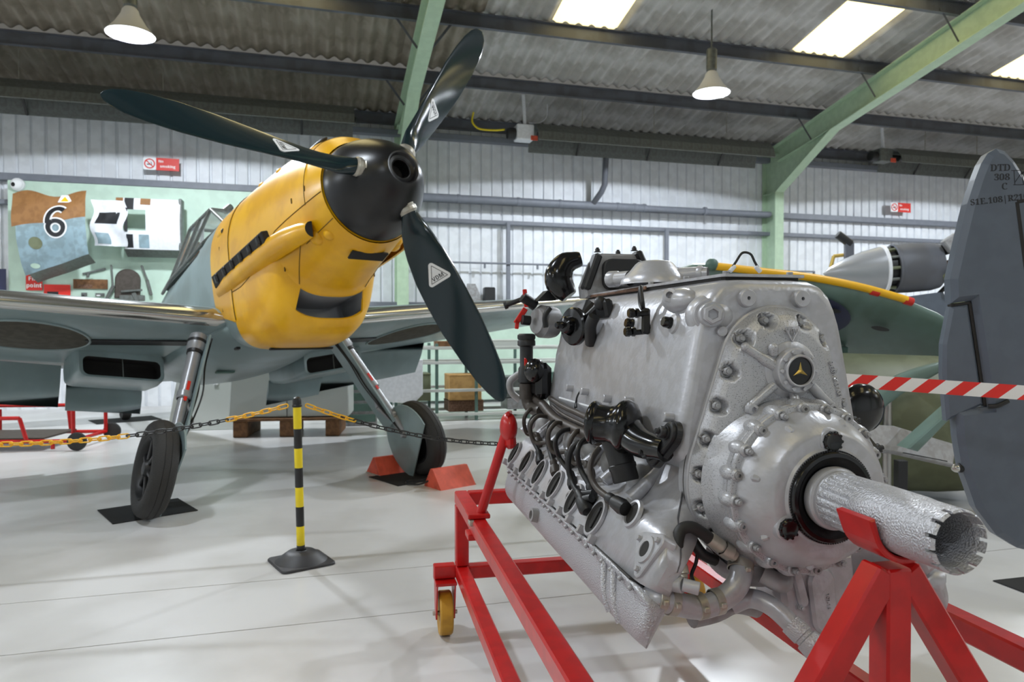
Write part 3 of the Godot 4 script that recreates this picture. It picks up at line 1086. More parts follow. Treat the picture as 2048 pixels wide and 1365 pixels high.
func bank(e: Node3D) -> void:
	var g := Node3D.new()
	g.name = "cylinder_bank"
	e.add_child(g, true)
	# cylinder block and head: one outline along the engine
	var sec := PackedVector2Array([Vector2(0.16, 0.05), Vector2(0.27, 0.045), Vector2(0.37, 0.05), Vector2(0.395, 0.062), Vector2(0.412, 0.082), Vector2(0.43, 0.088), Vector2(0.533, 0.09), Vector2(0.535, -0.115), Vector2(0.42, -0.12), Vector2(0.16, -0.10)])
	var s := mk()
	var f := func(p: Vector2, z: float) -> Vector3: return bk(p.x, p.y, z)
	loft(s, sec, [-0.45, -0.55, -0.80, -1.05, -1.345], f)
	# the front end draws in: the block stops behind the gear case, the head runs on a little
	var nose_rows := []
	for q in [[-0.46, 0.16, 1.0, -0.12], [-0.36, 0.16, 1.0, -0.105], [-0.27, 0.18, 1.0, -0.062], [-0.235, 0.24, 1.0, -0.045], [-0.20, 0.33, 1.0, -0.028], [-0.165, 0.385, 1.0, -0.010], [-0.13, 0.412, 0.99, 0.005], [-0.105, 0.428, 0.96, 0.018], [-0.088, 0.442, 0.90, 0.028], [-0.077, 0.455, 0.80, 0.034], [-0.072, 0.468, 0.6, 0.038]]:
		var small := PackedVector3Array()
		for p in sec:
			var uu: float = 0.485 + (maxf(p.x, q[1]) - 0.485) * q[2]
			var vv: float = maxf(p.y, q[3])
			small.append(bk(uu, 0.05 + (vv - 0.05) * q[2], q[0]))
		nose_rows.append(small)
	rows(s, nose_rows, true, 0.0)
	cap(s, nose_rows[-1])
	obj("cylinder_block", s, M.silver, g)
	# webs between the cylinders on the block's flank
	for k in 7:
		var z := -0.345 - 0.183 * k + 0.0
		s = mk()
		tube(s, [bk(0.265, 0.035, z), bk(0.33, 0.052, z), bk(0.40, 0.075, z)], [0.010, 0.014, 0.020], 12)
		obj("web", s, M.silver, g)
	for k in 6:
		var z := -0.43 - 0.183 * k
		# barrel swelling
		s = mk()
		ball(s, bk(0.335, 0.022, z), Vector3(0.055, 0.06, 0.066), 18, 10)
		obj("cylinder_swelling", s, M.silver_dull, g)
		# exhaust port: oval frame, shallow mouth with its shade painted dark, and a divider
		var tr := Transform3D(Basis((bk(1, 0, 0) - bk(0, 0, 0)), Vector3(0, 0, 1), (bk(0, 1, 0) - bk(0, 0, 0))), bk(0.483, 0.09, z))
		s = mk()
		var ro := oval(30, 0.048, 0.042)
		var ri := oval(30, 0.041, 0.034)
		s.set_smooth_group(sg())
		for j in 30:
			var m := (j + 1) % 30
			quad(s, tr * Vector3(ro[j].x, ro[j].y, 0.0), tr * Vector3(ro[m].x, ro[m].y, 0.0), tr * Vector3(ro[m].x * 0.98, ro[m].y * 0.98, 0.008), tr * Vector3(ro[j].x * 0.98, ro[j].y * 0.98, 0.008))
		s.set_smooth_group(-1)
		for j in 30:
			var m := (j + 1) % 30
			quad(s, tr * Vector3(ro[j].x * 0.98, ro[j].y * 0.98, 0.008), tr * Vector3(ro[m].x * 0.98, ro[m].y * 0.98, 0.008), tr * Vector3(ri[m].x, ri[m].y, 0.008), tr * Vector3(ri[j].x, ri[j].y, 0.008))
		obj("port_frame", s, M.silver, g)
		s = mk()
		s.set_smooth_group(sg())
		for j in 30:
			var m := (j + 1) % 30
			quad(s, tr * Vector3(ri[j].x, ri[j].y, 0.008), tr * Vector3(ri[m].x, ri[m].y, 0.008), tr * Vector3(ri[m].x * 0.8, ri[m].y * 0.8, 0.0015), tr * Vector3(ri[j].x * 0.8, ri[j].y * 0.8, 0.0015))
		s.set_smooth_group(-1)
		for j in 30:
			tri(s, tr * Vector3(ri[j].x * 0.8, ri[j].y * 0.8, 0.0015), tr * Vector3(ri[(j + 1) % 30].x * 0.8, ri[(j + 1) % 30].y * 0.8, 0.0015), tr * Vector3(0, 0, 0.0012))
		obj("exhaust_port", s, M.opening_shade, g)
		s = mk()
		bar(s, bk(0.455, 0.093, z), bk(0.511, 0.093, z), 0.007, 0.006, 0.002)
		obj("port_divider", s, M.black_dull, g)
		# stud holes on both sides of the port
		for d in [-0.052]:
			s = mk()
			lathe(s, [[0.014, 0.0], [0.013, 0.004], [0.006, 0.0045], [0.005, 0.001], [0, 0.001]], 18, at(bk(0.482, 0.09, z + d), bk(0, 1, 0) - bk(0, 0, 0)))
			obj("stud_hole", s, M.silver_dull, g)
		for d in [-0.035, 0.05]:
			s = mk()
			box(s, Vector3(0.022, 0.010, 0.03), Transform3D(Basis((bk(1, 0, 0) - bk(0, 0, 0)), Vector3(0, 0, 1), (bk(0, 1, 0) - bk(0, 0, 0))), bk(0.534 - 0.006, 0.094, z + d)), 0.003)
			obj("joint_clip", s, M.silver, g)
	# camshaft cover
	var cv := PackedVector2Array([Vector2(0.538, 0.092), Vector2(0.545, 0.092), Vector2(0.552, 0.080), Vector2(0.600, 0.066), Vector2(0.628, 0.045), Vector2(0.641, 0.012), Vector2(0.641, -0.045), Vector2(0.626, -0.080), Vector2(0.595, -0.103), Vector2(0.538, -0.118)])
	cv = soften(cv)
	s = mk()
	loft(s, cv, [-0.45, -0.55, -0.80, -1.05, -1.30, -1.345], f)
	# the bulging front end of the cover
	var r := []
	for q in [[-0.455, 1.0, -0.12], [-0.36, 1.01, -0.105], [-0.27, 1.03, -0.065], [-0.20, 1.03, -0.035], [-0.15, 1.0, -0.012], [-0.115, 0.95, 0.005], [-0.092, 0.86, 0.015], [-0.078, 0.70, 0.025], [-0.071, 0.45, 0.03], [-0.070, 0.15, 0.035]]:
		var ring := PackedVector3Array()
		for p in cv:
			var uu: float = 0.585 + (p.x - 0.585) * (q[1] if p.x > 0.56 else lerpf(1.0, q[1], 0.7))
			ring.append(bk(uu, 0.045 + (maxf(p.y, q[2]) - 0.045) * minf(q[1], 1.0), q[0]))
		r.append(ring)
	rows(s, r, true, 0.0)
	cap(s, r[-1])
	obj("camshaft_cover", s, M.silver_rough if side > 0 else M.silver, g)
	s = mk()
	bar(s, bk(0.5365, 0.045, -0.14), bk(0.5365, 0.0, -1.346), 0.0045, 0.10, 0.0005, Vector3(-0.866 * side, 0.5, 0))
	obj("joint_line", s, M.gasket, g)
	var nut := bolt_mesh(0.0055, 0.008, false)
	for k in 22:
		var z := -0.13 - 0.056 * k
		put("bolt", nut, M.silver_dull, g, at(bk(0.548, 0.088, z), bk(0.9, 0.5, 0) - bk(0, 0, 0)))
	# ribs and drain boss on the cover
	for z in [-0.30, -0.24]:
		s = mk()
		tube(s, curve([bk(0.548, 0.084, z), bk(0.60, 0.066, z + 0.03), bk(0.632, 0.04, z + 0.05)], 4), 0.009, 10)
		obj("cover_rib", s, M.silver_rough, g)
	s = mk()
	lathe(s, [[0.024, -0.02], [0.021, 0.012], [0.020, 0.022], [0.013, 0.023], [0.012, 0.004], [0, 0.004]], 24, at(bk(0.592, 0.066, -0.875), bk(0.35, 0.95, 0.05) - bk(0, 0, 0)))
	obj("breather_boss", s, M.silver_dull, g)
	s = mk()
	lathe(s, [[0.0118, 0.0], [0, 0.001]], 20, at(bk(0.592, 0.066, -0.875) + (bk(0.35, 0.95, 0.05) - bk(0, 0, 0)).normalized() * 0.006, bk(0.35, 0.95, 0.05) - bk(0, 0, 0)))
	obj("breather_mouth", s, M.opening_shade, g)  # dark disc painting the shade of the mouth
	# water outlet: a three-cornered flange near the front
	var tf := Transform3D(Basis((bk(1, 0, 0) - bk(0, 0, 0)), Vector3(0, 0, 1), (bk(0, 1, 0) - bk(0, 0, 0))), bk(0.470, 0.086, -0.135))
	s = mk()
	var tri3 := PackedVector2Array()
	for k in 3:
		tri3.append_array(oval(8, 0.016, 0.016, Vector2.from_angle(TAU * k / 3.0 + 0.25) * 0.042, TAU * k / 3.0 + 0.25 - 1.1, TAU * k / 3.0 + 0.25 + 1.1))
	prism(s, tri3, -0.02, 0.010, tf, 0.002, true)
	obj("outlet_flange", s, M.silver, g)
	s = mk()
	lathe(s, [[0.0300, 0.009], [0.0285, 0.014], [0.0170, 0.0145], [0.0165, 0.011]], 28, at(tf.origin, tf.basis.z))
	obj("outlet_rim", s, M.silver, g)
	s = mk()
	lathe(s, [[0.0168, 0.0125], [0, 0.0120]], 24, at(tf.origin, tf.basis.z))
	obj("outlet_mouth", s, M.opening_shade, g)  # flat disc, the inner shade of the outlet put into its colour
	for k in 3:
		put("bolt", nut, M.silver, g, at(tf * Vector3(cos(TAU * k / 3.0 + 0.25) * 0.042, sin(TAU * k / 3.0 + 0.25) * 0.042, 0.010), tf.basis.z))

func engine_side(e: Node3D) -> void:
	# black drive wheel with its bracket, high on the flank
	var g := Node3D.new()
	g.name = "flank_drive"
	e.add_child(g)
	var o := Vector3(-0.185, 0.333, -0.93)
	var ax := Vector3(-0.80, -0.02, 0.30)
	var s := mk()
	lathe(s, [[0.030, 0.0], [0.030, 0.03], [0.056, 0.032], [0.060, 0.038], [0.060, 0.050], [0.055, 0.056], [0.030, 0.060], [0.028, 0.064]], 40, at(o, ax))
	obj("wheel", s, M.black_gloss, g)
	s = mk()
	lathe(s, [[0.028, 0.058], [0.027, 0.082], [0.022, 0.088], [0.012, 0.090], [0.011, 0.110], [0.008, 0.114], [0, 0.114]], 20, at(o + Vector3(0, 0.005, 0), ax))
	obj("hub", s, M.black_gloss, g)
	s = mk()
	for k in 2:
		var p: Vector3 = [Vector3(-0.150, 0.412, -0.985), Vector3(-0.152, 0.408, -0.82)][k]
		bar(s, p, o + ax * 0.02, 0.035, 0.022, 0.006)
	box(s, Vector3(0.030, 0.055, 0.09), Transform3D(Basis(Vector3(0, 0, 1), 0.2), Vector3(-0.165, 0.385, -0.81)), 0.008)
	ball(s, Vector3(-0.185, 0.40, -0.79), Vector3(0.018, 0.022, 0.018), 14, 8)
	obj("bracket", s, M.black_dull, g)
	s = mk()
	tube(s, curve([Vector3(-0.20, 0.36, -0.80), Vector3(-0.205, 0.33, -0.82), Vector3(-0.19, 0.28, -0.86)]), 0.018, 12)
	obj("elbow", s, M.black_dull, g)
	# lifting clip with castle nuts
	var c := Node3D.new()
	c.name = "lifting_clip"
	e.add_child(c)
	s = mk()
	tube(s, curve([Vector3(-0.176, 0.322, -0.45), Vector3(-0.186, 0.368, -0.462), Vector3(-0.192, 0.388, -0.455), Vector3(-0.190, 0.420, -0.470), Vector3(-0.185, 0.428, -0.482), Vector3(-0.184, 0.410, -0.492), Vector3(-0.186, 0.385, -0.482), Vector3(-0.188, 0.372, -0.462)]), 0.0055, 10)
	bar(s, Vector3(-0.188, 0.31, -0.445), Vector3(-0.180, 0.375, -0.462), 0.022, 0.012, 0.004)
	obj("clip", s, M.black_dull, c)
	for y in [0.362, 0.316]:
		s = mk()
		var a := Vector3(-0.175 - (0.37 - y) * 0.2, y, -0.455)
		cyl(s, a, a + Vector3(-0.048, -0.004, 0), 0.007, 12)
		lathe(s, [[0.012, 0.026], [0.012, 0.034], [0.009, 0.036], [0, 0.036]], 6, at(a, Vector3(-1, 0, 0)))
		lathe(s, [[0.0125, 0.040], [0.0125, 0.050], [0.010, 0.053], [0, 0.053]], 8, at(a, Vector3(-1, 0, 0)))
		obj("castle_nut", s, M.black_gloss, c)
	for q in [[0.334, -0.545], [0.334, -0.315]]:
		var p := Vector3(-0.172, q[0], q[1])
		s = mk()
		lathe(s, [[0.026, -0.004], [0.022, 0.006], [0.014, 0.010]], 24, at(p, Vector3(-0.98, 0.2, 0)))
		obj("stud_pad", s, M.silver, e)
		s = mk()
		lathe(s, [[0.014, 0.008], [0.014, 0.014], [0.0125, 0.014]], 20, at(p, Vector3(-0.98, 0.2, 0)))
		lathe(s, [[0.0130, 0.014], [0.0130, 0.026], [0.011, 0.030], [0, 0.030]], 8, at(p, Vector3(-0.98, 0.2, 0)))
		obj("side_bolt", s, M.black_gloss, e)
	# black bell-shaped inlets, one on each flank
	for d in [1.0, -1.0]:
		var b := Node3D.new()
		b.name = "inlet_bell"
		e.add_child(b, true)
		var q := func(x: float, y: float, z: float) -> Vector3: return Vector3(x * d, y, z)
		s = mk()
		lathe(s, [[0.0, 0.0], [0.044, 0.0], [0.051, 0.005], [0.053, 0.011], [0.051, 0.018], [0.046, 0.023], [0.044, 0.050], [0.048, 0.064], [0.059, 0.074], [0.064, 0.084], [0.064, 0.094], [0.058, 0.106], [0.042, 0.116], [0.02, 0.121], [0, 0.122]], 44, at(q.call(-0.338, 0.098, -0.425), q.call(0.76, -0.06, 0.62)) if d > 0 else at(Vector3(0.360, 0.120, -0.46), Vector3(0.08, 0.0, 1.0)))
		obj("bell", s, M.black_gloss, b)
		s = mk()
		tube(s, curve([q.call(-0.268, 0.080, -0.355), q.call(-0.262, 0.066, -0.30), q.call(-0.250, 0.062, -0.25), q.call(-0.238, 0.062, -0.215)]), [0.040, 0.039, 0.038, 0.037, 0.036, 0.035, 0.034, 0.033, 0.032, 0.031, 0.030, 0.029, 0.028, 0.027, 0.026, 0.026, 0.026, 0.026, 0.026], 20)
		obj("elbow", s, M.black_gloss, b)
		s = mk()
		var fl := hull2(Vector2(-0.03, 0.028), 0.024, Vector2(0.03, -0.028), 0.024, 32)
		var ft := Transform3D(Basis(Vector3(0, 0, -1) * d, Vector3(0.2 * d, 0.98, 0), Vector3(-0.98 * d, 0.2, 0)), q.call(-0.238, 0.072, -0.225))
		prism(s, fl, 0.0, 0.014, ft, 0.003, true)
		prism(s, hull2(Vector2(-0.03, 0.028), 0.028, Vector2(0.03, -0.028), 0.028, 32), -0.01, 0.003, ft)
		obj("flange", s, M.black_dull, b)
		for k in [Vector2(-0.03, 0.028), Vector2(0.03, -0.028)]:
			s = mk()
			lathe(s, [[0.016, 0.0], [0.016, 0.004], [0.012, 0.004]], 18, at(ft * Vector3(k.x, k.y, 0.014), ft.basis.z))
			lathe(s, [[0.0125, 0.004], [0.0125, 0.016], [0.009, 0.018], [0.006, 0.018], [0.006, 0.026], [0, 0.026]], 6, at(ft * Vector3(k.x, k.y, 0.014), ft.basis.z))
			obj("nut", s, M.black_dull, b)
		s = mk()
		var sa: Vector3 = q.call(-0.285, 0.060, -0.395)
		var sb: Vector3 = q.call(-0.268, -0.040, -0.365)
		lathe(s, [[0.034, 0.0], [0.031, 0.05], [0.031, 0.060], [0.033, 0.062], [0.033, 0.070], [0.031, 0.073], [0.031, 0.098], [0.029, 0.102], [0.026, 0.102], [0.025, 0.08]], 32, at(sa, sb - sa))
		obj("spout", s, M.black_dull, b)
		s = mk()
		lathe(s, [[0.0252, 0.090], [0, 0.088]], 24, at(sa, sb - sa))
		obj("spout_mouth", s, M.opening_shade, b)  # shallow disc coloured as the shade inside the spout

func engine_top(e: Node3D) -> void:
	# silver domed cover with two stub pipes
	var g := Node3D.new()
	g.name = "domed_cover"
	e.add_child(g)
	var s := mk()
	var o := Vector3(-0.045, 0.452, -0.72)
	lathe(s, [[0.100, 0.0], [0.098, 0.012], [0.088, 0.024], [0.070, 0.042], [0.055, 0.060], [0.047, 0.066], [0.030, 0.069], [0, 0.070]], 48, Transform3D(Basis.from_scale(Vector3(0.95, 1, 1.15)), o))
	obj("dome", s, M.silver, g)
	for d in [-1.0, 1.0]:
		s = mk()
		var a := o + Vector3(-0.05 * d * -1.0, 0.022, -0.06 * -d)
		var b := o + Vector3((-0.085 if d < 0 else 0.10), 0.024, (-0.135 if d < 0 else 0.10))
		lathe(s, [[0.023, 0.0], [0.022, 0.05], [0.025, 0.054], [0.025, (b - a).length()], [0.021, (b - a).length() + 0.002], [0.019, 0.08]], 24, at(a, b - a))
		obj("stub_pipe", s, M.silver, g)
	# black induction casting behind it
	var c := Node3D.new()
	c.name = "rear_casting"
	e.add_child(c)
	s = mk()
	var sec := PackedVector2Array([Vector2(-0.13, 0.43), Vector2(-0.135, 0.47), Vector2(-0.10, 0.555), Vector2(-0.07, 0.583), Vector2(0.07, 0.583), Vector2(0.10, 0.555), Vector2(0.13, 0.47), Vector2(0.13, 0.43)])
	prism(s, sec, -1.16, -1.09, Transform3D(), 0.008)
	obj("casting", s, M.silver_dull, c)
	s = mk()
	prism(s, rrect(0.15, 0.105, 0.03, Vector2(0.0, 0.510)), -1.085, -1.062, Transform3D(), 0.004, true)
	obj("black_recess", s, M.black_dull, c)
	s = mk()
	tube(s, curve([Vector3(-0.155, 0.44, -1.20), Vector3(-0.19, 0.50, -1.22), Vector3(-0.165, 0.555, -1.22), Vector3(-0.11, 0.575, -1.21)]), [0.03, 0.034, 0.04, 0.044, 0.048, 0.05, 0.05, 0.05, 0.05, 0.048, 0.046, 0.044, 0.042, 0.04, 0.036, 0.032, 0.03, 0.028, 0.025], 18)
	obj("black_elbow", s, M.black_gloss, c)
	for q in [[Vector3(-0.130, 0.458, -1.10), Vector3(-0.085, 0.580, -1.10)], [Vector3(0.10, 0.50, -1.10), Vector3(0.055, 0.592, -1.10)], [Vector3(-0.05, 0.47, -1.075), Vector3(0.06, 0.52, -1.07)]]:
		s = mk()
		bar(s, q[0], q[1], 0.026, 0.05, 0.006)
		obj("clamp_arm", s, M.black_dull, c)
	var bm := bolt_mesh(0.009, 0.012)
	for q in [Vector3(-0.082, 0.588, -1.11), Vector3(0.052, 0.596, -1.11), Vector3(0.0, 0.584, -1.13)]:
		put("bolt", bm, M.black_dull, c, Transform3D(Basis(), q))

func engine_rear(e: Node3D) -> void:
	var g := Node3D.new()
	g.name = "accessory_drive"
	e.add_child(g)
	var s := mk()
	# supercharger side casing and rear housing
	lathe(s, [[0.0, -0.02], [0.19, -0.02], [0.20, 0.0], [0.195, 0.06], [0.15, 0.12], [0.08, 0.14], [0, 0.14]], 40, at(Vector3(0.02, 0.20, -1.25), Vector3(0, 0, -1)))
	obj("rear_housing", s, M.silver_dull, g)
	s = mk()
	box(s, Vector3(0.06, 0.13, 0.14), Transform3D(Basis(), Vector3(-0.245, 0.14, -1.27)), 0.02)
	ball(s, Vector3(-0.27, 0.175, -1.24), Vector3(0.04, 0.045, 0.05), 18, 10)
	obj("fuel_pump", s, M.black_gloss, g)
	s = mk()
	lathe(s, [[0.0, 0.0], [0.030, 0.0], [0.030, 0.05], [0.024, 0.06], [0.024, 0.13], [0.033, 0.135], [0.033, 0.150], [0.030, 0.155], [0.033, 0.160], [0.033, 0.172], [0.026, 0.178], [0, 0.178]], 24, at(Vector3(-0.285, 0.13, -1.31), Vector3(0.0, 1, 0)))
	obj("filter", s, M.black_dull, g)
	s = mk()
	lathe(s, [[0, 0], [0.026, 0.0], [0.026, 0.055], [0.02, 0.06], [0, 0.06]], 20, at(Vector3(-0.285, 0.07, -1.31), Vector3(0.0, 1, 0)))
	tube(s, curve([Vector3(-0.285, 0.08, -1.31), Vector3(-0.275, 0.04, -1.29), Vector3(-0.255, 0.035, -1.2)]), 0.022, 14)
	obj("feed_pipe", s, M.lead, g)
	# round silver instrument drive with red tags
	s = mk()
	lathe(s, [[0.0, -0.05], [0.055, -0.05], [0.060, -0.03], [0.060, 0.01], [0.050, 0.02], [0.046, 0.03], [0, 0.032]], 32, at(Vector3(-0.225, 0.352, -1.30), Vector3(-0.75, 0.05, 0.25)))
	obj("round_drive", s, M.silver_dull, g)
	s = mk()
	tube(s, curve([Vector3(-0.215, 0.40, -1.24), Vector3(-0.235, 0.37, -1.235), Vector3(-0.232, 0.33, -1.235)]), 0.010, 8)
	obj("black_strap", s, M.black_dull, g)
	s = mk()
	lathe(s, [[0.018, 0.0], [0.018, 0.03], [0, 0.032]], 14, at(Vector3(-0.275, 0.355, -1.30), Vector3(-0.9, 0.1, 0.1)))
	obj("black_fitting", s, M.black_dull, g)
	s = mk()
	lathe(s, [[0.02, 0.0], [0.02, 0.06], [0, 0.062]], 14, at(Vector3(-0.25, 0.41, -1.32), Vector3(-0.6, 0.4, 0.1)))
	obj("black_fitting", s, M.black_dull, g)
	s = mk()
	bar(s, Vector3(-0.285, 0.405, -1.31), Vector3(-0.292, 0.47, -1.31), 0.016, 0.006, 0.002)
	bar(s, Vector3(-0.288, 0.40, -1.31), Vector3(-0.325, 0.345, -1.31), 0.020, 0.008, 0.002)
	bar(s, Vector3(-0.318, 0.36, -1.31), Vector3(-0.322, 0.325, -1.31), 0.014, 0.008, 0.002)
	obj("red_tag", s, M.red_plastic, g)
	s = mk()
	cyl(s, Vector3(-0.27, 0.445, -1.32), Vector3(-0.355, 0.412, -1.34), 0.009, 12)
	cyl(s, Vector3(-0.35, 0.414, -1.339), Vector3(-0.362, 0.409, -1.341), 0.014, 12)
	obj("control_rod", s, M.black_dull, g)
	s = mk()
	prism(s, PackedVector2Array([Vector2(-0.255, 0.425), Vector2(-0.175, 0.43), Vector2(-0.215, 0.465)]), -1.34, -1.27, Transform3D())
	obj("pointed_shield", s, M.black_dull, g)
	s = mk()
	bar(s, Vector3(-0.292, 0.22, -1.29), Vector3(-0.292, 0.19, -1.288), 0.012, 0.006, 0.002)
	obj("red_tag", s, M.red_plastic, g)
	s = mk()
	tube(s, curve([Vector3(-0.30, 0.16, -1.35), Vector3(-0.335, 0.13, -1.36), Vector3(-0.33, 0.09, -1.36), Vector3(-0.30, 0.06, -1.35)]), 0.013, 10)
	obj("silver_pipe", s, M.silver_dull, g)

func harness(e: Node3D) -> void:
	# ignition harness: a fat conduit along the block with braided leads
	var g := Node3D.new()
	g.name = "ignition_harness"
	e.add_child(g)
	var s := mk()
	tube(s, curve([Vector3(-0.255, 0.07, -1.30), Vector3(-0.25, 0.055, -1.20), Vector3(-0.262, 0.032, -1.0), Vector3(-0.268, 0.03, -0.75), Vector3(-0.275, 0.035, -0.55)]), 0.017, 14)
	obj("conduit", s, M.lead, g)
	s = mk()
	tube(s, curve([Vector3(-0.236, 0.085, -1.16), Vector3(-0.250, 0.078, -0.95), Vector3(-0.255, 0.075, -0.75), Vector3(-0.262, 0.072, -0.55)]), 0.009, 10)
	tube(s, curve([Vector3(-0.244, 0.064, -1.10), Vector3(-0.262, 0.056, -0.9), Vector3(-0.266, 0.052, -0.6)]), 0.006, 8)
	obj("side_pipe", s, M.lead, g)
	s = mk()
	bar(s, Vector3(-0.226, 0.085, -1.05), Vector3(-0.232, 0.092, -0.58), 0.006, 0.035, 0.002, Vector3(-0.6, 0.8, 0))
	obj("cover_strip", s, M.soft_white, g)
	s = mk()
	tube(s, curve([Vector3(-0.228, 0.145, -0.83), Vector3(-0.243, 0.12, -0.83), Vector3(-0.25, 0.085, -0.83)]), 0.003, 6)
	tube(s, [Vector3(-0.24, 0.115, -0.845), Vector3(-0.25, 0.09, -0.815)], 0.003, 6)
	obj("tie_wire", s, M.black_dull, g)
	# leads: arch out of the conduit and dive to the plugs
	var spots := [-1.25, -1.14, -1.06, -0.96, -0.88, -0.78, -0.70, -0.61]
	for k in spots.size():
		var z: float = spots[k]
		var low := 0.40 + 0.045 * (k % 2)
		var out := 0.03 * (k % 3)
		var pts := [Vector3(-0.266, 0.030, z), Vector3(-0.292 - out * 0.3, 0.038 - 0.01 * (k % 2), z + 0.02), Vector3(-0.315 - out * 0.4, 0.005, z + 0.03 + 0.02 * (k % 2)), Vector3(-0.305 - out * 0.3, -0.045, z + 0.035), bk(low - 0.02, 0.105, z + 0.075), bk(low, 0.09, z + 0.10)]
		s = mk()
		tube(s, curve(pts), 0.0072, 9)
		var ld := obj("lead", s, M.lead if k % 2 == 0 else M.black_dull, g)
		s = mk()
		lathe(s, [[0.010, 0], [0.0115, 0.004], [0.0115, 0.018], [0.009, 0.022]], 12, at(pts[4], pts[5] - pts[4]))
		lathe(s, [[0.015, 0.0], [0.016, 0.02], [0.013, 0.032], [0, 0.034]], 12, at(pts[5] - (pts[5] - pts[4]) * 0.3, Vector3(-0.2, -0.5, 0.8)))
		obj("plug_cap", s, M.black_dull if k % 3 else M.lead, ld)
	# the two front leads
	s = mk()
	var fr := [Vector3(-0.290, 0.020, -0.50), Vector3(-0.318, 0.000, -0.47), Vector3(-0.328, -0.030, -0.455), Vector3(-0.325, -0.058, -0.42), Vector3(-0.316, -0.070, -0.36), Vector3(-0.304, -0.078, -0.30)]
	tube(s, curve(fr), 0.0080, 10)
	var l2 := obj("lead", s, M.lead, g)
	s = mk()
	lathe(s, [[0.012, 0], [0.0135, 0.004], [0.0135, 0.022], [0.011, 0.026], [0.016, 0.03], [0.019, 0.06], [0.016, 0.075], [0, 0.078]], 16, at(fr[4], fr[5] - fr[4]))
	obj("plug_cap", s, M.black_dull, l2)
	s = mk()
	lathe(s, [[0.034, -0.004], [0.032, 0.004], [0.026, 0.005], [0.024, -0.006]], 28, at(bk(0.425, 0.091, -0.27), bk(0, 1, 0) - bk(0, 0, 0)))
	obj("plug_well_rim", s, M.silver, g)
	s = mk()
	lathe(s, [[0.0245, 0.0005], [0, 0.0]], 24, at(bk(0.425, 0.091, -0.27), bk(0, 1, 0) - bk(0, 0, 0)))
	obj("plug_well", s, M.opening_shade, g)  # dark disc on the face, painted as the shade of the well
	s = mk()
	var f2 := [Vector3(-0.285, 0.025, -0.60), Vector3(-0.325, 0.012, -0.60), Vector3(-0.340, -0.03, -0.60), Vector3(-0.335, -0.075, -0.59), Vector3(-0.330, -0.098, -0.54), bk(0.435, 0.105, -0.49)]
	tube(s, curve(f2), 0.0080, 10)
	var l3 := obj("lead", s, M.black_dull, g)
	s = mk()
	lathe(s, [[0.011, 0.0], [0.013, 0.01], [0.013, 0.03], [0.018, 0.035], [0.019, 0.07], [0.012, 0.08], [0, 0.082]], 14, at(f2[4], bk(0.49, 0.10, -0.45) - f2[4]))
	lathe(s, [[0.011, 0.0], [0.011, 0.03], [0, 0.032]], 12, at(f2[4] + Vector3(0.0, -0.01, 0.04), Vector3(0.4, 0.3, 0.8)))
	obj("plug_cap", s, M.black_dull, l3)

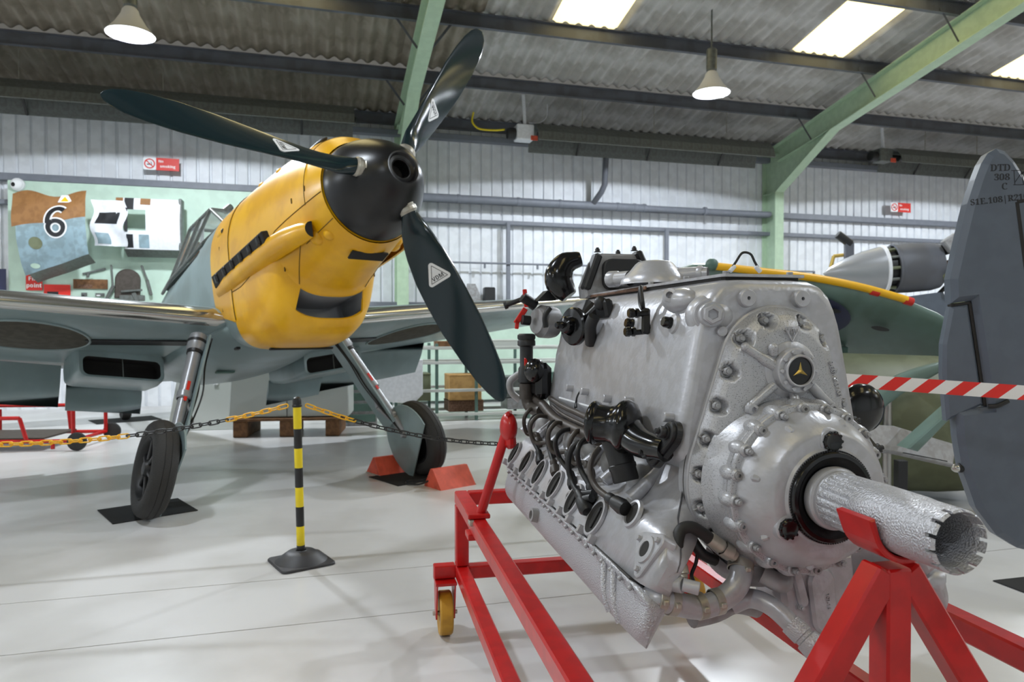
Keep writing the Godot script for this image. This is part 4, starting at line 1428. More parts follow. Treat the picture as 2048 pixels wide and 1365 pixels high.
func plumbing(e: Node3D) -> void:
	var g := Node3D.new()
	g.name = "coolant_pipework"
	e.add_child(g)
	var s := mk()
	# big coolant pipe from the left bank under the case
	var m := [bk(0.550, 0.05, -0.12), Vector3(-0.303, -0.212, -0.10), Vector3(-0.228, -0.234, -0.10), Vector3(-0.173, -0.228, -0.105), Vector3(-0.125, -0.200, -0.115), Vector3(-0.095, -0.155, -0.15), Vector3(-0.07, -0.11, -0.19)]
	tube(s, curve(m, 8), 0.0235, 20)
	obj("coolant_pipe", s, M.silver, g)
	for q in [[1, 0.0], [1, 0.35], [2, 0.2], [2, 0.9], [4, 0.6]]:
		var a: Vector3 = m[q[0]].lerp(m[q[0] + 1], q[1])
		var d: Vector3 = m[q[0] + 1] - m[q[0]]
		s = mk()
		lathe(s, [[0.024, -0.009], [0.0265, -0.008], [0.0265, 0.008], [0.024, 0.009]], 24, at(a, d))
		box(s, Vector3(0.012, 0.010, 0.010), Transform3D(Basis(), a + Vector3(0, 0.004, 0.029)), 0.002)
		obj("hose_clip", s, M.zinc, g)
	# elbow and banjo on the bank's front
	s = mk()
	cyl(s, bk(0.505, 0.045, -0.10), Vector3(-0.268, -0.176, -0.070), 0.016, 18)
	cyl(s, Vector3(-0.272, -0.172, -0.065), Vector3(-0.244, -0.178, -0.05), 0.013, 14)
	obj("banjo", s, M.silver, g)
	# black hose arching from the banjo to the case
	s = mk()
	tube(s, curve([Vector3(-0.262, -0.130, -0.11), Vector3(-0.256, -0.105, -0.12), Vector3(-0.243, -0.086, -0.13), Vector3(-0.222, -0.082, -0.13), Vector3(-0.198, -0.095, -0.13), Vector3(-0.178, -0.110, -0.13)]), 0.0125, 14)
	obj("black_hose", s, M.rubber, g)
	for q in [[Vector3(-0.262, -0.126, -0.11), Vector3(-0.262, -0.168, -0.085)], [Vector3(-0.180, -0.108, -0.13), Vector3(-0.128, -0.146, -0.12)]]:
		s = mk()
		var h: float = (q[1] - q[0]).length()
		lathe(s, [[0, 0], [0.0145, 0.0], [0.0145, h * 0.45], [0.012, h * 0.46], [0.012, h * 0.52]], 20, at(q[0], q[1] - q[0]))
		lathe(s, [[0.0165, h * 0.52], [0.0165, h * 0.85], [0.012, h * 0.87], [0.012, h], [0, h]], 6, at(q[0], q[1] - q[0]))
		obj("hose_end", s, M.zinc, g)
	# second pipe with an end nut pointing to the front
	s = mk()
	tube(s, curve([Vector3(-0.115, -0.262, -0.16), Vector3(-0.080, -0.245, -0.145), Vector3(-0.050, -0.252, -0.11), Vector3(-0.020, -0.285, -0.07)], 8), 0.020, 18)
	obj("drain_pipe", s, M.silver, g)
	s = mk()
	var a2 := Vector3(-0.028, -0.276, -0.08)
	lathe(s, [[0.023, 0.0], [0.023, 0.03], [0.020, 0.032], [0.020, 0.038], [0.025, 0.040], [0.027, 0.06], [0.024, 0.072], [0.016, 0.08], [0, 0.082]], 22, at(a2, Vector3(0.42, -0.52, 0.60)))
	obj("end_nut", s, M.silver_rough, g)
	s = mk()
	tube(s, curve([Vector3(-0.20, -0.285, -0.17), Vector3(-0.14, -0.282, -0.18), Vector3(-0.09, -0.272, -0.19), Vector3(-0.03, -0.29, -0.20)]), 0.022, 14)
	obj("lower_pipe", s, M.silver_dull, g)
	# pump body under the case
	s = mk()
	prism(s, PackedVector2Array([Vector2(-0.03, -0.15), Vector2(0.02, -0.165), Vector2(0.16, -0.16), Vector2(0.17, -0.25), Vector2(0.13, -0.34), Vector2(0.05, -0.35), Vector2(0.0, -0.30)]), -0.24, -0.13, Transform3D(), 0.010)
	obj("pump_body", s, M.silver, g)
	s = mk()
	prism(s, hull2(Vector2(0.075, -0.215), 0.032, Vector2(0.085, -0.295), 0.030, 40), -0.135, -0.118, Transform3D(), 0.006, true)
	prism(s, hull2(Vector2(0.020, -0.20), 0.012, Vector2(0.035, -0.255), 0.012, 24), -0.135, -0.122, Transform3D(), 0.004, true)
	obj("pump_cover", s, M.silver, g)
	words("raised_numbers", "101-16", 0.008, M.silver, g, Transform3D(Basis(Vector3(0, 0, 1), -1.45), Vector3(0.087, -0.255, -0.1175)), 0.003)
	var bm := bolt_mesh(0.007, 0.01)
	for q in [[0.012, -0.178], [0.028, -0.266], [0.045, -0.325], [0.13, -0.18], [0.125, -0.33]]:
		put("bolt", bm, M.silver, g, at(Vector3(q[0], q[1], -0.13), Vector3(0, 0, 1)))
	s = mk()
	lathe(s, [[0.19, -0.19], [0.17, -0.235], [0.11, -0.26], [0, -0.27]], 40, at(Vector3(0, -0.03, 0), Vector3(0, 0, 1)))
	ball(s, Vector3(-0.02, -0.19, -0.24), Vector3(0.10, 0.06, 0.10), 20, 12)
	obj("sump", s, M.silver_dull, g)
	s = mk()
	tube(s, curve([Vector3(-0.06, -0.19, -0.13), Vector3(-0.03, -0.205, -0.11), Vector3(-0.01, -0.2, -0.13)]), 0.02, 14)
	obj("scavenge_elbow", s, M.silver_dull, g)
	# black cable and hanging clip under the hose
	s = mk()
	tube(s, curve([Vector3(-0.19, -0.13, -0.16), Vector3(-0.195, -0.165, -0.16), Vector3(-0.205, -0.19, -0.16), Vector3(-0.195, -0.21, -0.17)]), 0.004, 8)
	tube(s, curve([Vector3(-0.20, -0.12, -0.17), Vector3(-0.18, -0.15, -0.16), Vector3(-0.15, -0.165, -0.16)]), 0.012, 8)
	obj("black_cable", s, M.black_dull, g)

# ---------------------------------------------------------------- its stand
func engine_stand() -> void:
	var t := thing("engine_stand", "red welded steel engine stand with yellow castors", "engine stand", EX)
	var b := 0.052
	var s := mk()
	for x in [-0.478, 0.478]:
		for y in [-0.362, -0.662]:
			s = mk()
			bar(s, Vector3(x, y, -1.66), Vector3(x, y, 0.62), b, b, 0.005)
			obj("side_rail", s, M.red, t)
		for z in [-1.634, 0.60]:
			s = mk()
			bar(s, Vector3(x, -0.635, z), Vector3(x, -0.388, z), b, b, 0.005)
			obj("upright", s, M.red, t)
	for q in [[-0.362, -1.634], [-0.662, -1.634], [-0.662, 0.16], [-0.662, 0.60]]:
		s = mk()
		bar(s, Vector3(-0.452, q[0], q[1]), Vector3(0.452, q[0], q[1]), b, b, 0.005)
		obj("cross_member", s, M.red, t)
	# castor arms and castors
	for x in [-0.545, 0.545]:
		for z in [-1.66, 0.60]:
			var sx: float = sign(x)
			s = mk()
			bar(s, Vector3(x * 0.92, -0.662, z), Vector3(x + sx * 0.045, -0.662, z), b, b, 0.004)
			obj("castor_arm", s, M.red, t)
			var cn := Node3D.new()
			cn.name = "castor"
			t.add_child(cn, true)
			var c := Vector3(x, -0.830, z + 0.01)
			s = mk()
			for d in [-0.036, 0.036]:
				prism(s, PackedVector2Array([Vector2(-0.055, 0.13), Vector2(0.055, 0.13), Vector2(0.02, -0.02), Vector2(-0.02, -0.02)]), -0.003, 0.003, Transform3D(Basis(Vector3(0, 0, 1), Vector3(0, 1, 0), Vector3(1, 0, 0)), c + Vector3(d, 0, 0)))
			box(s, Vector3(0.085, 0.012, 0.12), Transform3D(Basis(), c + Vector3(0, 0.133, 0)), 0.002)
			obj("fork", s, M.red, cn)
			s = mk()
			lathe(s, [[0.0, -0.024], [0.055, -0.024], [0.060, -0.026], [0.082, -0.026], [0.087, -0.020], [0.087, 0.020], [0.082, 0.026], [0.060, 0.026], [0.055, 0.024], [0, 0.024]], 40, at(c, Vector3(1, 0, 0)))
			obj("wheel", s, M.castor, cn)
			s = mk()
			cyl(s, c + Vector3(-0.05, 0, 0), c + Vector3(0.05, 0, 0), 0.009, 12)
			obj("axle", s, M.zinc, cn)
	# rear arms clamp on the rails and hold the engine's rear feet
	for d in [1.0, -1.0]:
		s = mk()
		tube(s, [Vector3(-0.470 * d, -0.335, -1.24), Vector3(-0.372 * d, 0.000, -1.20)], 0.017, 16)
		obj("rear_arm", s, M.red, t)
		s = mk()
		ball(s, Vector3(-0.375 * d, -0.02, -1.20), Vector3(0.03, 0.055, 0.05), 16, 10)
		bar(s, Vector3(-0.372 * d, 0.02, -1.21), Vector3(-0.372 * d, -0.09, -1.18), 0.035, 0.055, 0.012)
		bar(s, Vector3(-0.36 * d, 0.028, -1.245), Vector3(-0.385 * d, 0.032, -1.165), 0.016, 0.016, 0.004)
		obj("foot_bracket", s, M.red, t)
		s = mk()
		box(s, Vector3(0.078, 0.016, 0.075), Transform3D(Basis(), Vector3(-0.478 * d, -0.327, -1.24)), 0.003)
		obj("rail_clamp", s, M.red, t)
		s = mk()
		box(s, Vector3(0.078, 0.022, 0.075), Transform3D(Basis(), Vector3(-0.478 * d, -0.398, -1.24)), 0.003)
		obj("rail_clamp", s, M.red, t)
		s = mk()
		box(s, Vector3(0.02, 0.018, 0.04), Transform3D(Basis(), Vector3(-0.505 * d, -0.345, -1.205)), 0.003)
		obj("worn_block", s, M.zinc, t)
	# front trestle: post, two raking legs and the saddle under the shaft
	s = mk()
	bar(s, Vector3(0, -0.636, 0.16), Vector3(0, -0.080, 0.16), 0.048, 0.048, 0.004)
	obj("post", s, M.red, t)
	for d in [-1.0, 1.0]:
		s = mk()
		bar(s, Vector3(0.018 * d, -0.085, 0.16), Vector3(0.385 * d, -0.64, 0.16), 0.048, 0.046, 0.004)
		obj("raking_leg", s, M.red, t)
	s = mk()
	# saddle: half ring strip bent round the shaft
	var ro := []
	for z in [0.118, 0.200]:
		var ring := PackedVector3Array()
		for i in 17:
			var a := lerpf(deg_to_rad(197), deg_to_rad(343), i / 16.0)
			ring.append(Vector3(cos(a) * 0.0555, sin(a) * 0.0555, z))
		for i in 17:
			var a := lerpf(deg_to_rad(343), deg_to_rad(197), i / 16.0)
			ring.append(Vector3(cos(a) * 0.066, sin(a) * 0.066, z))
		ro.append(ring)
	var pl := PackedVector2Array()
	for p in ro[0]:
		pl.append(Vector2(p.x, p.y))
	# ears flare outwards
	pl.insert(0, Vector2(-0.062, 0.012))
	pl.append(Vector2(-0.074, 0.010))
	var k := 18
	pl.insert(k, Vector2(0.062, 0.012))
	pl.insert(k + 1, Vector2(0.074, 0.010))
	prism(s, pl, 0.118, 0.200, Transform3D(), 0.003)
	obj("saddle", s, M.red, t)

# ---------------------------------------------------------------- the fighter
# stations of the nose and body: z, half width, top, bottom, fullness of the upper and lower half
const BODY := [[-0.262, 0.335, 0.340, -0.338, 2.0, 2.0], [-0.32, 0.342, 0.395, -0.352, 2.05, 2.05], [-0.40, 0.350, 0.440, -0.372, 2.1, 2.1], [-0.55, 0.362, 0.478, -0.405, 2.2, 2.2], [-0.75, 0.378, 0.505, -0.440, 2.25, 2.4], [-0.88, 0.388, 0.516, -0.478, 2.3, 2.6], [-0.905, 0.390, 0.519, -0.505, 2.3, 2.7], [-0.985, 0.396, 0.524, -0.655, 2.3, 3.0], [-1.03, 0.399, 0.527, -0.697, 2.3, 3.3], [-1.12, 0.404, 0.531, -0.732, 2.3, 3.8], [-1.30, 0.413, 0.539, -0.754, 2.3, 4.4], [-1.50, 0.422, 0.547, -0.748, 2.3, 5.0], [-1.68, 0.426, 0.552, -0.722, 2.3, 5.0], [-2.05, 0.430, 0.556, -0.640, 2.3, 3.2], [-2.40, 0.428, 0.540, -0.650, 2.3, 3.0], [-2.60, 0.424, 0.440, -0.650, 2.6, 2.8], [-3.20, 0.402, 0.400, -0.620, 2.8, 2.6], [-3.60, 0.378, 0.420, -0.585, 2.6, 2.5], [-3.90, 0.352, 0.500, -0.555, 2.2, 2.4], [-4.50, 0.300, 0.450, -0.475, 2.1, 2.3], [-5.40, 0.222, 0.385, -0.335, 2.1, 2.2], [-6.40, 0.130, 0.330, -0.190, 2.1, 2.1], [-7.20, 0.062, 0.290, -0.085, 2.0, 2.0], [-7.75, 0.022, 0.27, -0.03, 2.0, 2.0]]

func cw(z: float, a: float, out := 0.0) -> Vector3:
	# the skin at station z, at angle a (0 to the side, quarter turn to the top)
	var i := 0
	while i < BODY.size() - 2 and z < BODY[i + 1][0]:
		i += 1
	var p: Array = BODY[i]
	var q: Array = BODY[i + 1]
	var t := clampf((z - p[0]) / (q[0] - p[0]), 0.0, 1.0)
	var w := lerpf(p[1], q[1], t) + out
	var c := cos(a)
	var s := sin(a)
	var n := lerpf(p[4], q[4], t) if s >= 0 else lerpf(p[5], q[5], t)
	var h := (lerpf(p[2], q[2], t) + out) if s >= 0 else (out - lerpf(p[3], q[3], t))
	return Vector3(w * sign(c) * pow(absf(c), 2.0 / n), h * sign(s) * pow(absf(s), 2.0 / n), z)

func skin(s: SurfaceTool, zs: Array, a0: float, a1: float, n: int, out := 0.0) -> void:
	var loop := absf(a1 - a0) > 6.2
	var r := []
	for z in zs:
		var ring := PackedVector3Array()
		for j in (n if loop else n + 1):
			ring.append(cw(z, lerpf(a0, a1, float(j) / n), out))
		r.append(ring)
	rows(s, r, loop, 0.0)

func steps(a: float, b: float, n: int) -> Array:
	var o := []
	for i in n + 1:
		o.append(lerpf(a, b, float(i) / n))
	return o

func seam(g: Node3D, pts: Array, m: Material, r := 0.0028) -> void:
	var s := mk()
	tube(s, pts, r, 5, false)
	obj("panel_gap", s, m, g)

func aircraft() -> void:
	var g := thing("fighter_aircraft", "pale blue wartime fighter aircraft with yellow nose and black spinner", "aircraft", AX)
	nose(g)
	airscrew(g)
	body(g)
	cockpit(g)
	for d in [-1.0, 1.0]:
		wing(g, d)
		undercarriage(g, d)
	tail(g)

func nose(g: Node3D) -> void:
	var n := Node3D.new()
	n.name = "engine_cowling"
	g.add_child(n)
	var s := mk()
	# the skin is left open where the oil cooler breathes in under the chin
	var za := steps(-0.262, -0.55, 8) + steps(-0.60, -0.88, 6) + [-0.905]
	var zh := steps(-0.905, -0.985, 6)
	var zb := steps(-0.985, -1.12, 6) + steps(-1.18, -1.68, 9)
	skin(s, za, 0.0, TAU, 96)
	skin(s, zb, 0.0, TAU, 96)
	var h0 := -PI / 2 - 0.53
	var h1 := -PI / 2 + 0.53
	skin(s, zh, h1, h0 + TAU, 80)
	cap(s, circ(96, 0.33, -0.263, at(Vector3.ZERO, Vector3(0, 0, 1))))
	obj("cowl_skin", s, M.yellow, n)
	s = mk()
	skin(s, steps(-1.66, -2.06, 6), -0.42, PI + 0.42, 64, 0.004)
	# lower corner of the rear cowl panel runs back to a point
	obj("rear_cowl_panel", s, M.yellow, n)
	for d in [-1.0, 1.0]:
		s = mk()
		var pa := cw(-1.66, -0.42, 0.004)
		var pb := cw(-2.06, -0.42, 0.004)
		var pc := cw(-2.06, -0.80, 0.004)
		for p in [[pa, pb, pc]]:
			s.set_smooth_group(-1)
			tri(s, Vector3(p[0].x * d, p[0].y, p[0].z), Vector3(p[1].x * d, p[1].y, p[1].z), Vector3(p[2].x * d - 0.003 * d, p[2].y, p[2].z))
		obj("cowl_corner", s, M.yellow, n)
	# oil cooler duct behind the opening
	s = mk()
	var edge := []
	for k in 25:
		edge.append(cw(-0.905, lerpf(h0, h1, k / 24.0)))
	for k in range(1, 6):
		edge.append(cw(zh[k], h1))
	for k in 25:
		edge.append(cw(-0.985, lerpf(h1, h0, k / 24.0)))
	for k in range(5, 0, -1):
		edge.append(cw(zh[k], h0))
	var lip := []
	var inn := []
	var deep := []
	for p in edge:
		var q: Vector3 = p
		var top: bool = q.z > -0.94
		lip.append(q)
		inn.append(Vector3(q.x * 0.985, q.y + (-0.006 if top else 0.012), q.z - 0.012))
		deep.append(Vector3(q.x * 0.93, lerpf(q.y, -0.58, 0.15), -1.24))
	rows(s, [PackedVector3Array(lip), PackedVector3Array(inn)], true, 0.0)
	obj("intake_lip", s, M.yellow, n)
	s = mk()
	rows(s, [PackedVector3Array(inn), PackedVector3Array(deep)], true, 0.0)
	cap(s, deep)
	obj("oil_cooler_duct", s, M.leg_grey, n)
	s = mk()
	box(s, Vector3(0.50, 0.014, 0.035), Transform3D(Basis(), Vector3(0.02, -0.746, -1.545)), 0.004)
	obj("outlet_slot", s, M.opening_shade, n)  # dark bar painted as the shade inside the outlet
	# slot below the spinner
	s = mk()
	var o := cw(-0.40, -PI / 2)
	prism(s, PackedVector2Array([Vector2(-0.105, 0.03), Vector2(0.150, 0.03), Vector2(0.125, -0.03), Vector2(-0.120, -0.03)]), -0.01, 0.006, Transform3D(Basis(Vector3(1, 0, 0), Vector3(0, 0.62, 0.78), Vector3(0, -0.78, 0.62)), o + Vector3(0, -0.004, 0.0)))
	obj("air_slot", s, M.opening_shade, n)  # raised dark plate; the shade of the slot is in its colour
	# exhaust fairings with stub pipes on both sides
	for d in [-1.0, 1.0]:
		var f := Node3D.new()
		f.name = "exhaust_fairing"
		n.add_child(f, true)
		s = mk()
		var fr := []
		for q in [[-0.44, 0.352, -0.215, 0.052, 0.030], [-0.52, 0.366, -0.208, 0.066, 0.044], [-0.70, 0.382, -0.195, 0.080, 0.056], [-0.92, 0.396, -0.185, 0.088, 0.058], [-1.3, 0.412, -0.188, 0.086, 0.052], [-1.7, 0.424, -0.195, 0.080, 0.044], [-1.94, 0.428, -0.200, 0.062, 0.024]]:
			var ring := PackedVector3Array()
			for j in 15:
				var a := lerpf(-PI / 2, PI / 2, j / 14.0)
				ring.append(Vector3(d * (q[1] - 0.02 + (q[4] + 0.02) * cos(a)), q[2] + q[3] * sin(a), q[0]))
			fr.append(ring)
		rows(s, fr, false, 0.0)
		obj("shroud", s, M.yellow, f)
		s = mk()
		cap(s, fr[0])
		obj("shroud_mouth", s, M.opening_shade, f)  # flat cap painted as the shade in the mouth
		# dark bar painted as the shaded slot along the upper face and six stubs in it
		s = mk()
		var u0 := Vector3(d * 0.432, -0.118, -0.915)
		var u1 := Vector3(d * 0.448, -0.140, -1.915)
		bar(s, u0, u1, 0.050, 0.098, 0.006, Vector3(0.25 * d, 1, 0))
		obj("exhaust_slot", s, M.opening_shade, f)
		for k in 6:
			var c := u0.lerp(u1, (k + 0.55) / 6.0) + Vector3(d * 0.020, 0, 0)
			s = mk()
			box(s, Vector3(0.030, 0.070, 0.105), Transform3D(Basis(Vector3(0, 1, 0), d * 0.28) * Basis(Vector3(0, 0, 1), -0.25 * d), c), 0.012)
			obj("exhaust_stub", s, M.black_dull, f)
	# panel gaps, catches and blisters
	for d in [0.0, PI]:
		var f := func(a: float) -> float: return a if d == 0.0 else PI - a
		seam(n, steps(-0.27, -0.62, 6).map(func(z): return cw(z, f.call(-0.10), 0.001)), M.seam)
		seam(n, steps(-0.27, -0.60, 6).map(func(z): return cw(z, f.call(-0.62), 0.001)), M.seam)
		seam(n, steps(-0.62, -1.66, 12).map(func(z): return cw(z, f.call(-0.10), 0.001)), M.seam)
		seam(n, steps(-0.12, 1.2, 10).map(func(a): return cw(-0.46, f.call(a), 0.001)), M.seam)
		seam(n, steps(-0.4, 1.3, 14).map(func(a): return cw(-1.66, f.call(a), 0.004)), M.seam)
		seam(n, steps(-0.5, -1.0, 6).map(func(a): return cw(-0.62 - (a + 0.5) * -0.55, f.call(a), 0.001)), M.seam)
		for q in [[-0.50, -0.66, 0.055], [-0.40, -0.78, 0.042]]:
			var c := cw(q[0], f.call(q[1]), -0.02)
			var s2 := mk()
			ball(s2, c, Vector3(q[2], q[2], q[2]), 24, 14)
			obj("blister", s2, M.yellow, n)
		for q in [[-0.95, 0.80], [-1.28, 0.86]]:
			var c := cw(q[0], f.call(q[1]), -0.01)
			var s2 := mk()
			ball(s2, c, Vector3(0.024, 0.024, 0.045), 16, 10)
			obj("blister", s2, M.yellow, n)
		for q in [[-0.45, 0.10], [-0.62, 0.05], [-1.90, -0.30], [-1.85, 0.15], [-0.9, -0.62]]:
			var s2 := mk()
			var c := cw(q[0], f.call(q[1]), 0.001)
			box(s2, Vector3(0.008, 0.035, 0.010), Transform3D(Basis(), c), 0.002)
			obj("catch", s2, M.seam, n)
		var s3 := mk()
		var cc := cw(-1.88, f.call(0.40), -0.005)
		ball(s3, cc, Vector3(0.022, 0.032, 0.075), 16, 10)
		obj("fairing_cup", s3, M.yellow, n)
		s3 = mk()
		ball(s3, cc + Vector3(0, 0.0, 0.058), Vector3(0.018, 0.024, 0.024), 14, 8)
		obj("cup_mouth", s3, M.opening_shade, n)  # dark ball, coloured as shade inside the cup
	# gun troughs in the top
	for x in [-0.12, 0.12]:
		s = mk()
		var y0 := cw(-0.75, PI / 2).y
		ball(s, Vector3(x, y0 - 0.030, -0.72), Vector3(0.030, 0.022, 0.20), 16, 10)
		obj("gun_trough", s, M.black_dull, n)

func airscrew(g: Node3D) -> void:
	var p := Node3D.new()
	p.name = "propeller"
	g.add_child(p)
	var s := mk()
	var fz := at(Vector3.ZERO, Vector3(0, 0, 1))
	lathe(s, [[0.30, -0.255], [0.325, -0.252], [0.326, -0.235], [0.319, -0.19], [0.305, -0.14], [0.286, -0.09], [0.263, -0.045], [0.237, 0.0], [0.207, 0.045], [0.172, 0.09], [0.140, 0.122], [0.116, 0.140], [0.104, 0.146], [0.096, 0.144], [0.090, 0.136], [0.084, 0.126], [0.066, 0.120], [0.060, 0.122], [0.056, 0.118], [0.054, 0.06], [0.054, -0.05], [0, -0.05]], 80, fz)
	obj("spinner", s, M.spinner, p)
	s = mk()
	lathe(s, [[0.0535, 0.04], [0, 0.038]], 32, fz)
	obj("cannon_muzzle", s, M.opening_shade, p)
	# blade outline: radius, leading edge (around, forward), trailing edge (around, forward), thickness
	var tab := [[0.245, 0.050, 0.010, -0.050, -0.020, 0.098], [0.29, 0.062, 0.012, -0.060, -0.045, 0.085], [0.35, 0.077, 0.014, -0.073, -0.076, 0.066], [0.42, 0.083, 0.026, -0.084, -0.096, 0.054], [0.50, 0.088, 0.037, -0.094, -0.110, 0.046], [0.65, 0.096, 0.050, -0.110, -0.118, 0.036], [0.80, 0.104, 0.052, -0.118, -0.108, 0.030], [1.00, 0.113, 0.049, -0.122, -0.085, 0.024], [1.20, 0.110, 0.042, -0.112, -0.053, 0.018], [1.35, 0.098, 0.036, -0.093, -0.030, 0.014], [1.45, 0.080, 0.028, -0.069, -0.014, 0.011], [1.51, 0.058, 0.020, -0.045, -0.006, 0.009], [1.54, 0.034, 0.012, -0.022, -0.002, 0.007], [1.55, 0.012, 0.006, -0.004, 0.001, 0.004]]
	s = mk()
	var r := []
	for q in tab:
		var le := Vector3(q[1], 0, q[2])
		var te := Vector3(q[3], 0, q[4])
		var c := le - te
		var nn := Vector3(-c.z, 0, c.x).normalized()
		var ring := PackedVector3Array()
		var roundness: float = clampf((0.42 - q[0]) / 0.15, 0.0, 1.0)
		for j in 28:
			var a := TAU * j / 28.0
			var u := 0.5 + 0.5 * cos(a)
			var foil := sin(a) * lerpf(pow(u, 0.35) * 1.05 * (0.35 + 0.65 * (1.0 if sin(a) > 0 else 0.45)), 1.0, roundness)
			var v: Vector3 = te + c * u + nn * foil * q[5] * 0.5
			ring.append(Vector3(v.x, q[0], v.z))
		r.append(ring)
	rows(s, r, true, 0.0)
	cap(s, r[-1])
	var blade := mesh_of(s)
	s = mk()
	lathe(s, [[0.050, 0.15], [0.056, 0.165], [0.066, 0.170], [0.066, 0.196], [0.060, 0.200], [0.058, 0.206], [0.062, 0.210], [0.062, 0.232], [0.057, 0.238], [0.053, 0.246]], 36, Transform3D(Basis(), Vector3(0, 0, -0.004)))
	var collar := mesh_of(s)
	for k in 3:
		var ang := 0.9323 + k * TAU / 3.0 - PI / 2
		# local y runs along the blade, local x against the turn
		var t := Transform3D(Basis(Vector3(0, 0, 1), ang) * Basis.from_scale(Vector3(-1, 1, 1)), Vector3.ZERO)
		var b := Node3D.new()
		b.name = "blade"
		p.add_child(b, true)
		b.transform = Transform3D(Basis(Vector3(0, 0, 1), ang), Vector3.ZERO)
		put("blade_skin", mirror_mesh(blade), M.blade, b)
		put("root_collar", collar, M.zinc, b)
		# maker's triangle: white print on the front face
		var q: Array = [0.655, 0.096, 0.050, -0.110, -0.118]
		var le := Vector3(-q[1], 0, q[2])
		var te := Vector3(-q[3], 0, q[4])
		var ex := (te - le).normalized()
		var ez := ex.cross(Vector3(0, 1, 0)).normalized()
		if ez.z < 0: ez = -ez
		var ft := Transform3D(Basis(ex, ez.cross(ex), ez), le.lerp(te, 0.46) + Vector3(0, 0.655, 0) + ez * 0.0165)
		decal(b, ft)

func decal(b: Node3D, ft: Transform3D) -> void:
	var s := mk()
	var tp := PackedVector2Array()
	var tq := PackedVector2Array()
	for k in 3:
		var a := -PI / 2 + TAU * k / 3.0 + 0.10
		tp.append_array(oval(6, 0.018, 0.018, Vector2.from_angle(a) * 0.066, a - 1.05, a + 1.05))
		tq.append(Vector2.from_angle(a) * 0.066)
	prism(s, tp, -0.004, 0.0006, ft)
	var d := obj("decal", s, M.white, b)
	s = mk()
	for k in 3:
		bar(s, ft * Vector3(tq[k].x, tq[k].y, 0.0008), ft * Vector3(tq[(k + 1) % 3].x, tq[(k + 1) % 3].y, 0.0008), 0.0035, 0.0008, 0.0, ft.basis.z)
	obj("printed_border", s, M.ink, d)
	words("print", "VDM", 0.026, M.ink, d, ft * Transform3D(Basis(Vector3(0, 0, 1), PI + 0.1), Vector3(0.0, 0.014, 0.001)), 0.0006, "Droid Sans", true)

func mirror_mesh(m: ArrayMesh) -> ArrayMesh:
	if M.has("_mirror"):
		return M["_mirror"]
	var a := m.surface_get_arrays(0)
	var v: PackedVector3Array = a[Mesh.ARRAY_VERTEX]
	var n: PackedVector3Array = a[Mesh.ARRAY_NORMAL]
	for i in v.size():
		v[i].x = -v[i].x
		n[i].x = -n[i].x
	for i in range(0, v.size(), 3):
		var t := v[i]; v[i] = v[i + 1]; v[i + 1] = t
		t = n[i]; n[i] = n[i + 1]; n[i + 1] = t
	a[Mesh.ARRAY_VERTEX] = v
	a[Mesh.ARRAY_NORMAL] = n
	a[Mesh.ARRAY_TANGENT] = null
	var o := ArrayMesh.new()
	o.add_surface_from_arrays(Mesh.PRIMITIVE_TRIANGLES, a)
	M["_mirror"] = o
	return o

func body(g: Node3D) -> void:
	var s := mk()
	skin(s, steps(-1.66, -2.40, 8) + [-2.5, -2.6] + steps(-2.8, -3.9, 8) + steps(-4.2, -7.75, 12), 0.0, TAU, 64)
	var f := obj("fuselage", s, M.pale_blue, g)
	# wing root fillet under the belly
	s = mk()
	ball(s, Vector3(0, -0.50, -2.9), Vector3(0.62, 0.20, 1.25), 32, 16)
	obj("belly_fairing", s, M.pale_blue, f)
	for q in [[-0.32, -1.95], [-0.1, -2.3], [0.18, -2.35]]:
		s = mk()
		box(s, Vector3(0.035, 0.02, 0.05), Transform3D(Basis(), Vector3(q[0], -0.655, q[1])), 0.004)
		obj("drain_lug", s, M.black_dull, f)
	s = mk()
	box(s, Vector3(0.16, 0.02, 0.05), Transform3D(Basis(Vector3(0, 1, 0), 0.1), Vector3(-0.16, -0.70, -2.75)), 0.006)
	obj("belly_slot", s, M.dark_green, f)

func pane(g: Node3D, pts: Array, called := "pane") -> void:
	var s := mk()
	s.set_smooth_group(-1)
	quad(s, pts[0], pts[1], pts[2], pts[3])
	var n: Vector3 = (pts[1] - pts[0]).cross(pts[3] - pts[0]).normalized() * 0.005
	quad(s, pts[0] + n, pts[3] + n, pts[2] + n, pts[1] + n)
	obj(called, s, M.glass, g)

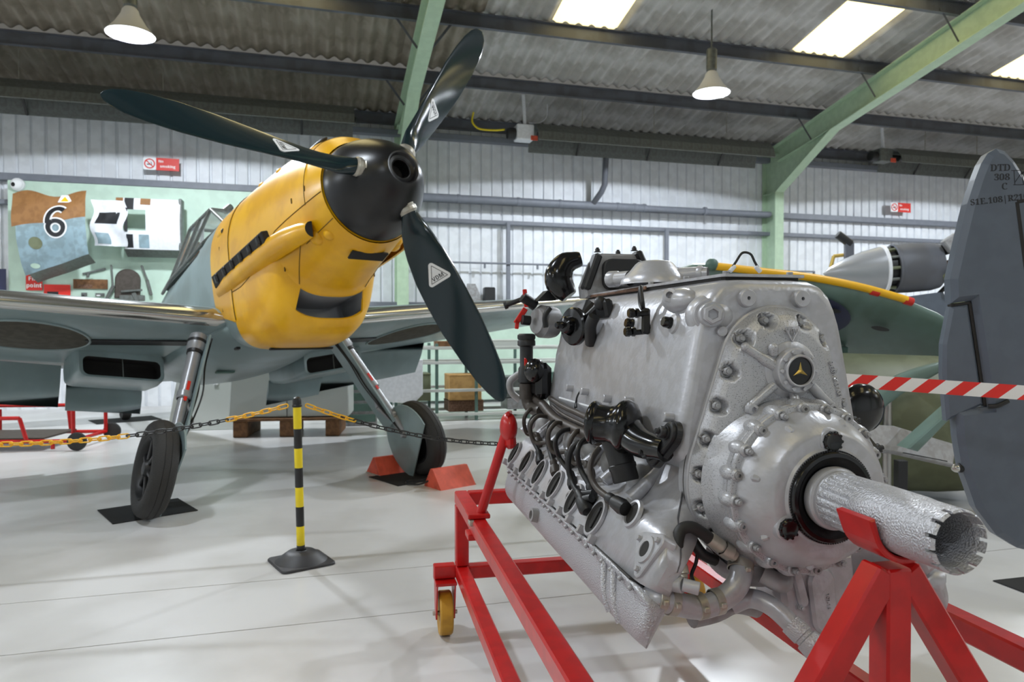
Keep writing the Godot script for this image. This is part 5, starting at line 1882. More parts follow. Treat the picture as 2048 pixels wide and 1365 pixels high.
func cockpit(g: Node3D) -> void:
	var c := Node3D.new()
	c.name = "canopy"
	g.add_child(c)
	var m := func(p: Vector3, d: float) -> Vector3: return Vector3(p.x * d, p.y, p.z)
	var A := Vector3(0.19, 0.53, -2.36)
	var B := Vector3(0.165, 0.80, -2.76)
	var C := Vector3(0.352, 0.36, -2.46)
	var D := Vector3(0.356, 0.34, -2.90)
	var E := Vector3(0.165, 0.83, -3.38)
	var F := Vector3(0.350, 0.34, -3.45)
	var H := Vector3(0.15, 0.62, -3.92)
	var I := Vector3(0.315, 0.32, -3.92)
	pane(c, [m.call(A, -1.0), A, B, m.call(B, -1.0)])
	pane(c, [m.call(B, -1.0), B, E, m.call(E, -1.0)])
	var bars := [[m.call(A, -1.0), A], [m.call(B, -1.0), B], [m.call(E, -1.0), E], [m.call(H, -1.0), H]]
	for d in [-1.0, 1.0]:
		pane(c, [m.call(A, d), m.call(C, d), m.call(D, d), m.call(B, d)])
		pane(c, [m.call(B, d), m.call(D, d), m.call(F, d), m.call(E, d)])
		pane(c, [m.call(E, d), m.call(F, d), m.call(I, d), m.call(H, d)])
		bars += [[m.call(A, d), m.call(B, d)], [m.call(A, d), m.call(C, d)], [m.call(C, d), m.call(D, d)], [m.call(B, d), m.call(D, d)], [m.call(D, d), m.call(F, d)], [m.call(B, d), m.call(E, d)], [m.call(E, d), m.call(F, d)], [m.call(F, d), m.call(I, d)], [m.call(E, d), m.call(H, d)], [m.call(H, d), m.call(I, d)]]
		var mid0: Vector3 = m.call(B.lerp(E, 0.5), d)
		var mid1: Vector3 = m.call(D.lerp(F, 0.5), d)
		bars.append([mid0, mid1])
	for b in bars:
		var s := mk()
		bar(s, b[0], b[1], 0.030, 0.026, 0.006)
		obj("frame_bar", s, M.frame_grey, c)
	# cockpit floor coaming, seat back and the pale lining seen through the glass
	var s := mk()
	box(s, Vector3(0.60, 0.02, 1.5), Transform3D(Basis(), Vector3(0, 0.37, -3.2)), 0.004)
	obj("coaming", s, M.frame_grey, c)
	s = mk()
	prism(s, rrect(0.34, 0.42, 0.08, Vector2(0, 0.52)), -3.50, -3.44, Transform3D(Basis(Vector3(1, 0, 0), 0.0), Vector3.ZERO), 0.01, true)
	obj("headrest_plate", s, M.rust, c)
	s = mk()
	box(s, Vector3(0.34, 0.14, 0.12), Transform3D(Basis(), Vector3(0, 0.46, -2.62)), 0.02)
	obj("instrument_hood", s, M.leather, c)
	s = mk()
	bar(s, Vector3(-0.20, 0.40, -3.02), Vector3(-0.17, 0.74, -3.0), 0.03, 0.02)
	obj("white_strap", s, M.soft_white, c)
	s = mk()
	cyl(s, Vector3(-0.04, 0.80, -2.78), Vector3(0.03, 0.86, -2.78), 0.03, 12)
	obj("mirror_mount", s, M.frame_grey, c)
	s = mk()
	box(s, Vector3(0.05, 0.09, 0.05), Transform3D(Basis(), Vector3(0.14, 0.83, -2.80)), 0.01)
	obj("sight_block", s, M.frame_grey, c)

const FOIL_U := [[0.0, 0.0], [0.005, 0.017], [0.0125, 0.028], [0.03, 0.044], [0.06, 0.060], [0.1, 0.073], [0.2, 0.092], [0.3, 0.097], [0.4, 0.092], [0.5, 0.081], [0.6, 0.066], [0.7, 0.050], [0.8, 0.035], [0.9, 0.019], [1.0, 0.004]]
const FOIL_L := [[0.005, -0.011], [0.0125, -0.018], [0.03, -0.027], [0.06, -0.034], [0.1, -0.040], [0.2, -0.047], [0.3, -0.049], [0.4, -0.047], [0.5, -0.042], [0.6, -0.034], [0.7, -0.026], [0.8, -0.018], [0.9, -0.010], [1.0, -0.003]]

func wing_at(x: float, t: float, y: float) -> Vector3:
	# x out along the span, t along the chord, y across it (both as shares of the chord)
	var c := lerpf(2.12, 1.08, clampf((x - 0.4) / 4.2, 0.0, 1.0))
	var k := clampf((x - 4.45) / 0.48, 0.0, 1.0)
	var shrink := sqrt(maxf(1.0 - k * k, 0.0004))
	var z0 := -1.93 - 0.075 * (x - 0.45) - c * 0.35 * (1.0 - shrink)
	c *= shrink
	return Vector3(x, -0.425 + 0.098 * (x - 0.45) + y * c - t * c * 0.030, z0 - t * c)

func wing(g: Node3D, d: float) -> void:
	var w := Node3D.new()
	w.name = "wing"
	g.add_child(w, true)
	var f := func(v: Vector3) -> Vector3: return Vector3(v.x * d, v.y, v.z)
	var xs := [0.30, 0.45, 0.8, 1.3, 1.9, 2.6, 3.3, 4.0, 4.45, 4.6, 4.72, 4.82, 4.89, 4.93]
	var s := mk()
	var r := []
	var low := []
	for i in range(FOIL_L.size() - 1, -1, -1):
		low.append(FOIL_L[i])
	for x in xs:
		var ring := PackedVector3Array()
		for q in FOIL_U + low:
			ring.append(f.call(wing_at(x, q[0], q[1])))
		r.append(ring)
	rows(s, r, true, 0.0)
	obj("wing_skin", s, M.pale_blue, w)
	# polished leading edge
	s = mk()
	var strip := [[0.05, 0.0555], [0.03, 0.045], [0.0125, 0.0295], [0.005, 0.0185], [-0.001, 0.0], [0.005, -0.0125], [0.0125, -0.0190], [0.022, -0.0235]]
	r = []
	for x in [0.40, 0.46, 0.9, 1.5, 2.2, 3.0, 3.8, 4.4]:
		var ring := PackedVector3Array()
		for q in strip:
			var k: float = 0.6 if x < 0.42 else 1.0
			ring.append(f.call(wing_at(x, q[0] * k, q[1] * k) + Vector3(0, 0.0, 0.003)))
		r.append(ring)
	rows(s, r, false, 0.0)
	obj("leading_edge", s, M.bare_metal, w)
	# wheel well: brown disc on the skin in place of the shaded recess; leg slot
	s = mk()
	var n := 40
	var ring := []
	var disc := []
	for k in 9:
		var line := PackedVector3Array()
		for j in n:
			var a := TAU * j / n
			var t := 0.305 + 0.205 * sin(a) * k / 8.0
			line.append(f.call(wing_at(1.62 + 0.41 * cos(a) * k / 8.0, t, lower_y(t))) + Vector3(0, -0.006, 0))
		disc.append(line)
	for j in n:
		var a := TAU * j / n
		var t := 0.305 + 0.211 * sin(a)
		ring.append(f.call(wing_at(1.62 + 0.42 * cos(a), t, lower_y(t))) + Vector3(0, -0.004, 0))
	rows(s, disc, true, 0.0)
	obj("wheel_well", s, M.well, w)
	s = mk()
	var loop: Array = ring.duplicate()
	loop.append(ring[0])
	tube(s, loop, 0.010, 8, false)
	obj("well_rim", s, M.pale_blue, w)  # raised so the disc looks sunk
	s = mk()
	var a0: Vector3 = f.call(wing_at(0.56, 0.20, lower_y(0.2)))
	var a1: Vector3 = f.call(wing_at(1.22, 0.30, lower_y(0.3)))
	bar(s, a0, a1, 0.17, 0.012, 0.003, Vector3(0, 1, 0))
	obj("leg_slot", s, M.black_dull, w)
	# underwing radiator: bath with a split dark mouth
	var rad := Node3D.new()
	rad.name = "radiator"
	w.add_child(rad)
	var rq := func(x: float, y: float, z: float) -> Vector3: return Vector3(x * d, y + (x - 0.92) * 0.13, z)
	s = mk()
	var bath := []
	for q in [[-2.86, 0.62, 1.23, -0.475, -0.705], [-2.90, 0.61, 1.25, -0.46, -0.712], [-3.10, 0.60, 1.26, -0.45, -0.715], [-3.45, 0.60, 1.25, -0.45, -0.690], [-3.72, 0.61, 1.22, -0.45, -0.640]]:
		var rr := PackedVector3Array()
		for p in rrect(q[2] - q[1], q[3] - q[4], 0.055, Vector2((q[1] + q[2]) / 2, (q[3] + q[4]) / 2), 5):
			rr.append(rq.call(p.x, p.y, q[0]))
		bath.append(rr)
	rows(s, bath, true, 0.0)
	var lp := PackedVector3Array()
	for p in rrect(0.56, 0.150, 0.045, Vector2(0.925, -0.615), 5):
		lp.append(rq.call(p.x, p.y, -2.865))
	rows(s, [bath[0], lp], true, 0.0)
	obj("bath", s, M.pale_blue, rad)
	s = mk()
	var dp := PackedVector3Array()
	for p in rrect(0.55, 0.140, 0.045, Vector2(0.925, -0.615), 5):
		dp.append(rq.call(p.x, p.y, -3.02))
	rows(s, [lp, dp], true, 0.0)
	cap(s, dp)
	obj("core", s, M.opening_shade, rad)
	s = mk()
	bar(s, rq.call(0.925, -0.54, -2.87), rq.call(0.925, -0.69, -2.87), 0.006, 0.02, 0.001)
	obj("splitter", s, M.frame_grey, rad)
	# rear flap of the radiator and the lowered landing flap
	var fl := func(x0: float, x1: float, y0: float, y1: float, z0: float, z1: float, called: String) -> void:
		var q := mk()
		var rr := []
		for x in [x0, x1]:
			var k: float = (x - 0.92) * 0.13
			rr.append(PackedVector3Array([Vector3(x * d, y0 + k, z0), Vector3(x * d, lerpf(y0, y1, 0.5) + k + 0.012, lerpf(z0, z1, 0.5) + 0.035), Vector3(x * d, y1 + k, z1), Vector3(x * d, lerpf(y0, y1, 0.5) + k - 0.02, lerpf(z0, z1, 0.5) - 0.03)]))
		rows(q, rr, true, 0.0)
		cap(q, rr[0])
		cap(q, rr[1])
		obj(called, q, M.pale_blue, w)
	fl.call(0.60, 1.20, -0.600, -0.840, -3.72, -3.86, "radiator_flap")
	fl.call(1.24, 2.55, -0.475, -0.80, -3.66, -3.95, "landing_flap")
	s = mk()
	tube(s, [f.call(wing_at(2.2, 0.12, lower_y(0.12)) + Vector3(0, -0.005, 0)), f.call(wing_at(2.2, 0.12, lower_y(0.12)) + Vector3(0, -0.10, 0.02))], 0.008, 8)
	obj("tie_down", s, M.black_dull, w)

func lower_y(t: float) -> float:
	for i in FOIL_L.size() - 1:
		if t <= FOIL_L[i + 1][0]:
			return lerpf(FOIL_L[i][1], FOIL_L[i + 1][1], (t - FOIL_L[i][0]) / (FOIL_L[i + 1][0] - FOIL_L[i][0]))
	return -0.003

func undercarriage(g: Node3D, d: float) -> void:
	var u := Node3D.new()
	u.name = "main_undercarriage"
	g.add_child(u, true)
	var f := func(x: float, y: float, z: float) -> Vector3: return Vector3(x * d, y, z)
	var top: Vector3 = f.call(0.575, -0.545, -2.02)
	var foot: Vector3 = f.call(0.925, -1.455, -1.70)
	var ax: Vector3 = f.call(0.975, 0.20, 0.0).normalized()
	var wc: Vector3 = f.call(1.022, -1.512, -1.662)
	var s := mk()
	var mid := top.lerp(foot, 0.62)
	lathe(s, [[0.0, 0.0], [0.062, 0.0], [0.066, 0.02], [0.066, 0.12], [0.052, 0.14], [0.047, 0.16], [0.047, 0.50], [0.052, 0.505], [0.052, 0.55], [0.044, 0.56]], 28, at(top, foot - top))
	lathe(s, [[0.036, 0.55], [0.036, 0.86], [0.045, 0.87], [0.045, 0.98], [0.036, 1.0], [0, 1.0]], 24, at(top, foot - top))
	obj("oleo_leg", s, M.leg_grey, u)
	s = mk()
	lathe(s, [[0.070, 0.05], [0.070, 0.07], [0.066, 0.075]], 24, at(top, foot - top))
	lathe(s, [[0.050, 0.135], [0.057, 0.14], [0.057, 0.165], [0.050, 0.17]], 24, at(top, foot - top))
	obj("clamp_ring", s, M.black_dull, u)
	s = mk()
	bar(s, top.lerp(foot, 0.40) + f.call(0.0, 0, 0.050), top.lerp(foot, 0.56) + f.call(0.0, 0, 0.048), 0.022, 0.004, 0.001)
	obj("red_mark", s, M.sign_red, u)
	s = mk()
	box(s, Vector3(0.028, 0.016, 0.004), Transform3D(Basis(), top.lerp(foot, 0.80) + Vector3(0, 0, 0.040)))
	obj("white_tag", s, M.white, u)
	# brake pipes and torque links
	for k in 3:
		s = mk()
		var o: Vector3 = f.call(-0.045 - 0.022 * k, 0.02, 0.01 * k)
		tube(s, curve([top + o + Vector3(0, -0.04, 0), top.lerp(foot, 0.3) + o * 1.1, top.lerp(foot, 0.55) + o * 1.4, top.lerp(foot, 0.8) + o, foot + o * 0.5], 5), 0.008 - 0.001 * k, 8)
		obj("brake_pipe", s, M.black_dull, u)
	s = mk()
	bar(s, top.lerp(foot, 0.58) + f.call(-0.03, 0, 0.0), top.lerp(foot, 0.74) + f.call(-0.10, 0, 0.0), 0.018, 0.035, 0.004)
	bar(s, top.lerp(foot, 0.74) + f.call(-0.10, 0, 0.0), top.lerp(foot, 0.92) + f.call(-0.03, 0, 0.0), 0.018, 0.035, 0.004)
	obj("torque_link", s, M.leg_grey, u)
	s = mk()
	cyl(s, foot - ax * 0.04, wc + ax * 0.05, 0.030, 18)
	obj("axle", s, M.leg_grey, u)
	# door: a long plate down the inboard side with a round skirt over the wheel
	var inb := -ax
	var up := (top - foot).normalized()
	var upp := up
	var fw := (Vector3(0, 0, 1) - upp * upp.z).normalized()
	inb = upp.cross(fw)
	if inb.x * d > 0:
		inb = -inb
	var dt := Transform3D(Basis(fw, upp, fw.cross(upp)), wc + inb * 0.175)
	var pl := PackedVector2Array()
	var tl := (top - dt.origin)
	var tx := tl.dot(fw)
	var tyy := tl.dot(upp)
	pl.append(Vector2(tx + 0.10, tyy - 0.02))
	pl.append(Vector2(tx - 0.13, tyy - 0.02))
	pl.append(Vector2(-0.15, 0.22))
	pl.append(Vector2(0.06, 0.22))
	s = mk()
	dt.origin = foot + inb * 0.055 + (wc - foot).dot(upp) * upp + (wc - foot).dot(fw) * fw
	prism(s, pl, -0.006, 0.006, dt, 0.0)
	obj("leg_door", s, M.pale_blue, u)
	# skirt over the wheel, cut off aslant below
	var wfw := Vector3(0, 0, 1)
	var wup := wfw.cross(ax)
	if wup.y < 0:
		wup = -wup
	var sk := PackedVector2Array()
	for j in 21:
		var a := deg_to_rad(lerpf(20, 252, j / 20.0))
		sk.append(Vector2(cos(a), sin(a)) * 0.318)
	s = mk()
	prism(s, sk, -0.005, 0.005, Transform3D(Basis(wfw, wup, wfw.cross(wup)), wc - ax * 0.098), 0.0)
	obj("wheel_skirt", s, M.pale_blue, u)
	# wheel
	var wh := Node3D.new()
	wh.name = "wheel"
	u.add_child(wh)
	s = mk()
	lathe(s, [[0.205, -0.062], [0.225, -0.072], [0.262, -0.078], [0.292, -0.070], [0.310, -0.052], [0.319, -0.030], [0.3225, -0.022], [0.3195, -0.019], [0.3225, -0.016], [0.3245, 0.0], [0.3225, 0.016], [0.3195, 0.019], [0.3225, 0.022], [0.319, 0.030], [0.310, 0.052], [0.292, 0.070], [0.262, 0.078], [0.225, 0.072], [0.205, 0.062]], 64, at(wc, ax))
	obj("tyre", s, M.tyre, wh)
	s = mk()
	lathe(s, [[0.208, -0.062], [0.200, -0.068], [0.190, -0.060], [0.175, -0.02], [0.175, 0.02], [0.190, 0.060], [0.200, 0.068], [0.208, 0.062]], 48, at(wc, ax))
	lathe(s, [[0.0, -0.055], [0.05, -0.055], [0.055, -0.04], [0.055, 0.055], [0.045, 0.070], [0.02, 0.075], [0, 0.075]], 28, at(wc, ax))
	lathe(s, [[0.05, 0.0], [0.176, -0.006], [0.176, -0.012], [0.05, -0.01]], 40, at(wc, ax))
	obj("wheel_hub", s, M.black_dull, wh)
	for k in 6:
		var a := TAU * k / 6.0
		var e1 := at(wc, ax)
		s = mk()
		bar(s, e1 * Vector3(cos(a) * 0.05, 0.045, sin(a) * 0.05), e1 * Vector3(cos(a) * 0.185, 0.035, sin(a) * 0.185), 0.030, 0.022, 0.006, ax)
		obj("spoke", s, M.black_dull, wh)

func tail(g: Node3D) -> void:
	var t := Node3D.new()
	t.name = "tail_unit"
	g.add_child(t)
	var s := mk()
	prism(s, PackedVector2Array([Vector2(-6.45, 0.30), Vector2(-6.95, 0.78), Vector2(-7.12, 0.86), Vector2(-7.55, 0.88), Vector2(-7.75, 0.74), Vector2(-7.82, 0.30), Vector2(-7.70, 0.0), Vector2(-7.2, -0.02)]), -0.035, 0.035, Transform3D(Basis(Vector3(0, 0, 1), Vector3(0, 1, 0), Vector3(-1, 0, 0)), Vector3.ZERO), 0.02)
	obj("fin_and_rudder", s, M.pale_blue, t)
	s = mk()
	prism(s, PackedVector2Array([Vector2(0, -6.5), Vector2(1.35, -6.75), Vector2(1.5, -7.0), Vector2(1.4, -7.3), Vector2(0, -7.3), Vector2(-1.4, -7.3), Vector2(-1.5, -7.0), Vector2(-1.35, -6.75)]), -0.46, -0.40, Transform3D(Basis(Vector3(1, 0, 0), Vector3(0, 0, 1), Vector3(0, -1, 0)), Vector3(0, 0, 0)), 0.02)
	obj("tailplane", s, M.pale_blue, t)
	# tail wheel stands on the floor
	var inv := AX.affine_inverse()
	var wc := inv * Vector3(-5.35, 0.15, -9.67)
	s = mk()
	lathe(s, [[0.0, -0.045], [0.09, -0.045], [0.125, -0.055], [0.146, -0.03], [0.149, 0.0], [0.146, 0.03], [0.125, 0.055], [0.09, 0.045], [0, 0.045]], 32, at(wc, Vector3(1, 0, 0)))
	obj("tail_tyre", s, M.tyre, t)
	s = mk()
	tube(s, [wc + Vector3(0.07, 0, 0), wc + Vector3(0.07, 0.16, 0.02), wc + Vector3(0, 0.22, 0.03), wc + Vector3(0, 0.85, 0.1)], 0.024, 10)
	obj("tail_leg", s, M.leg_grey, t)

# ---------------------------------------------------------------- barriers, mats and chocks
func link_mesh() -> ArrayMesh:
	var s := mk()
	var p := []
	for i in 25:
		var a := TAU * i / 24.0
		p.append(Vector3(0.0115 * cos(a) + (0.0165 if cos(a) > 0 else -0.0165) * minf(1.0, absf(cos(a)) * 4.0), 0.0115 * sin(a), 0))
	tube(s, p, 0.0038, 7, false)
	return mesh_of(s)

func chain(label: String, a: Vector3, b: Vector3, sag: float, colours: Callable) -> void:
	var t := thing("barrier_chain", label, "chain", Transform3D(Basis(), a))
	var lm := link_mesh()
	var n := int((a.distance_to(b) + sag * 0.3) / 0.0425)
	var pts := []
	for i in n + 1:
		var k := float(i) / n
		pts.append(a.lerp(b, k) - Vector3(0, 4.0 * sag * k * (1.0 - k), 0) - a)
	for i in n:
		var d: Vector3 = (pts[i + 1] - pts[i]).normalized()
		var w := d.cross(Vector3.UP).normalized()
		var roll := 0.55 if i % 2 == 0 else 0.55 + PI / 2
		var bs := Basis(d, w.cross(d), w).orthonormalized()
		bs = Basis(d, roll) * bs
		put("link", lm, M.chain_yellow if colours.call(i) else M.post_black, t, Transform3D(bs, (pts[i] + pts[i + 1]) * 0.5))

func floor_mat(label: String, c: Vector3, w: float, d: float, turn: float) -> void:
	var s := mk()
	box(s, Vector3(w, 0.006, d), Transform3D(Basis(), Vector3(0, 0.0035, 0)), 0.002)
	tag(obj("floor_mat", s, M.mat_black, self, Transform3D(Basis(Vector3.UP, turn), c)), label, "mat", "black mats under wheels")

func barriers() -> void:
	var pb := Vector3(-1.124, 0, -3.715)
	var t := thing("barrier_post", "black and yellow striped plastic barrier post on square rubber base", "barrier post", Transform3D(Basis(Vector3.UP, 0.62), pb))
	var s := mk()
	prism(s, rrect(0.285, 0.285, 0.03), 0.002, 0.014, Transform3D(Basis(Vector3(1, 0, 0), Vector3(0, 0, -1), Vector3(0, 1, 0)), Vector3.ZERO), 0.004)
	lathe(s, [[0.138, 0.012], [0.130, 0.020], [0.085, 0.052], [0.070, 0.062], [0.030, 0.064], [0.026, 0.068]], 40)
	obj("base", s, M.base_rubber, t)
	var lean := Basis(Vector3(0, 0, 1), 0.022)
	var ys := [0.060, 0.094, 0.196, 0.300, 0.404, 0.508, 0.612, 0.716, 0.832]
	for i in ys.size() - 1:
		s = mk()
		lathe(s, [[0.0208, ys[i]], [0.0212, ys[i] + 0.001], [0.0212, ys[i + 1] - 0.001], [0.0208, ys[i + 1]]], 28, Transform3D(lean, Vector3.ZERO))
		obj("band", s, M.post_black if i % 2 == 0 else M.post_yellow, t)
	s = mk()
	lathe(s, [[0.0205, 0.830], [0.026, 0.834], [0.026, 0.842], [0.023, 0.845], [0.023, 0.868], [0.018, 0.880], [0.008, 0.885], [0, 0.886]], 28, Transform3D(lean, Vector3.ZERO))
	obj("cap", s, M.post_black, t)
	# chains run along the hall on both sides of the post
	var top := pb + Vector3(-0.02, 0.838, 0)
	var dir := Vector3(0.9645, 0, -0.264)
	chain("sagging yellow and black plastic chain passing before the aircraft wheel with bare spokes", top - dir * 0.05, top - dir * 2.5 + Vector3(0, 0.01, 0), 0.155, func(i): return i < 7 or (i > 17 and i < 32))
	chain("mostly black plastic chain sagging from the striped post towards the silver engine", top + dir * 0.05, top + dir * 2.55 + Vector3(0, -0.03, 0), 0.245, func(i): return i < 6 or i > 50)
	# mats and chocks
	floor_mat("black square mat under the aircraft wheel with bare spokes", Vector3(-2.50, 0, -4.785), 0.52, 0.46, 0.72)
	floor_mat("black mat under the aircraft wheel between orange chocks", Vector3(-0.86, 0, -5.88), 0.52, 0.46, 0.72)
	floor_mat("small black mat under the aircraft tail wheel", Vector3(-5.35, 0, -9.67), 0.8, 0.55, 0.72)
	floor_mat("black mat on the floor beyond the grey rudder", Vector3(2.66, 0, -3.30), 0.5, 0.4, 0.25)
	chock(Vector3(-0.50, 0, -5.59), 0.70, "faded orange wooden wheel chock with a black rope", true)
	chock(Vector3(-1.06, 0, -6.10), 0.70 + PI, "faded orange wooden wheel chock behind the aircraft wheel", false)
	# tape round the engine
	tape()

func chock(p: Vector3, turn: float, label: String, rope: bool) -> void:
	var t := thing("wheel_chock", label, "wheel chock", Transform3D(Basis(Vector3.UP, turn + PI / 2), p), "orange wheel chocks")
	var s := mk()
	prism(s, PackedVector2Array([Vector2(-0.13, 0.0), Vector2(0.11, 0.0), Vector2(0.02, 0.148), Vector2(-0.01, 0.148)]), -0.17, 0.17, Transform3D(), 0.004)
	obj("wedge", s, M.chock, t)
	s = mk()
	bar(s, Vector3(-0.128, 0.004, 0.168), Vector3(0.108, 0.004, 0.168), 0.010, 0.008, 0.001)
	obj("worn_edge", s, M.zinc, t)
	if rope:
		s = mk()
		tube(s, curve([Vector3(0.05, 0.05, -0.16), Vector3(0.10, 0.02, -0.22), Vector3(0.22, 0.01, -0.26), Vector3(0.30, 0.01, -0.20), Vector3(0.26, 0.01, -0.10), Vector3(0.30, 0.01, 0.0), Vector3(0.22, 0.01, 0.06)]), 0.008, 8)
		obj("rope", s, M.black_dull, t)

func tape() -> void:
	var a := Vector3(1.10, 1.055, -2.75)
	var b := Vector3(2.35, 0.985, -2.30)
	var t := thing("barrier_tape", "red and white striped barrier tape stretched in front of the grey rudder", "tape", Transform3D(Basis(), a))
	var L := a.distance_to(b)
	var dir := (b - a).normalized()
	var up := Vector3(0.02, 1, 0).normalized()
	var n := 24
	var w := L / n
	for i in n:
		var s := mk()
		s.set_smooth_group(-1)
		var o0 := dir * (i * w)
		var o1 := dir * ((i + 1) * w)
		var sl := dir * 0.028
		var th := dir.cross(up).normalized() * 0.0012
		var q := [o0 - up * 0.026 - sl, o1 - up * 0.026 - sl, o1 + up * 0.026 + sl, o0 + up * 0.026 + sl]
		quad(s, q[0], q[1], q[2], q[3])
		quad(s, q[3] + th, q[2] + th, q[1] + th, q[0] + th)
		obj("stripe", s, M.tape_red if i % 2 == 0 else M.tape_white, t)

# ---------------------------------------------------------------- exhibits on and by the back wall
func sheet_of(s: SurfaceTool, f: Callable, u0: float, u1: float, v0: float, v1: float, nu: int, nv: int, th := 0.006) -> void:
	# a bent sheet: f(u, v) gives the place of its face
	var r := []
	for i in nu + 1:
		var line := []
		for j in nv + 1:
			line.append(f.call(lerpf(u0, u1, float(i) / nu), lerpf(v0, v1, float(j) / nv)))
		r.append(line)
	s.set_smooth_group(sg())
	for i in nu:
		for j in nv:
			quad(s, r[i][j], r[i + 1][j], r[i + 1][j + 1], r[i][j + 1])
	var b := Vector3(0, 0, -th)
	s.set_smooth_group(-1)
	for i in nu:
		quad(s, r[i][0], r[i][0] + b, r[i + 1][0] + b, r[i + 1][0])
		quad(s, r[i][nv] + b, r[i][nv], r[i + 1][nv], r[i + 1][nv] + b)
	for j in nv:
		quad(s, r[0][j] + b, r[0][j], r[0][j + 1], r[0][j + 1] + b)
		quad(s, r[nu][j], r[nu][j] + b, r[nu][j + 1] + b, r[nu][j + 1])

func ribbon(s: SurfaceTool, f: Callable, pts: Array, w: float, lift: float) -> void:
	# a flat painted stroke on the sheet f
	s.set_smooth_group(-1)
	var L := []
	for i in pts.size():
		var d: Vector2 = (pts[min(i + 1, pts.size() - 1)] - pts[max(i - 1, 0)]).normalized()
		var n := Vector2(-d.y, d.x) * w * 0.5
		var z := Vector3(0, 0, lift)
		L.append([f.call(pts[i].x + n.x, pts[i].y + n.y) + z, f.call(pts[i].x - n.x, pts[i].y - n.y) + z])
	for i in L.size() - 1:
		quad(s, L[i][0], L[i][1], L[i + 1][1], L[i + 1][0])

func patch(g: Node3D, f: Callable, u0: float, u1: float, v0: float, v1: float, m: Material, lift := 0.003) -> void:
	var s := mk()
	sheet_of(s, func(u, v): return f.call(u, v) + Vector3(0, 0, lift), u0, u1, v0, v1, 4, 6, lift)
	obj("painted_patch", s, m, g)

func exhibits() -> void:
	# pale green display board on the wall
	var s := mk()
	box(s, Vector3(4.5, 2.5, 0.03), Transform3D(Basis(), Vector3(-11.2, 2.28, 0.02)), 0.004)
	tag(obj("display_board", s, M.pale_board, self, HX), "large pale green display board fixed to the ribbed wall", "board")
	wreck_number()
	wreck_cross()
	seat_wreck()
	# signs
	no_smoking(Vector3(-11.34, 3.92, -0.06), "no smoking sign above the green display board", true)
	no_smoking(Vector3(3.22, 3.90, -0.06), "no smoking sign on the wall under the roof heater with grey box", true)
	var t := thing("fire_sign", "small red fire point sign low on the green board", "sign", HX * Transform3D(Basis(), Vector3(-13.10, 1.98, 0.06)))
	s = mk()
	box(s, Vector3(0.22, 0.25, 0.012), Transform3D(), 0.002)
	obj("plate", s, M.sign_red, t)
	words("lettering", "Fire", 0.060, M.tape_white, t, Transform3D(Basis(), Vector3(0, 0.055, 0.008)), 0.003, "Droid Sans", true)
	words("lettering", "point", 0.060, M.tape_white, t, Transform3D(Basis(), Vector3(0, -0.050, 0.008)), 0.003, "Droid Sans", true)
	poster(Vector3(-12.79, 1.85, 0.06), 0.36, 0.20, M.sign_red, "red poster card with a dark corner beside the fire sign", M.ink)
	poster(Vector3(-12.33, 1.965, 0.06), 0.48, 0.15, M.wood, "long dark brown picture panel under the wreckage", M.rust)
	poster(Vector3(-12.42, 1.80, 0.06), 0.08, 0.06, M.frame_grey, "tiny grey photograph under the brown picture panel", M.ink)
	poster(Vector3(-12.20, 1.80, 0.06), 0.13, 0.05, M.frame_grey, "tiny wide photograph beside the seat wreck", M.white)
	poster(Vector3(-13.64, 1.80, 0.06), 0.34, 0.75, M.navy, "dark blue notice board with a pale label at the board's edge", M.white)
	t = thing("dome_camera", "white dome security camera at the corner of the green board", "security camera", HX * Transform3D(Basis(), Vector3(-13.30, 3.46, 0.04)))
	s = mk()
	cyl(s, Vector3(0, 0, 0), Vector3(0, 0, 0.06), 0.095, 24)
	ball(s, Vector3(0, 0, 0.06), Vector3(0.085, 0.085, 0.05), 20, 10)
	obj("dome", s, M.white, t)
	s = mk()
	ball(s, Vector3(-0.035, -0.01, 0.095), Vector3(0.035, 0.035, 0.02), 16, 8)
	obj("lens", s, M.black_gloss, t)
	# black speaker and a leaning pale panel on the wall ledge
	s = mk()
	box(s, Vector3(0.20, 0.28, 0.18), Transform3D(), 0.02)
	tag(obj("speaker_box", s, M.black_dull, self, HX * Transform3D(Basis(), Vector3(-5.92, 1.885, -0.02))), "small black speaker box on the back wall ledge", "speaker")
	s = mk()
	prism(s, PackedVector2Array([Vector2(-0.16, -0.17), Vector2(0.20, -0.17), Vector2(0.05, 0.17), Vector2(-0.10, 0.17)]), 0, 0.02, Transform3D(), 0.003)
	tag(obj("offcut_panel", s, M.silver_dull, self, HX * Transform3D(Basis(), Vector3(-6.22, 1.915, -0.05))), "pale tapered panel leaning on the back wall ledge", "panel")
	trolley()
	racks()

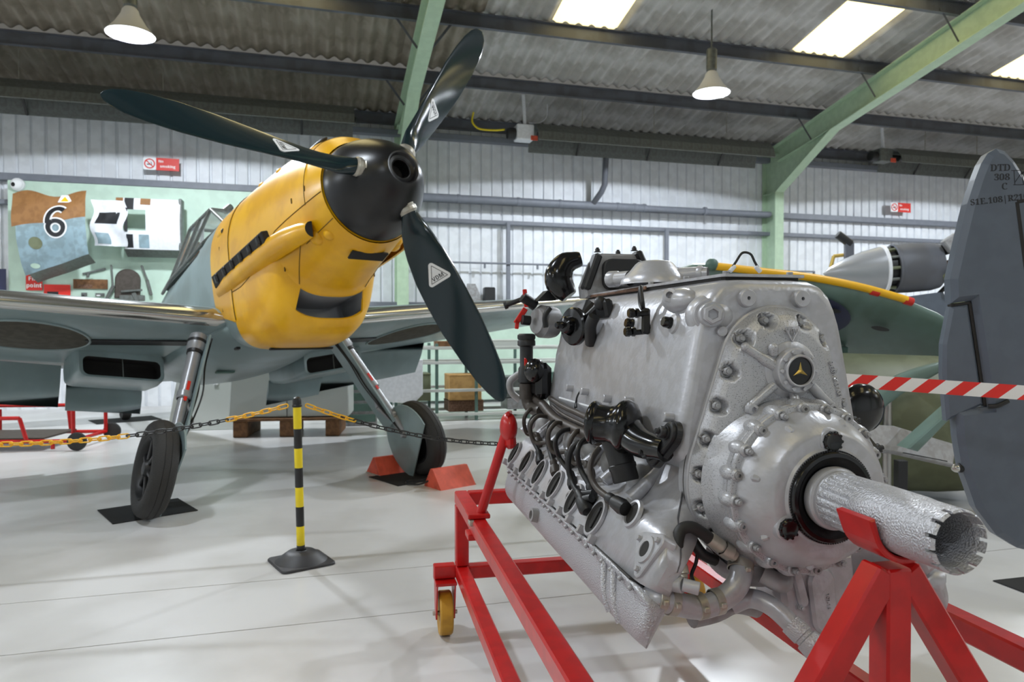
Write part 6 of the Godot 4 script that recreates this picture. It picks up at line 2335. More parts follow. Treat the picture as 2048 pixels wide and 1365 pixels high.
func no_smoking(p: Vector3, label: String, _w: bool) -> void:
	var t := thing("no_smoking_sign", label, "sign", HX * Transform3D(Basis(), p))
	var s := mk()
	box(s, Vector3(0.34, 0.20, 0.012), Transform3D(Basis(), Vector3(0.10, 0, 0)), 0.002)
	obj("red_plate", s, M.sign_red, t)
	s = mk()
	prism(s, rrect(0.19, 0.20, 0.03, Vector2(-0.165, 0.0)), -0.006, 0.006)
	obj("white_plate", s, M.white, t)
	s = mk()
	lathe(s, [[0.062, 0.006], [0.062, 0.009], [0.080, 0.009], [0.080, 0.006]], 32, at(Vector3(-0.165, 0, 0), Vector3(0, 0, 1)))
	bar(s, Vector3(-0.215, 0.05, 0.008), Vector3(-0.115, -0.05, 0.008), 0.016, 0.003, 0.0)
	obj("ban_ring", s, M.sign_red, t)
	s = mk()
	bar(s, Vector3(-0.205, -0.012, 0.0072), Vector3(-0.130, -0.012, 0.0072), 0.016, 0.002, 0.0)
	bar(s, Vector3(-0.135, 0.0, 0.0072), Vector3(-0.145, 0.03, 0.0072), 0.008, 0.002, 0.0)
	obj("cigarette", s, M.ink, t)
	words("lettering", "No", 0.040, M.tape_white, t, Transform3D(Basis(), Vector3(0.0, 0.045, 0.007)), 0.003, "Droid Sans", true)
	words("lettering", "smoking", 0.040, M.tape_white, t, Transform3D(Basis(), Vector3(0.10, -0.035, 0.007)), 0.003, "Droid Sans", true)

func poster(p: Vector3, w: float, h: float, m: Material, label: String, m2: Material) -> void:
	var t := thing("picture_card", label, "poster", HX * Transform3D(Basis(), p))
	var s := mk()
	box(s, Vector3(w, h, 0.010), Transform3D(), 0.001)
	obj("card", s, m, t)
	s = mk()
	box(s, Vector3(w * 0.42, h * 0.34, 0.003), Transform3D(Basis(), Vector3(-w * 0.16, -h * 0.22, 0.006)))
	obj("printed_shape", s, m2, t)

func wreck_number() -> void:
	# crumpled fuselage skin, brown over blue, with a black 6
	var t := thing("fuselage_wreck", "crumpled brown and blue fuselage skin with a black number six", "wreckage", HX * Transform3D(Basis(Vector3(0, 0, 1), 0.035), Vector3(-13.12, 2.08, 0.40)))
	var f := func(u: float, v: float) -> Vector3:
		var bul := 0.30 * (1.0 - pow((v - 0.62) / 0.75, 2.0))
		return Vector3(u + 0.05 * v * 0.0 - 0.03 * v, v + 0.02 * sin(u * 9.0) * v, bul + 0.012 * sin(u * 7.0 + v * 5.0) + 0.008 * sin(v * 17.0 - u * 11.0))
	var lowedge := func(u: float) -> float: return lerpf(-0.05, 0.26, u / 0.95)
	var split := func(u: float) -> float: return lerpf(0.66, 0.80, u / 0.95)
	var s := mk()
	sheet_of(s, func(u, v): return f.call(u, lerpf(lowedge.call(u), split.call(u), v)), 0.05, 0.95, 0, 1, 16, 14)
	obj("blue_skin", s, M.sky_grey, t)
	s = mk()
	sheet_of(s, func(u, v): return f.call(u, lerpf(split.call(u), 1.16 + 0.03 * sin(u * 8.0) + 0.02 * u, v)), 0.0, 0.95, 0, 1, 16, 10)
	obj("brown_skin", s, M.brown, t)
	s = mk()
	sheet_of(s, func(u, v): return f.call(u, lowedge.call(u) - 0.0) + Vector3(0, -0.10 * v, -0.32 * v), 0.10, 0.95, 0, 1, 12, 4)
	obj("underside_skin", s, M.frame_grey, t)
	# lightening holes: discs on the skin, olive as shadow inside, pale as the board
	for q in [[0.28, 0.42, 0.088, M.olive], [0.22, 0.10, 0.06, M.pale_board]]:
		s = mk()
		s.set_smooth_group(-1)
		var pr := oval(28, q[2], q[2] * (1.0 if q[1] > 0.3 else 0.6), Vector2(q[0], q[1]))
		var c: Vector3 = f.call(q[0], q[1]) + Vector3(0, 0, 0.006)
		for i in 28:
			tri(s, f.call(pr[i].x, pr[i].y) + Vector3(0, 0, 0.006), f.call(pr[(i + 1) % 28].x, pr[(i + 1) % 28].y) + Vector3(0, 0, 0.006), c)
		obj("painted_hole", s, q[3], t)
	# the number: white edge, black stroke
	var six := []
	for i in 25:
		var a := PI * 0.62 + TAU * i / 24.0
		six.append(Vector2(0.565 + 0.098 * cos(a), 0.655 + 0.105 * sin(a)))
	var tail := []
	for i in 14:
		var a := lerpf(PI * 1.02, PI * 0.30, i / 13.0)
		tail.append(Vector2(0.600 + 0.135 * cos(a), 0.730 + 0.215 * sin(a)))
	for q in [[0.105, 0.008, M.white], [0.062, 0.012, M.ink]]:
		s = mk()
		ribbon(s, f, six, q[0], q[1])
		ribbon(s, f, tail, q[0], q[1] + 0.0005)
		obj("painted_six", s, q[2], t)
	s = mk()
	prism(s, PackedVector2Array([Vector2(-0.09, -0.05), Vector2(0.10, -0.05), Vector2(0.04, 0.07), Vector2(-0.05, 0.07)]), 0, 0.004, Transform3D(Basis(Vector3(1, 0, 0), -0.35), f.call(0.68, 1.08) + Vector3(0, 0, 0.012)))
	var lb := obj("warning_label", s, M.white, t)
	s = mk()
	prism(s, PackedVector2Array([Vector2(-0.055, -0.035), Vector2(0.055, -0.035), Vector2(0.0, 0.045)]), 0.004, 0.007, Transform3D(Basis(Vector3(1, 0, 0), -0.35), f.call(0.68, 1.08) + Vector3(0, 0, 0.012)))
	obj("yellow_triangle", s, M.chain_yellow, lb)

func wreck_cross() -> void:
	var t := thing("cross_wreck", "torn white and black crossed fuselage skin with a square cut-out", "wreckage", HX * Transform3D(Basis(), Vector3(-12.17, 2.47, 0.16)))
	var f := func(u: float, v: float) -> Vector3:
		return Vector3(u, v, 0.34 - 0.42 * pow(v - 0.42, 2.0) + 0.006 * sin(u * 13.0 + v * 9.0))
	var s := mk()
	for q in [[0.30, 0.72, 0.62, 0.80], [0.72, 1.20, 0.02, 0.80], [0.42, 0.72, 0.02, 0.30]]:
		s = mk()
		sheet_of(s, f, q[0], q[1], q[2], q[3], 6, 10)
		obj("white_skin", s, M.soft_white, t)
	# crumpled part
	s = mk()
	sheet_of(s, func(u, v): return f.call(u, v) + Vector3(0.03 * sin(v * 14.0), 0, 0.05 * sin(u * 15.0) * sin(v * 8.0) + 0.05), 0.0, 0.45, 0.05, 0.74, 10, 14)
	obj("crumpled_skin", s, M.soft_white, t)
	for q in [[0.42, 0.55, 0.62, 0.80, M.ink], [0.64, 0.78, 0.70, 0.80, M.brown], [0.30, 0.40, 0.70, 0.80, M.brown], [0.45, 0.54, 0.04, 0.24, M.ink], [0.62, 0.76, 0.04, 0.24, M.sky_grey]]:
		patch(t, f, q[0], q[1], q[2], q[3], q[4], 0.006)
	for q in [[0.06, 0.36, 0.38, 0.55, M.ink], [0.05, 0.22, 0.08, 0.24, M.sky_grey]]:
		patch(t, func(u, v): return f.call(u, v) + Vector3(0.03 * sin(v * 14.0), 0, 0.05 * sin(u * 15.0) * sin(v * 8.0) + 0.05), q[0], q[1], q[2], q[3], q[4], 0.006)
	s = mk()
	box(s, Vector3(0.05, 0.80, 0.20), Transform3D(Basis(), Vector3(1.20, 0.42, 0.20)), 0.01)
	obj("torn_edge", s, M.frame_grey, t)
	s = mk()
	sheet_of(s, func(u, v): return f.call(u, 0.02) + Vector3(0, -0.10 * v, -0.22 * v), 0.40, 1.18, 0, 1, 8, 4)
	obj("underside_skin", s, M.frame_grey, t)
	s = mk()
	box(s, Vector3(0.04, 0.36, 0.02), Transform3D(Basis(), Vector3(0.45, 0.46, 0.35)), 0.004)
	obj("dark_frame", s, M.ink, t)

func seat_wreck() -> void:
	var t := thing("seat_wreck", "dark rounded pilot seat back with corroded brackets on the green board", "wreckage", HX * Transform3D(Basis(), Vector3(-11.80, 1.75, 0.06)))
	var s := mk()
	var p := PackedVector2Array([Vector2(-0.19, 0.0), Vector2(0.17, 0.0), Vector2(0.18, 0.28)])
	p.append_array(oval(14, 0.18, 0.17, Vector2(0, 0.29), 0.0, PI))
	prism(s, p, 0.0, 0.06, Transform3D(), 0.02)
	obj("seat_back", s, M.leather, t)
	var parts := [[Vector3(-0.30, -0.02, 0.05), Vector3(-0.19, 0.20, 0.06), 0.05], [Vector3(-0.20, 0.18, 0.06), Vector3(-0.23, 0.52, 0.04), 0.022], [Vector3(0.20, 0.52, 0.04), Vector3(0.28, 0.30, 0.05), 0.03], [Vector3(0.28, 0.30, 0.05), Vector3(0.34, 0.05, 0.05), 0.045], [Vector3(-0.08, 0.10, 0.09), Vector3(0.22, 0.13, 0.09), 0.035], [Vector3(-0.10, 0.0, 0.10), Vector3(0.26, 0.0, 0.10), 0.09], [Vector3(0.10, 0.08, 0.12), Vector3(0.16, -0.06, 0.12), 0.06]]
	for q in parts:
		s = mk()
		bar(s, q[0], q[1], q[2], 0.04, 0.008)
		obj("bracket", s, M.frame_grey, t)
	t = thing("gun_fragment", "small grey gun fragment mounted above the brown picture panel", "wreckage", HX * Transform3D(Basis(), Vector3(-12.28, 2.16, 0.06)))
	s = mk()
	bar(s, Vector3(-0.16, -0.04, 0), Vector3(0.16, 0.05, 0), 0.03, 0.03, 0.006)
	obj("barrel", s, M.frame_grey, t)
	s = mk()
	bar(s, Vector3(-0.08, -0.02, 0), Vector3(-0.09, -0.09, 0), 0.04, 0.03, 0.006)
	obj("grip", s, M.frame_grey, t)

func trolley() -> void:
	var t := thing("red_trolley", "low red tubular trolley with black wheels beyond the wing flap", "trolley", Transform3D(Basis(Vector3.UP, 0.10), Vector3(-5.05, 0, -7.45)))
	var bars := [[Vector3(-0.9, 0.10, 0.30), Vector3(0.5, 0.10, 0.30)], [Vector3(-0.9, 0.10, -0.40), Vector3(0.5, 0.10, -0.40)], [Vector3(-0.9, 0.34, 0.30), Vector3(-0.02, 0.34, 0.30)], [Vector3(-0.02, 0.34, 0.30), Vector3(0.05, 0.10, 0.30)], [Vector3(-0.9, 0.40, -0.40), Vector3(0.1, 0.40, -0.40)], [Vector3(0.1, 0.40, -0.40), Vector3(0.13, 0.10, -0.40)], [Vector3(0.5, 0.10, 0.30), Vector3(0.5, 0.62, 0.30)], [Vector3(0.5, 0.10, -0.40), Vector3(0.5, 0.62, -0.40)], [Vector3(-0.32, 0.10, 0.30), Vector3(-0.32, 0.52, 0.30)], [Vector3(-0.62, 0.10, -0.40), Vector3(-0.62, 0.36, -0.40)], [Vector3(0.5, 0.10, -0.40), Vector3(0.5, 0.10, 0.30)], [Vector3(-0.9, 0.10, -0.40), Vector3(-0.9, 0.10, 0.30)], [Vector3(0.3, 0.10, 0.30), Vector3(0.3, 0.02, 0.30)]]
	for b in bars:
		var s := mk()
		tube(s, [b[0], b[1]], 0.020, 10)
		obj("tube", s, M.red, t)
	var s2 := mk()
	box(s2, Vector3(1.1, 0.02, 0.66), Transform3D(Basis(), Vector3(-0.35, 0.125, -0.05)), 0.004)
	obj("deck", s2, M.leather, t)
	for z in [0.33, -0.44]:
		for x in [0.55, -0.78]:
			s2 = mk()
			lathe(s2, [[0, -0.025], [0.07, -0.025], [0.092, -0.018], [0.096, 0.0], [0.092, 0.018], [0.07, 0.025], [0, 0.025]], 24, at(Vector3(x, 0.097, z), Vector3(0, 0, 1)))
			obj("wheel", s2, M.tyre, t)

func racks() -> void:
	# storage rack low along the wall with parts on it
	var t := thing("storage_rack", "long low grey storage rack beyond the aircraft wing", "rack", HX * Transform3D(Basis(), Vector3(-6.8, 0, 2.55)))
	for y in [0.09, 0.42, 0.80, 1.0]:
		for z in [-0.35, 0.35]:
			var s := mk()
			bar(s, Vector3(-1.2, y, z), Vector3(3.2, y, z), 0.055, 0.04, 0.004, Vector3(0, 1, 0))
			obj("beam", s, M.rack_white, t)
	for x in [-1.1, -0.55, 0.0, 0.75, 1.5, 2.3, 3.1]:
		for z in [-0.35, 0.35]:
			var s := mk()
			bar(s, Vector3(x, 0.0, z), Vector3(x, 1.06, z), 0.04, 0.04, 0.003)
			obj("post", s, M.dark_green, t)
	var s := mk()
	box(s, Vector3(5.6, 1.5, 0.03), Transform3D(Basis(), Vector3(-5.2, 0.80, 0.6)), 0.004)
	tag(obj("low_board", s, M.pale_board, self, HX), "pale green board behind the low storage rack", "board")
	var bx := [["cardboard_box", M.cardboard, Vector3(-6.92, 0.445, 2.55), Vector3(0.46, 0.36, 0.4), "brown cardboard box on the storage rack"], ["parts_crate", M.olive, Vector3(-7.55, 0.455, 2.5), Vector3(0.3, 0.38, 0.4), "olive parts crate beside the cardboard box on the rack"], ["parts_crate", M.frame_grey, Vector3(-6.25, 0.43, 2.5), Vector3(0.35, 0.30, 0.4), "grey metal parts crate on the rack"], ["parts_crate", M.dark_green, Vector3(-5.75, 0.46, 2.5), Vector3(0.34, 0.36, 0.4), "dark green parts crate further along the rack"], ["tool_tray", M.rack_white, Vector3(-6.4, 1.06, 2.5), Vector3(0.5, 0.10, 0.4), "pale tray lying on top of the rack"], ["tool_tray", M.wood, Vector3(-7.1, 1.05, 2.5), Vector3(0.4, 0.08, 0.35), "wooden tray lying on top of the rack"], ["parts_crate", M.rust, Vector3(-6.9, 0.18, 2.5), Vector3(0.5, 0.16, 0.4), "flat rusty crate at the bottom of the rack"], ["parts_crate", M.silver_dull, Vector3(-6.0, 0.19, 2.5), Vector3(0.6, 0.16, 0.4), "flat silver crate at the bottom of the rack"]]
	for q in bx:
		var b := thing(q[0], q[4], "box" if q[0] != "tool_tray" else "tray", HX * Transform3D(Basis(), q[2]))
		s = mk()
		box(s, q[3], Transform3D(), 0.008)
		obj("body", s, q[1], b)
		s = mk()
		box(s, Vector3(q[3].x * 1.01, 0.02, q[3].z * 1.01), Transform3D(Basis(), Vector3(0, q[3].y * 0.5 - 0.012, 0)), 0.003)
		obj("lid", s, q[1], b)
	# large pale panels and timber beyond the aircraft
	t = thing("folded_sheet", "large white folded metal panel standing by the rack", "panel", Transform3D(Basis(Vector3.UP, 0.25), Vector3(-1.45, 0.0, -9.15)))
	s = mk()
	prism(s, PackedVector2Array([Vector2(-0.32, 0.32), Vector2(0.16, 0.28), Vector2(0.28, 0.40), Vector2(0.28, 0.86), Vector2(-0.32, 0.80)]), -0.02, 0.02, Transform3D(), 0.004)
	obj("sheet", s, M.soft_white, t)
	s = mk()
	bar(s, Vector3(-0.2, 0.0, 0), Vector3(-0.2, 0.36, 0), 0.03, 0.03)
	bar(s, Vector3(0.15, 0.0, 0), Vector3(0.15, 0.34, 0), 0.03, 0.03)
	bar(s, Vector3(-0.2, 0.02, 0), Vector3(0.15, 0.02, 0), 0.03, 0.03)
	obj("legs", s, M.rack_white, t)
	t = thing("grey_cabinet", "pale grey metal bin standing on a timber pallet", "bin", Transform3D(Basis(Vector3.UP, 0.12), Vector3(-2.66, 0.23, -8.45)))
	s = mk()
	prism(s, PackedVector2Array([Vector2(-0.66, 0.0), Vector2(0.70, 0.0), Vector2(0.70, 0.60), Vector2(-0.62, 0.58)]), -0.3, 0.3, Transform3D(), 0.01)
	obj("body", s, M.rack_white, t)
	s = mk()
	bar(s, Vector3(0.0, 0.0, 0.305), Vector3(0.0, 0.58, 0.305), 0.01, 0.01)
	obj("seam", s, M.frame_grey, t)
	t = thing("timber_pallet", "brown timber pallet under the grey bin", "pallet", Transform3D(Basis(Vector3.UP, 0.12), Vector3(-2.66, 0.0, -8.45)))
	for i in 5:
		s = mk()
		box(s, Vector3(1.25, 0.03, 0.12), Transform3D(Basis(), Vector3(0, 0.205, -0.30 + 0.15 * i)), 0.004)
		obj("plank", s, M.wood, t)
	for x in [-0.52, 0.0, 0.52]:
		s = mk()
		box(s, Vector3(0.16, 0.188, 0.66), Transform3D(Basis(), Vector3(x, 0.096, 0)), 0.006)
		obj("bearer", s, M.wood, t)
	t = thing("tilted_panel", "tall pale tilted panel behind the spoked aircraft wheel", "panel", Transform3D(Basis(Vector3.UP, 0.2), Vector3(-3.75, 0.0, -8.7)))
	s = mk()
	prism(s, PackedVector2Array([Vector2(-0.5, 0.0), Vector2(0.42, 0.0), Vector2(0.30, 0.80), Vector2(-0.35, 1.05)]), -0.02, 0.02, Transform3D(Basis(Vector3(1, 0, 0), -0.15), Vector3.ZERO), 0.004)
	obj("sheet", s, M.rack_white, t)
	s = mk()
	box(s, Vector3(0.05, 0.12, 0.01), Transform3D(Basis(Vector3(1, 0, 0), -0.15), Vector3(0.05, 0.62, -0.06)))
	obj("label_card", s, M.white, t)
	t = thing("green_drawers", "small stack of dark green drawers with a bright green top by the rack", "drawers", Transform3D(Basis(Vector3.UP, 0.2), Vector3(-2.0, 0.0, -9.25)))
	s = mk()
	box(s, Vector3(0.42, 0.62, 0.35), Transform3D(Basis(), Vector3(0, 0.31, 0)), 0.006)
	obj("carcass", s, M.silver_dull, t)
	for i in 4:
		s = mk()
		box(s, Vector3(0.38, 0.10, 0.02), Transform3D(Basis(), Vector3(0, 0.10 + 0.14 * i, 0.178)), 0.004)
		obj("drawer", s, M.dark_green, t)

# ---------------------------------------------------------------- exhibits beyond the engine
func wing_store() -> void:
	stored_wing()
	rudder()
	jet()
	tailplane()

func stored_wing() -> void:
	var t := thing("camouflaged_wing", "grey green wing with a yellow leading edge and dark blue roundel", "aircraft wing", Transform3D(Basis(), Vector3(1.90, 0, -5.4)))
	# leading edge points and how far the wing runs down and back from each
	var le := [[-1.15, 1.44, 0.95], [-0.82, 1.62, 1.0], [-0.50, 1.735, 1.0], [-0.38, 1.735, 1.0], [0.0, 1.690, 0.98], [0.42, 1.640, 0.94], [0.80, 1.565, 0.88], [1.14, 1.470, 0.80], [1.40, 1.36, 0.70], [1.62, 1.22, 0.52], [1.76, 1.06, 0.30], [1.80, 0.96, 0.10]]
	var back := Vector3(0.0, -0.86, -1.30)
	var foil := [[0.0, 0.0], [0.02, 0.035], [0.08, 0.062], [0.25, 0.08], [0.5, 0.065], [0.8, 0.03], [1.0, 0.005], [0.8, -0.022], [0.5, -0.045], [0.25, -0.055], [0.08, -0.045], [0.02, -0.028]]
	var nrm := Vector3(0, 0.83, -0.55)
	var s := mk()
	var r := []
	for q in le:
		var ring := PackedVector3Array()
		for p in foil:
			ring.append(Vector3(q[0], q[1], 0) + back * p[0] * q[2] + nrm * p[1] * q[2] * 1.4)
		r.append(ring)
	rows(s, r, true, 0.0)
	cap(s, r[0])
	obj("wing_skin", s, M.wing_grey, t)
	s = mk()
	var pts := []
	for i in range(3, 8):
		pts.append(Vector3(le[i][0], le[i][1] + 0.004, 0.004))
	tube(s, curve(pts, 6), 0.030, 14)
	obj("yellow_leading_edge", s, M.chain_yellow, t)
	for k in [[6, 0.18], [7, -0.06]]:
		s = mk()
		var a := Vector3(le[k[0]][0], le[k[0]][1], 0)
		var b := Vector3(le[k[0] + 1][0], le[k[0] + 1][1], 0) if k[0] < 7 else a + (a - Vector3(le[6][0], le[6][1], 0))
		var c := a.lerp(b, k[1])
		cyl(s, c, c + (b - a).normalized() * 0.07, 0.033, 16, 0.003)
		obj("red_band", s, M.rust if false else M.sign_red, t)
	# on the underside: roundel, gun slots, flap bays
	var under := func(x: float, k: float) -> Vector3:
		var i := 0
		while i < le.size() - 2 and x > le[i + 1][0]:
			i += 1
		var f: float = (x - le[i][0]) / (le[i + 1][0] - le[i][0])
		var y := lerpf(le[i][1], le[i + 1][1], f)
		var sc := lerpf(le[i][2], le[i + 1][2], f)
		return Vector3(x, y, 0) + back * k * sc - nrm * sc * 1.4 * 0.058
	var blob := func(cx: float, ck: float, rx: float, rk: float, m: Material, called: String, lift: float) -> void:
		var q := mk()
		q.set_smooth_group(-1)
		var c: Vector3 = under.call(cx, ck) - nrm * lift
		for i in 32:
			var a := TAU * i / 32.0
			var b := TAU * (i + 1) / 32.0
			tri(q, under.call(cx + rx * cos(a), ck + rk * sin(a)) - nrm * lift, under.call(cx + rx * cos(b), ck + rk * sin(b)) - nrm * lift, c)
		obj(called, q, m, t)
	blob.call(0.42, 0.26, 0.40, 0.20, M.navy, "roundel_blue", 0.012)
	blob.call(0.38, 0.30, 0.10, 0.07, M.sign_red, "roundel_red", 0.02)
	blob.call(0.62, 0.16, 0.08, 0.022, M.black_dull, "gun_slot", 0.022)
	blob.call(1.05, 0.24, 0.07, 0.022, M.black_dull, "gun_slot", 0.022)
	blob.call(0.45, 0.47, 0.06, 0.02, M.black_dull, "gun_slot", 0.022)
	blob.call(0.62, 0.78, 0.34, 0.08, M.black_dull, "flap_bay", 0.02)
	for x in [-0.6, 0.9]:
		s = mk()
		bar(s, Vector3(x, 0.0, -0.7), under.call(x, 0.5) + Vector3(0, -0.01, 0), 0.06, 0.06)
		obj("trestle_leg", s, M.dark_green, t)
	s = mk()
	ball(s, Vector3(-0.36, 1.745, 0.0), Vector3(0.05, 0.05, 0.05), 16, 10)
	obj("lamp_blister", s, M.dark_green, t)

func rudder() -> void:
	# upright grey rudder close on the right, seen nearly side on
	var t := thing("grey_rudder", "upright grey rudder and fin with stencilled letters", "aircraft tail", Transform3D(Basis(Vector3.UP, -0.10), Vector3(1.985, 0.0, -2.90)))
	var out := PackedVector2Array([Vector2(0.62, 0.28), Vector2(0.20, 0.315), Vector2(0.10, 0.34), Vector2(0.02, 0.39), Vector2(-0.06, 0.50), Vector2(-0.115, 0.66), Vector2(-0.138, 0.80), Vector2(-0.145, 0.905)])
	var upper := PackedVector2Array([Vector2(-0.02, 0.92), Vector2(-0.085, 1.36), Vector2(-0.165, 1.35), Vector2(-0.17, 1.45), Vector2(-0.14, 1.60), Vector2(-0.105, 1.76), Vector2(-0.075, 1.86), Vector2(-0.052, 1.925), Vector2(-0.028, 1.965), Vector2(0.005, 1.985), Vector2(0.038, 1.972), Vector2(0.075, 1.93), Vector2(0.14, 1.82), Vector2(0.22, 1.66), Vector2(0.30, 1.5), Vector2(0.62, 1.3)])
	var poly := PackedVector2Array(out)
	poly.append_array(upper)
	var s := mk()
	prism(s, poly, -0.035, 0.035, Transform3D(), 0.022, false)
	obj("rudder_skin", s, M.tail_grey, t)
	s = mk()
	prism(s, PackedVector2Array([Vector2(-0.036, 0.93), Vector2(-0.098, 1.345), Vector2(-0.168, 1.335), Vector2(-0.195, 1.18), Vector2(-0.195, 1.05), Vector2(-0.178, 0.86)]), -0.022, 0.022, Transform3D(), 0.012)
	obj("trim_tab", s, M.tail_grey, t)
	s = mk()
	bar(s, Vector3(-0.028, 0.925, 0.0), Vector3(-0.092, 1.35, 0.0), 0.012, 0.03, 0.001)
	bar(s, Vector3(-0.090, 1.352, 0.0), Vector3(-0.165, 1.340, 0.0), 0.010, 0.03, 0.001)
	obj("tab_gap", s, M.opening_shade, t)
	s = mk()
	bar(s, Vector3(0.075, 1.76, 0.034), Vector3(0.12, 1.42, 0.034), 0.014, 0.006, 0.001)
	bar(s, Vector3(0.075, 1.76, 0.034), Vector3(0.18, 1.78, 0.034), 0.014, 0.006, 0.001)
	obj("hinge_gap", s, M.opening_shade, t)
	s = mk()
	tube(s, curve([Vector3(-0.03, 0.925, 0.04), Vector3(0.0, 0.93, 0.05), Vector3(0.04, 0.95, 0.05)]), 0.010, 8)
	obj("tab_rod", s, M.black_dull, t)
	s = mk()
	cyl(s, Vector3(-0.10, 0.665, 0), Vector3(-0.125, 0.663, 0), 0.020, 16)
	obj("lamp_socket", s, M.black_dull, t)
	s = mk()
	ball(s, Vector3(-0.130, 0.662, 0), Vector3(0.022, 0.018, 0.018), 16, 10)
	obj("tail_lamp", s, M.bare_metal, t)
	var ink: Material = M.ink
	words("stencil", "DTD", 0.026, ink, t, Transform3D(Basis(), Vector3(0.010, 1.900, 0.0355)), 0.001, "Droid Serif", true)
	words("stencil", "308", 0.026, ink, t, Transform3D(Basis(), Vector3(0.016, 1.862, 0.0355)), 0.001, "Droid Serif", true)
	words("stencil", "C", 0.026, ink, t, Transform3D(Basis(), Vector3(0.026, 1.824, 0.0355)), 0.001, "Droid Serif", true)
	words("stencil", "S1E.108|R2105", 0.024, ink, t, Transform3D(Basis(Vector3(0, 0, 1), 0.10), Vector3(0.015, 1.772, 0.0355)), 0.001, "Droid Serif", true)
	s = mk()
	for q in [[Vector2(0.052, 1.888), Vector2(0.088, 1.888)], [Vector2(0.060, 1.83), Vector2(0.105, 1.83)], [Vector2(0.062, 1.888), Vector2(0.066, 1.83)], [Vector2(0.088, 1.888), Vector2(0.10, 1.83)], [Vector2(0.066, 1.84), Vector2(0.092, 1.88)]]:
		bar(s, Vector3(q[0].x, q[0].y, 0.0355), Vector3(q[1].x, q[1].y, 0.0355), 0.0025, 0.001, 0.0)
	obj("inspection_stamp", s, ink, t)
	s = mk()
	bar(s, Vector3(0.5, 0.0, 0), Vector3(0.5, 0.30, 0), 0.08, 0.08)
	obj("support", s, M.black_dull, t)

func jet() -> void:
	var t := thing("stripped_engine", "dark cylindrical engine with pale nose cone and exposed accessories", "engine", Transform3D(Basis(Vector3.UP, -0.15), Vector3(4.2, 1.93, -8.0)))
	var s := mk()
	var ax := Vector3(1, 0.06, 0)
	lathe(s, [[0.0, -0.62], [0.07, -0.55], [0.15, -0.40], [0.22, -0.20], [0.265, 0.0]], 36, at(Vector3.ZERO, ax))
	obj("nose_cone", s, M.leg_grey, t)
	s = mk()
	lathe(s, [[0.262, 0.0], [0.282, 0.005], [0.282, 0.035], [0.262, 0.04]], 36, at(Vector3.ZERO, ax))
	obj("white_collar", s, M.soft_white, t)
	s = mk()
	lathe(s, [[0.22, 0.03], [0.22, 0.13]], 28, at(Vector3.ZERO, ax))
	obj("neck", s, M.black_dull, t)
	for k in 12:
		var a := TAU * k / 12.0
		s = mk()
		cyl(s, Vector3(0.04, cos(a) * 0.245, sin(a) * 0.245), Vector3(0.13, cos(a) * 0.245 + 0.006, sin(a) * 0.245), 0.018, 8)
		obj("union", s, M.olive if k % 2 else M.frame_grey, t)
	s = mk()
	lathe(s, [[0.265, 0.125], [0.283, 0.13], [0.283, 0.155], [0.275, 0.16], [0.278, 0.30], [0.27, 0.52], [0.25, 0.60], [0.23, 0.61]], 40, at(Vector3.ZERO, ax))
	obj("barrel", s, M.purlin, t)
	rng.seed = 77
	for k in 26:
		var c := Vector3(0.62 + rng.randf() * 0.34, 0.05 + rng.randf_range(-0.28, 0.24), rng.randf_range(-0.1, 0.25))
		s = mk()
		if k % 3 == 0:
			cyl(s, c, c + Vector3(rng.randf_range(-0.12, 0.12), rng.randf_range(-0.12, 0.12), 0.06), 0.02 + rng.randf() * 0.03, 10)
		elif k % 3 == 1:
			box(s, Vector3(0.08 + rng.randf() * 0.1, 0.06 + rng.randf() * 0.1, 0.1), Transform3D(Basis(Vector3(0, 0, 1), rng.randf() * 0.8), c), 0.01)
		else:
			tube(s, curve([c, c + Vector3(0.08, 0.1, 0.05), c + Vector3(0.16, -0.02, 0.06)]), 0.012, 8)
		obj("accessory", s, [M.olive, M.silver_dull, M.frame_grey, M.rust, M.black_dull][k % 5], t)
	s = mk()
	box(s, Vector3(0.06, 0.04, 0.04), Transform3D(Basis(), Vector3(0.93, -0.05, 0.3)), 0.01)
	obj("red_cap", s, M.red_plastic, t)
	# mounting: grey fairing and legs below
	s = mk()
	prism(s, PackedVector2Array([Vector2(0.05, -0.34), Vector2(0.62, -0.26), Vector2(0.78, -0.55), Vector2(0.75, -1.9), Vector2(0.0, -1.9)]), -0.12, 0.12, Transform3D(), 0.01)
	obj("cradle", s, M.tail_grey, t)
	s = mk()
	prism(s, PackedVector2Array([Vector2(0.72, -0.30), Vector2(1.05, -0.30), Vector2(1.0, -0.50), Vector2(0.8, -0.55)]), -0.1, 0.1, Transform3D(), 0.02)
	obj("lower_gearbox", s, M.olive, t)
	# tubular frame and a dark post behind it
	var f := thing("brass_tubing", "thin brass coloured tube frame with a dark post behind the wing", "frame", Transform3D(Basis(Vector3.UP, 0.0), Vector3(3.9, 0, -8.5)))
	for q in [[Vector3(-0.22, 1.3, 0), Vector3(0.0, 2.14, 0)], [Vector3(0.0, 2.14, 0), Vector3(0.16, 2.16, 0)], [Vector3(0.16, 2.16, 0), Vector3(0.62, 1.98, 0)]]:
		s = mk()
		tube(s, [q[0], q[1]], 0.022, 8)
		obj("tube", s, M.castor if false else M.gold, f)
	s = mk()
	bar(s, Vector3(0.16, 0.0, 0.05), Vector3(0.16, 2.30, 0.05), 0.10, 0.06)
	obj("dark_post", s, M.purlin, f)
	s = mk()
	cyl(s, Vector3(0.02, 2.40, 0.05), Vector3(0.18, 2.28, 0.05), 0.05, 12)
	obj("spot_head", s, M.black_dull, f)

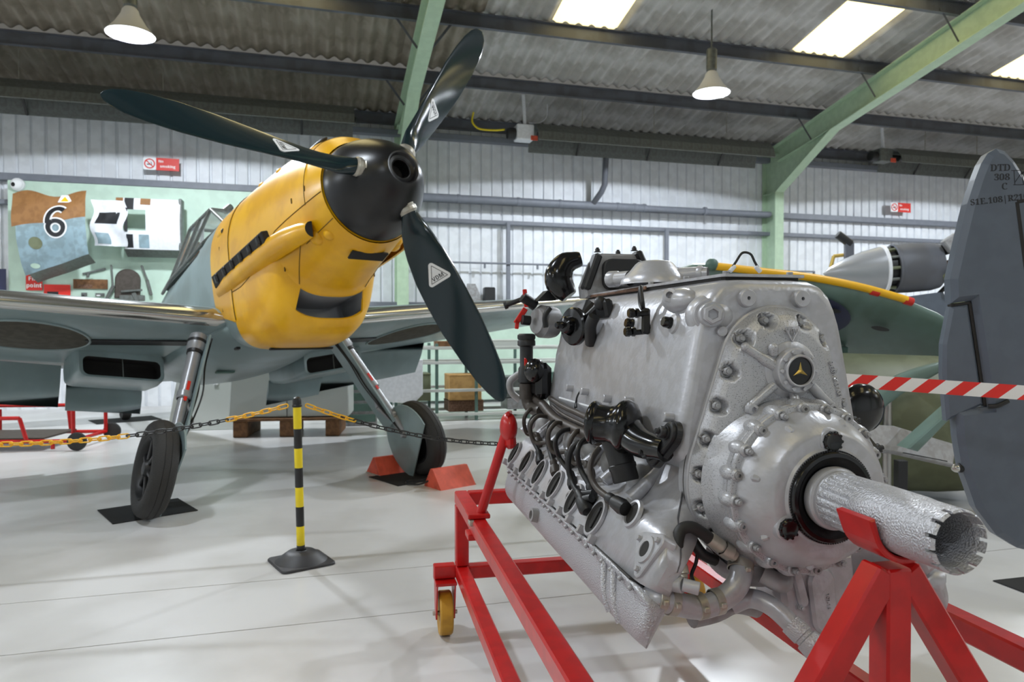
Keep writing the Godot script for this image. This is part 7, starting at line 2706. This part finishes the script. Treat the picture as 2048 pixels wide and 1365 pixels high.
func tailplane() -> void:
	# pale fuselage flank and tail surfaces low behind the engine
	var t := thing("olive_fuselage", "olive grey rounded fuselage flank low behind the striped tape", "fuselage", Transform3D(Basis(Vector3.UP, -0.30), Vector3(2.75, 0.0, -5.3)))
	var s := mk()
	lathe(s, [[0.0, -1.6], [0.25, -1.55], [0.42, -1.2], [0.52, -0.4], [0.50, 0.4], [0.42, 1.1], [0.3, 1.6], [0, 1.62]], 40, Transform3D(Basis(Vector3(0, 0, 1), Vector3(1, 0, 0), Vector3(0, 1, 0)), Vector3(0, 0.55, 0)))
	obj("flank", s, M.olive, t)
	t = thing("grey_tailplane", "pale grey tailplane with a raised elevator lying by the fuselage flank", "aircraft tail", Transform3D(Basis(Vector3.UP, 0.0), Vector3(2.45, 0.0, -4.3)))
	s = mk()
	prism(s, PackedVector2Array([Vector2(-0.30, 0.62), Vector2(0.05, 0.60), Vector2(0.42, 0.47), Vector2(0.36, 0.33), Vector2(0.0, 0.42), Vector2(-0.35, 0.45)]), -0.02, 0.02, Transform3D(Basis(Vector3(1, 0, 0), -0.5), Vector3(0, 0.08, 0)), 0.008)
	obj("panel", s, M.silver_dull, t)
	s = mk()
	prism(s, PackedVector2Array([Vector2(-0.05, 0.52), Vector2(0.33, 0.86), Vector2(0.31, 0.80), Vector2(0.02, 0.50)]), -0.06, 0.06, Transform3D(), 0.01)
	obj("raised_elevator", s, M.wing_grey, t)
	s = mk()
	bar(s, Vector3(-0.06, 0.49, 0.03), Vector3(0.20, 0.44, 0.05), 0.006, 0.004, 0.0)
	obj("panel_gap", s, M.ink, t)
	s = mk()
	bar(s, Vector3(0.0, 0.0, -0.1), Vector3(0.0, 0.42, -0.1), 0.06, 0.06)
	obj("stand", s, M.black_dull, t)
	# a slim canopy arch in front of the wing's flap bay
	t = thing("canopy_shell", "upturned slim metal shell with a pale strut under the stored wing", "panel", Transform3D(Basis(Vector3.UP, -0.2), Vector3(2.55, 0.0, -4.75)))
	s = mk()
	tube(s, curve([Vector3(-0.25, 0.60, 0), Vector3(0.05, 0.86, 0), Vector3(0.40, 1.03, 0)]), [0.08, 0.08, 0.078, 0.076, 0.074, 0.07, 0.066, 0.06, 0.054, 0.046, 0.036, 0.025, 0.012], 14)
	obj("shell", s, M.wing_grey, t)
	s = mk()
	cyl(s, Vector3(0.36, 0.98, 0.02), Vector3(0.55, 0.55, 0.02), 0.03, 12)
	cyl(s, Vector3(0.0, 0.0, 0.0), Vector3(0.0, 0.80, 0.0), 0.03, 12)
	obj("strut", s, M.steel, t)

# ---------------------------------------------------------------- heaters, pipes and cables under the roof
func roof_services() -> void:
	heater(-13.9, -8.35, 4.55, "long dark radiant tube heater hanging over the green board", false)
	heater(-5.35, -0.80, 4.52, "dark radiant tube heater with a white burner box and downpipe", true)
	heater(2.05, 6.5, 4.62, "dark radiant tube heater with a grey box beyond the portal frame", true)
	# pipe along the wall and its branch
	var t := thing("wall_pipe", "fat grey pipe running along the wall with a branch to the heater", "pipe", HX)
	var s := mk()
	cyl(s, Vector3(-7.2, 3.58, 0.08), Vector3(-2.9, 3.58, 0.08), 0.072, 24)
	obj("pipe", s, M.rail, t)
	s = mk()
	cyl(s, Vector3(-2.9, 3.58, 0.08), Vector3(-0.12, 3.58, 0.08), 0.055, 24)
	obj("slim_pipe", s, M.rail, t)
	for x in [-6.5, -5.4, -4.6, -3.45, -3.1, -2.9, -1.6]:
		s = mk()
		cyl(s, Vector3(x - 0.03, 3.58, 0.08), Vector3(x + 0.03, 3.58, 0.08), 0.082, 24)
		obj("pipe_joint", s, M.rail, t)
	s = mk()
	tube(s, [Vector3(-3.83, 4.40, 0.42), Vector3(-3.83, 3.92, 0.36), Vector3(-3.86, 3.80, 0.28), Vector3(-3.95, 3.62, 0.12)], 0.055, 14)
	obj("branch", s, M.purlin, t)
	t = thing("yellow_gas_hose", "thin yellow gas hose looping to the heater's burner box", "hose", HX)
	s = mk()
	tube(s, curve([Vector3(-6.33, 4.98, 0.55), Vector3(-6.36, 4.80, 0.6), Vector3(-6.25, 4.68, 0.65), Vector3(-6.0, 4.66, 0.7), Vector3(-5.86, 4.64, 0.85)]), 0.016, 8)
	obj("hose", s, M.post_yellow, t)
	t = thing("white_cable", "white cable drooping from the roof to the burner box", "cable", HX)
	s = mk()
	tube(s, curve([Vector3(-5.05, 5.18, 0.7), Vector3(-5.08, 4.95, 0.75), Vector3(-5.22, 4.82, 0.8), Vector3(-5.42, 4.80, 0.82)]), 0.010, 8)
	obj("cable", s, M.soft_white, t)
	# thin conduit low on the wall
	t = thing("wall_conduit", "thin grey conduit with hangers low along the white cladding", "conduit", HX)
	s = mk()
	cyl(s, Vector3(-7.2, 2.46, 0.0), Vector3(1.0, 2.46, 0.0), 0.018, 10)
	obj("conduit", s, M.rail, t)
	for i in 9:
		s = mk()
		box(s, Vector3(0.03, 0.10, 0.05), Transform3D(Basis(), Vector3(-7.0 + i, 2.42, -0.02)), 0.004)
		obj("hanger", s, M.rail, t)

func heater(x0: float, x1: float, y: float, label: String, box_: bool) -> void:
	var t := thing("tube_heater", label, "heater", HX * Transform3D(Basis(), Vector3(x0, y, 0.75)))
	var L := x1 - x0
	for q in [[0.0, 0.10], [0.22, 0.02]]:
		var s := mk()
		tube(s, [Vector3(0.1, q[1], q[0]), Vector3(L - 0.12, q[1], q[0])], 0.052, 16)
		obj("heater_tube", s, M.black_dull, t)
	var s2 := mk()
	tube(s2, curve([Vector3(L - 0.14, 0.10, 0.0), Vector3(L - 0.02, 0.08, 0.05), Vector3(L - 0.02, 0.04, 0.17), Vector3(L - 0.14, 0.02, 0.22)]), 0.052, 14)
	obj("return_bend", s2, M.black_dull, t)
	# hood of bent sheet over the tubes
	s2 = mk()
	var p := [Vector2(-0.20, -0.16), Vector2(-0.14, 0.12), Vector2(-0.05, 0.22), Vector2(0.27, 0.20), Vector2(0.38, 0.05), Vector2(0.42, -0.10)]
	var poly := PackedVector2Array(p)
	for i in p.size():
		var k: int = p.size() - 1 - i
		poly.append(p[k] + Vector2(0, 0.012) + (Vector2(0.012, 0) if k > 3 else Vector2(-0.012, 0) if k < 2 else Vector2.ZERO))
	prism(s2, poly, -L / 2, L / 2, Transform3D(Basis(Vector3(0, 0, 1), Vector3(0, 1, 0), Vector3(-1, 0, 0)), Vector3(L / 2, 0, 0)))
	obj("hood", s2, M.frame_grey, t)
	for x in [0.9, L * 0.5, L - 0.8]:
		s2 = mk()
		bar(s2, Vector3(x, -0.16, -0.2), Vector3(x, 0.22, 0.1), 0.03, 0.02)
		obj("hood_strap", s2, M.black_dull, t)
		s2 = mk()
		cyl(s2, Vector3(x, 0.22, 0.08), Vector3(x, roof_y(0.8) - y, 0.08), 0.008, 6)
		obj("hanger", s2, M.zinc, t)
	if box_:
		s2 = mk()
		box(s2, Vector3(0.30, 0.26, 0.24), Transform3D(Basis(), Vector3(-0.17, 0.08, 0.1)), 0.015)
		obj("burner_box", s2, M.soft_white if x0 < 0 else M.frame_grey, t)
		s2 = mk()
		box(s2, Vector3(0.12, 0.08, 0.02), Transform3D(Basis(), Vector3(-0.02, -0.02, 0.225)), 0.004)
		obj("orange_label", s2, M.chock, t)
		s2 = mk()
		cyl(s2, Vector3(-0.32, 0.06, 0.1), Vector3(-0.46, 0.06, 0.1), 0.10, 18)
		obj("fan_scroll", s2, M.black_dull, t)
		s2 = mk()
		bar(s2, Vector3(-0.15, 0.20, 0.1), Vector3(-0.18, roof_y(0.85) - y - 0.05, 0.1), 0.05, 0.04)
		obj("drop_bracket", s2, M.soft_white, t)
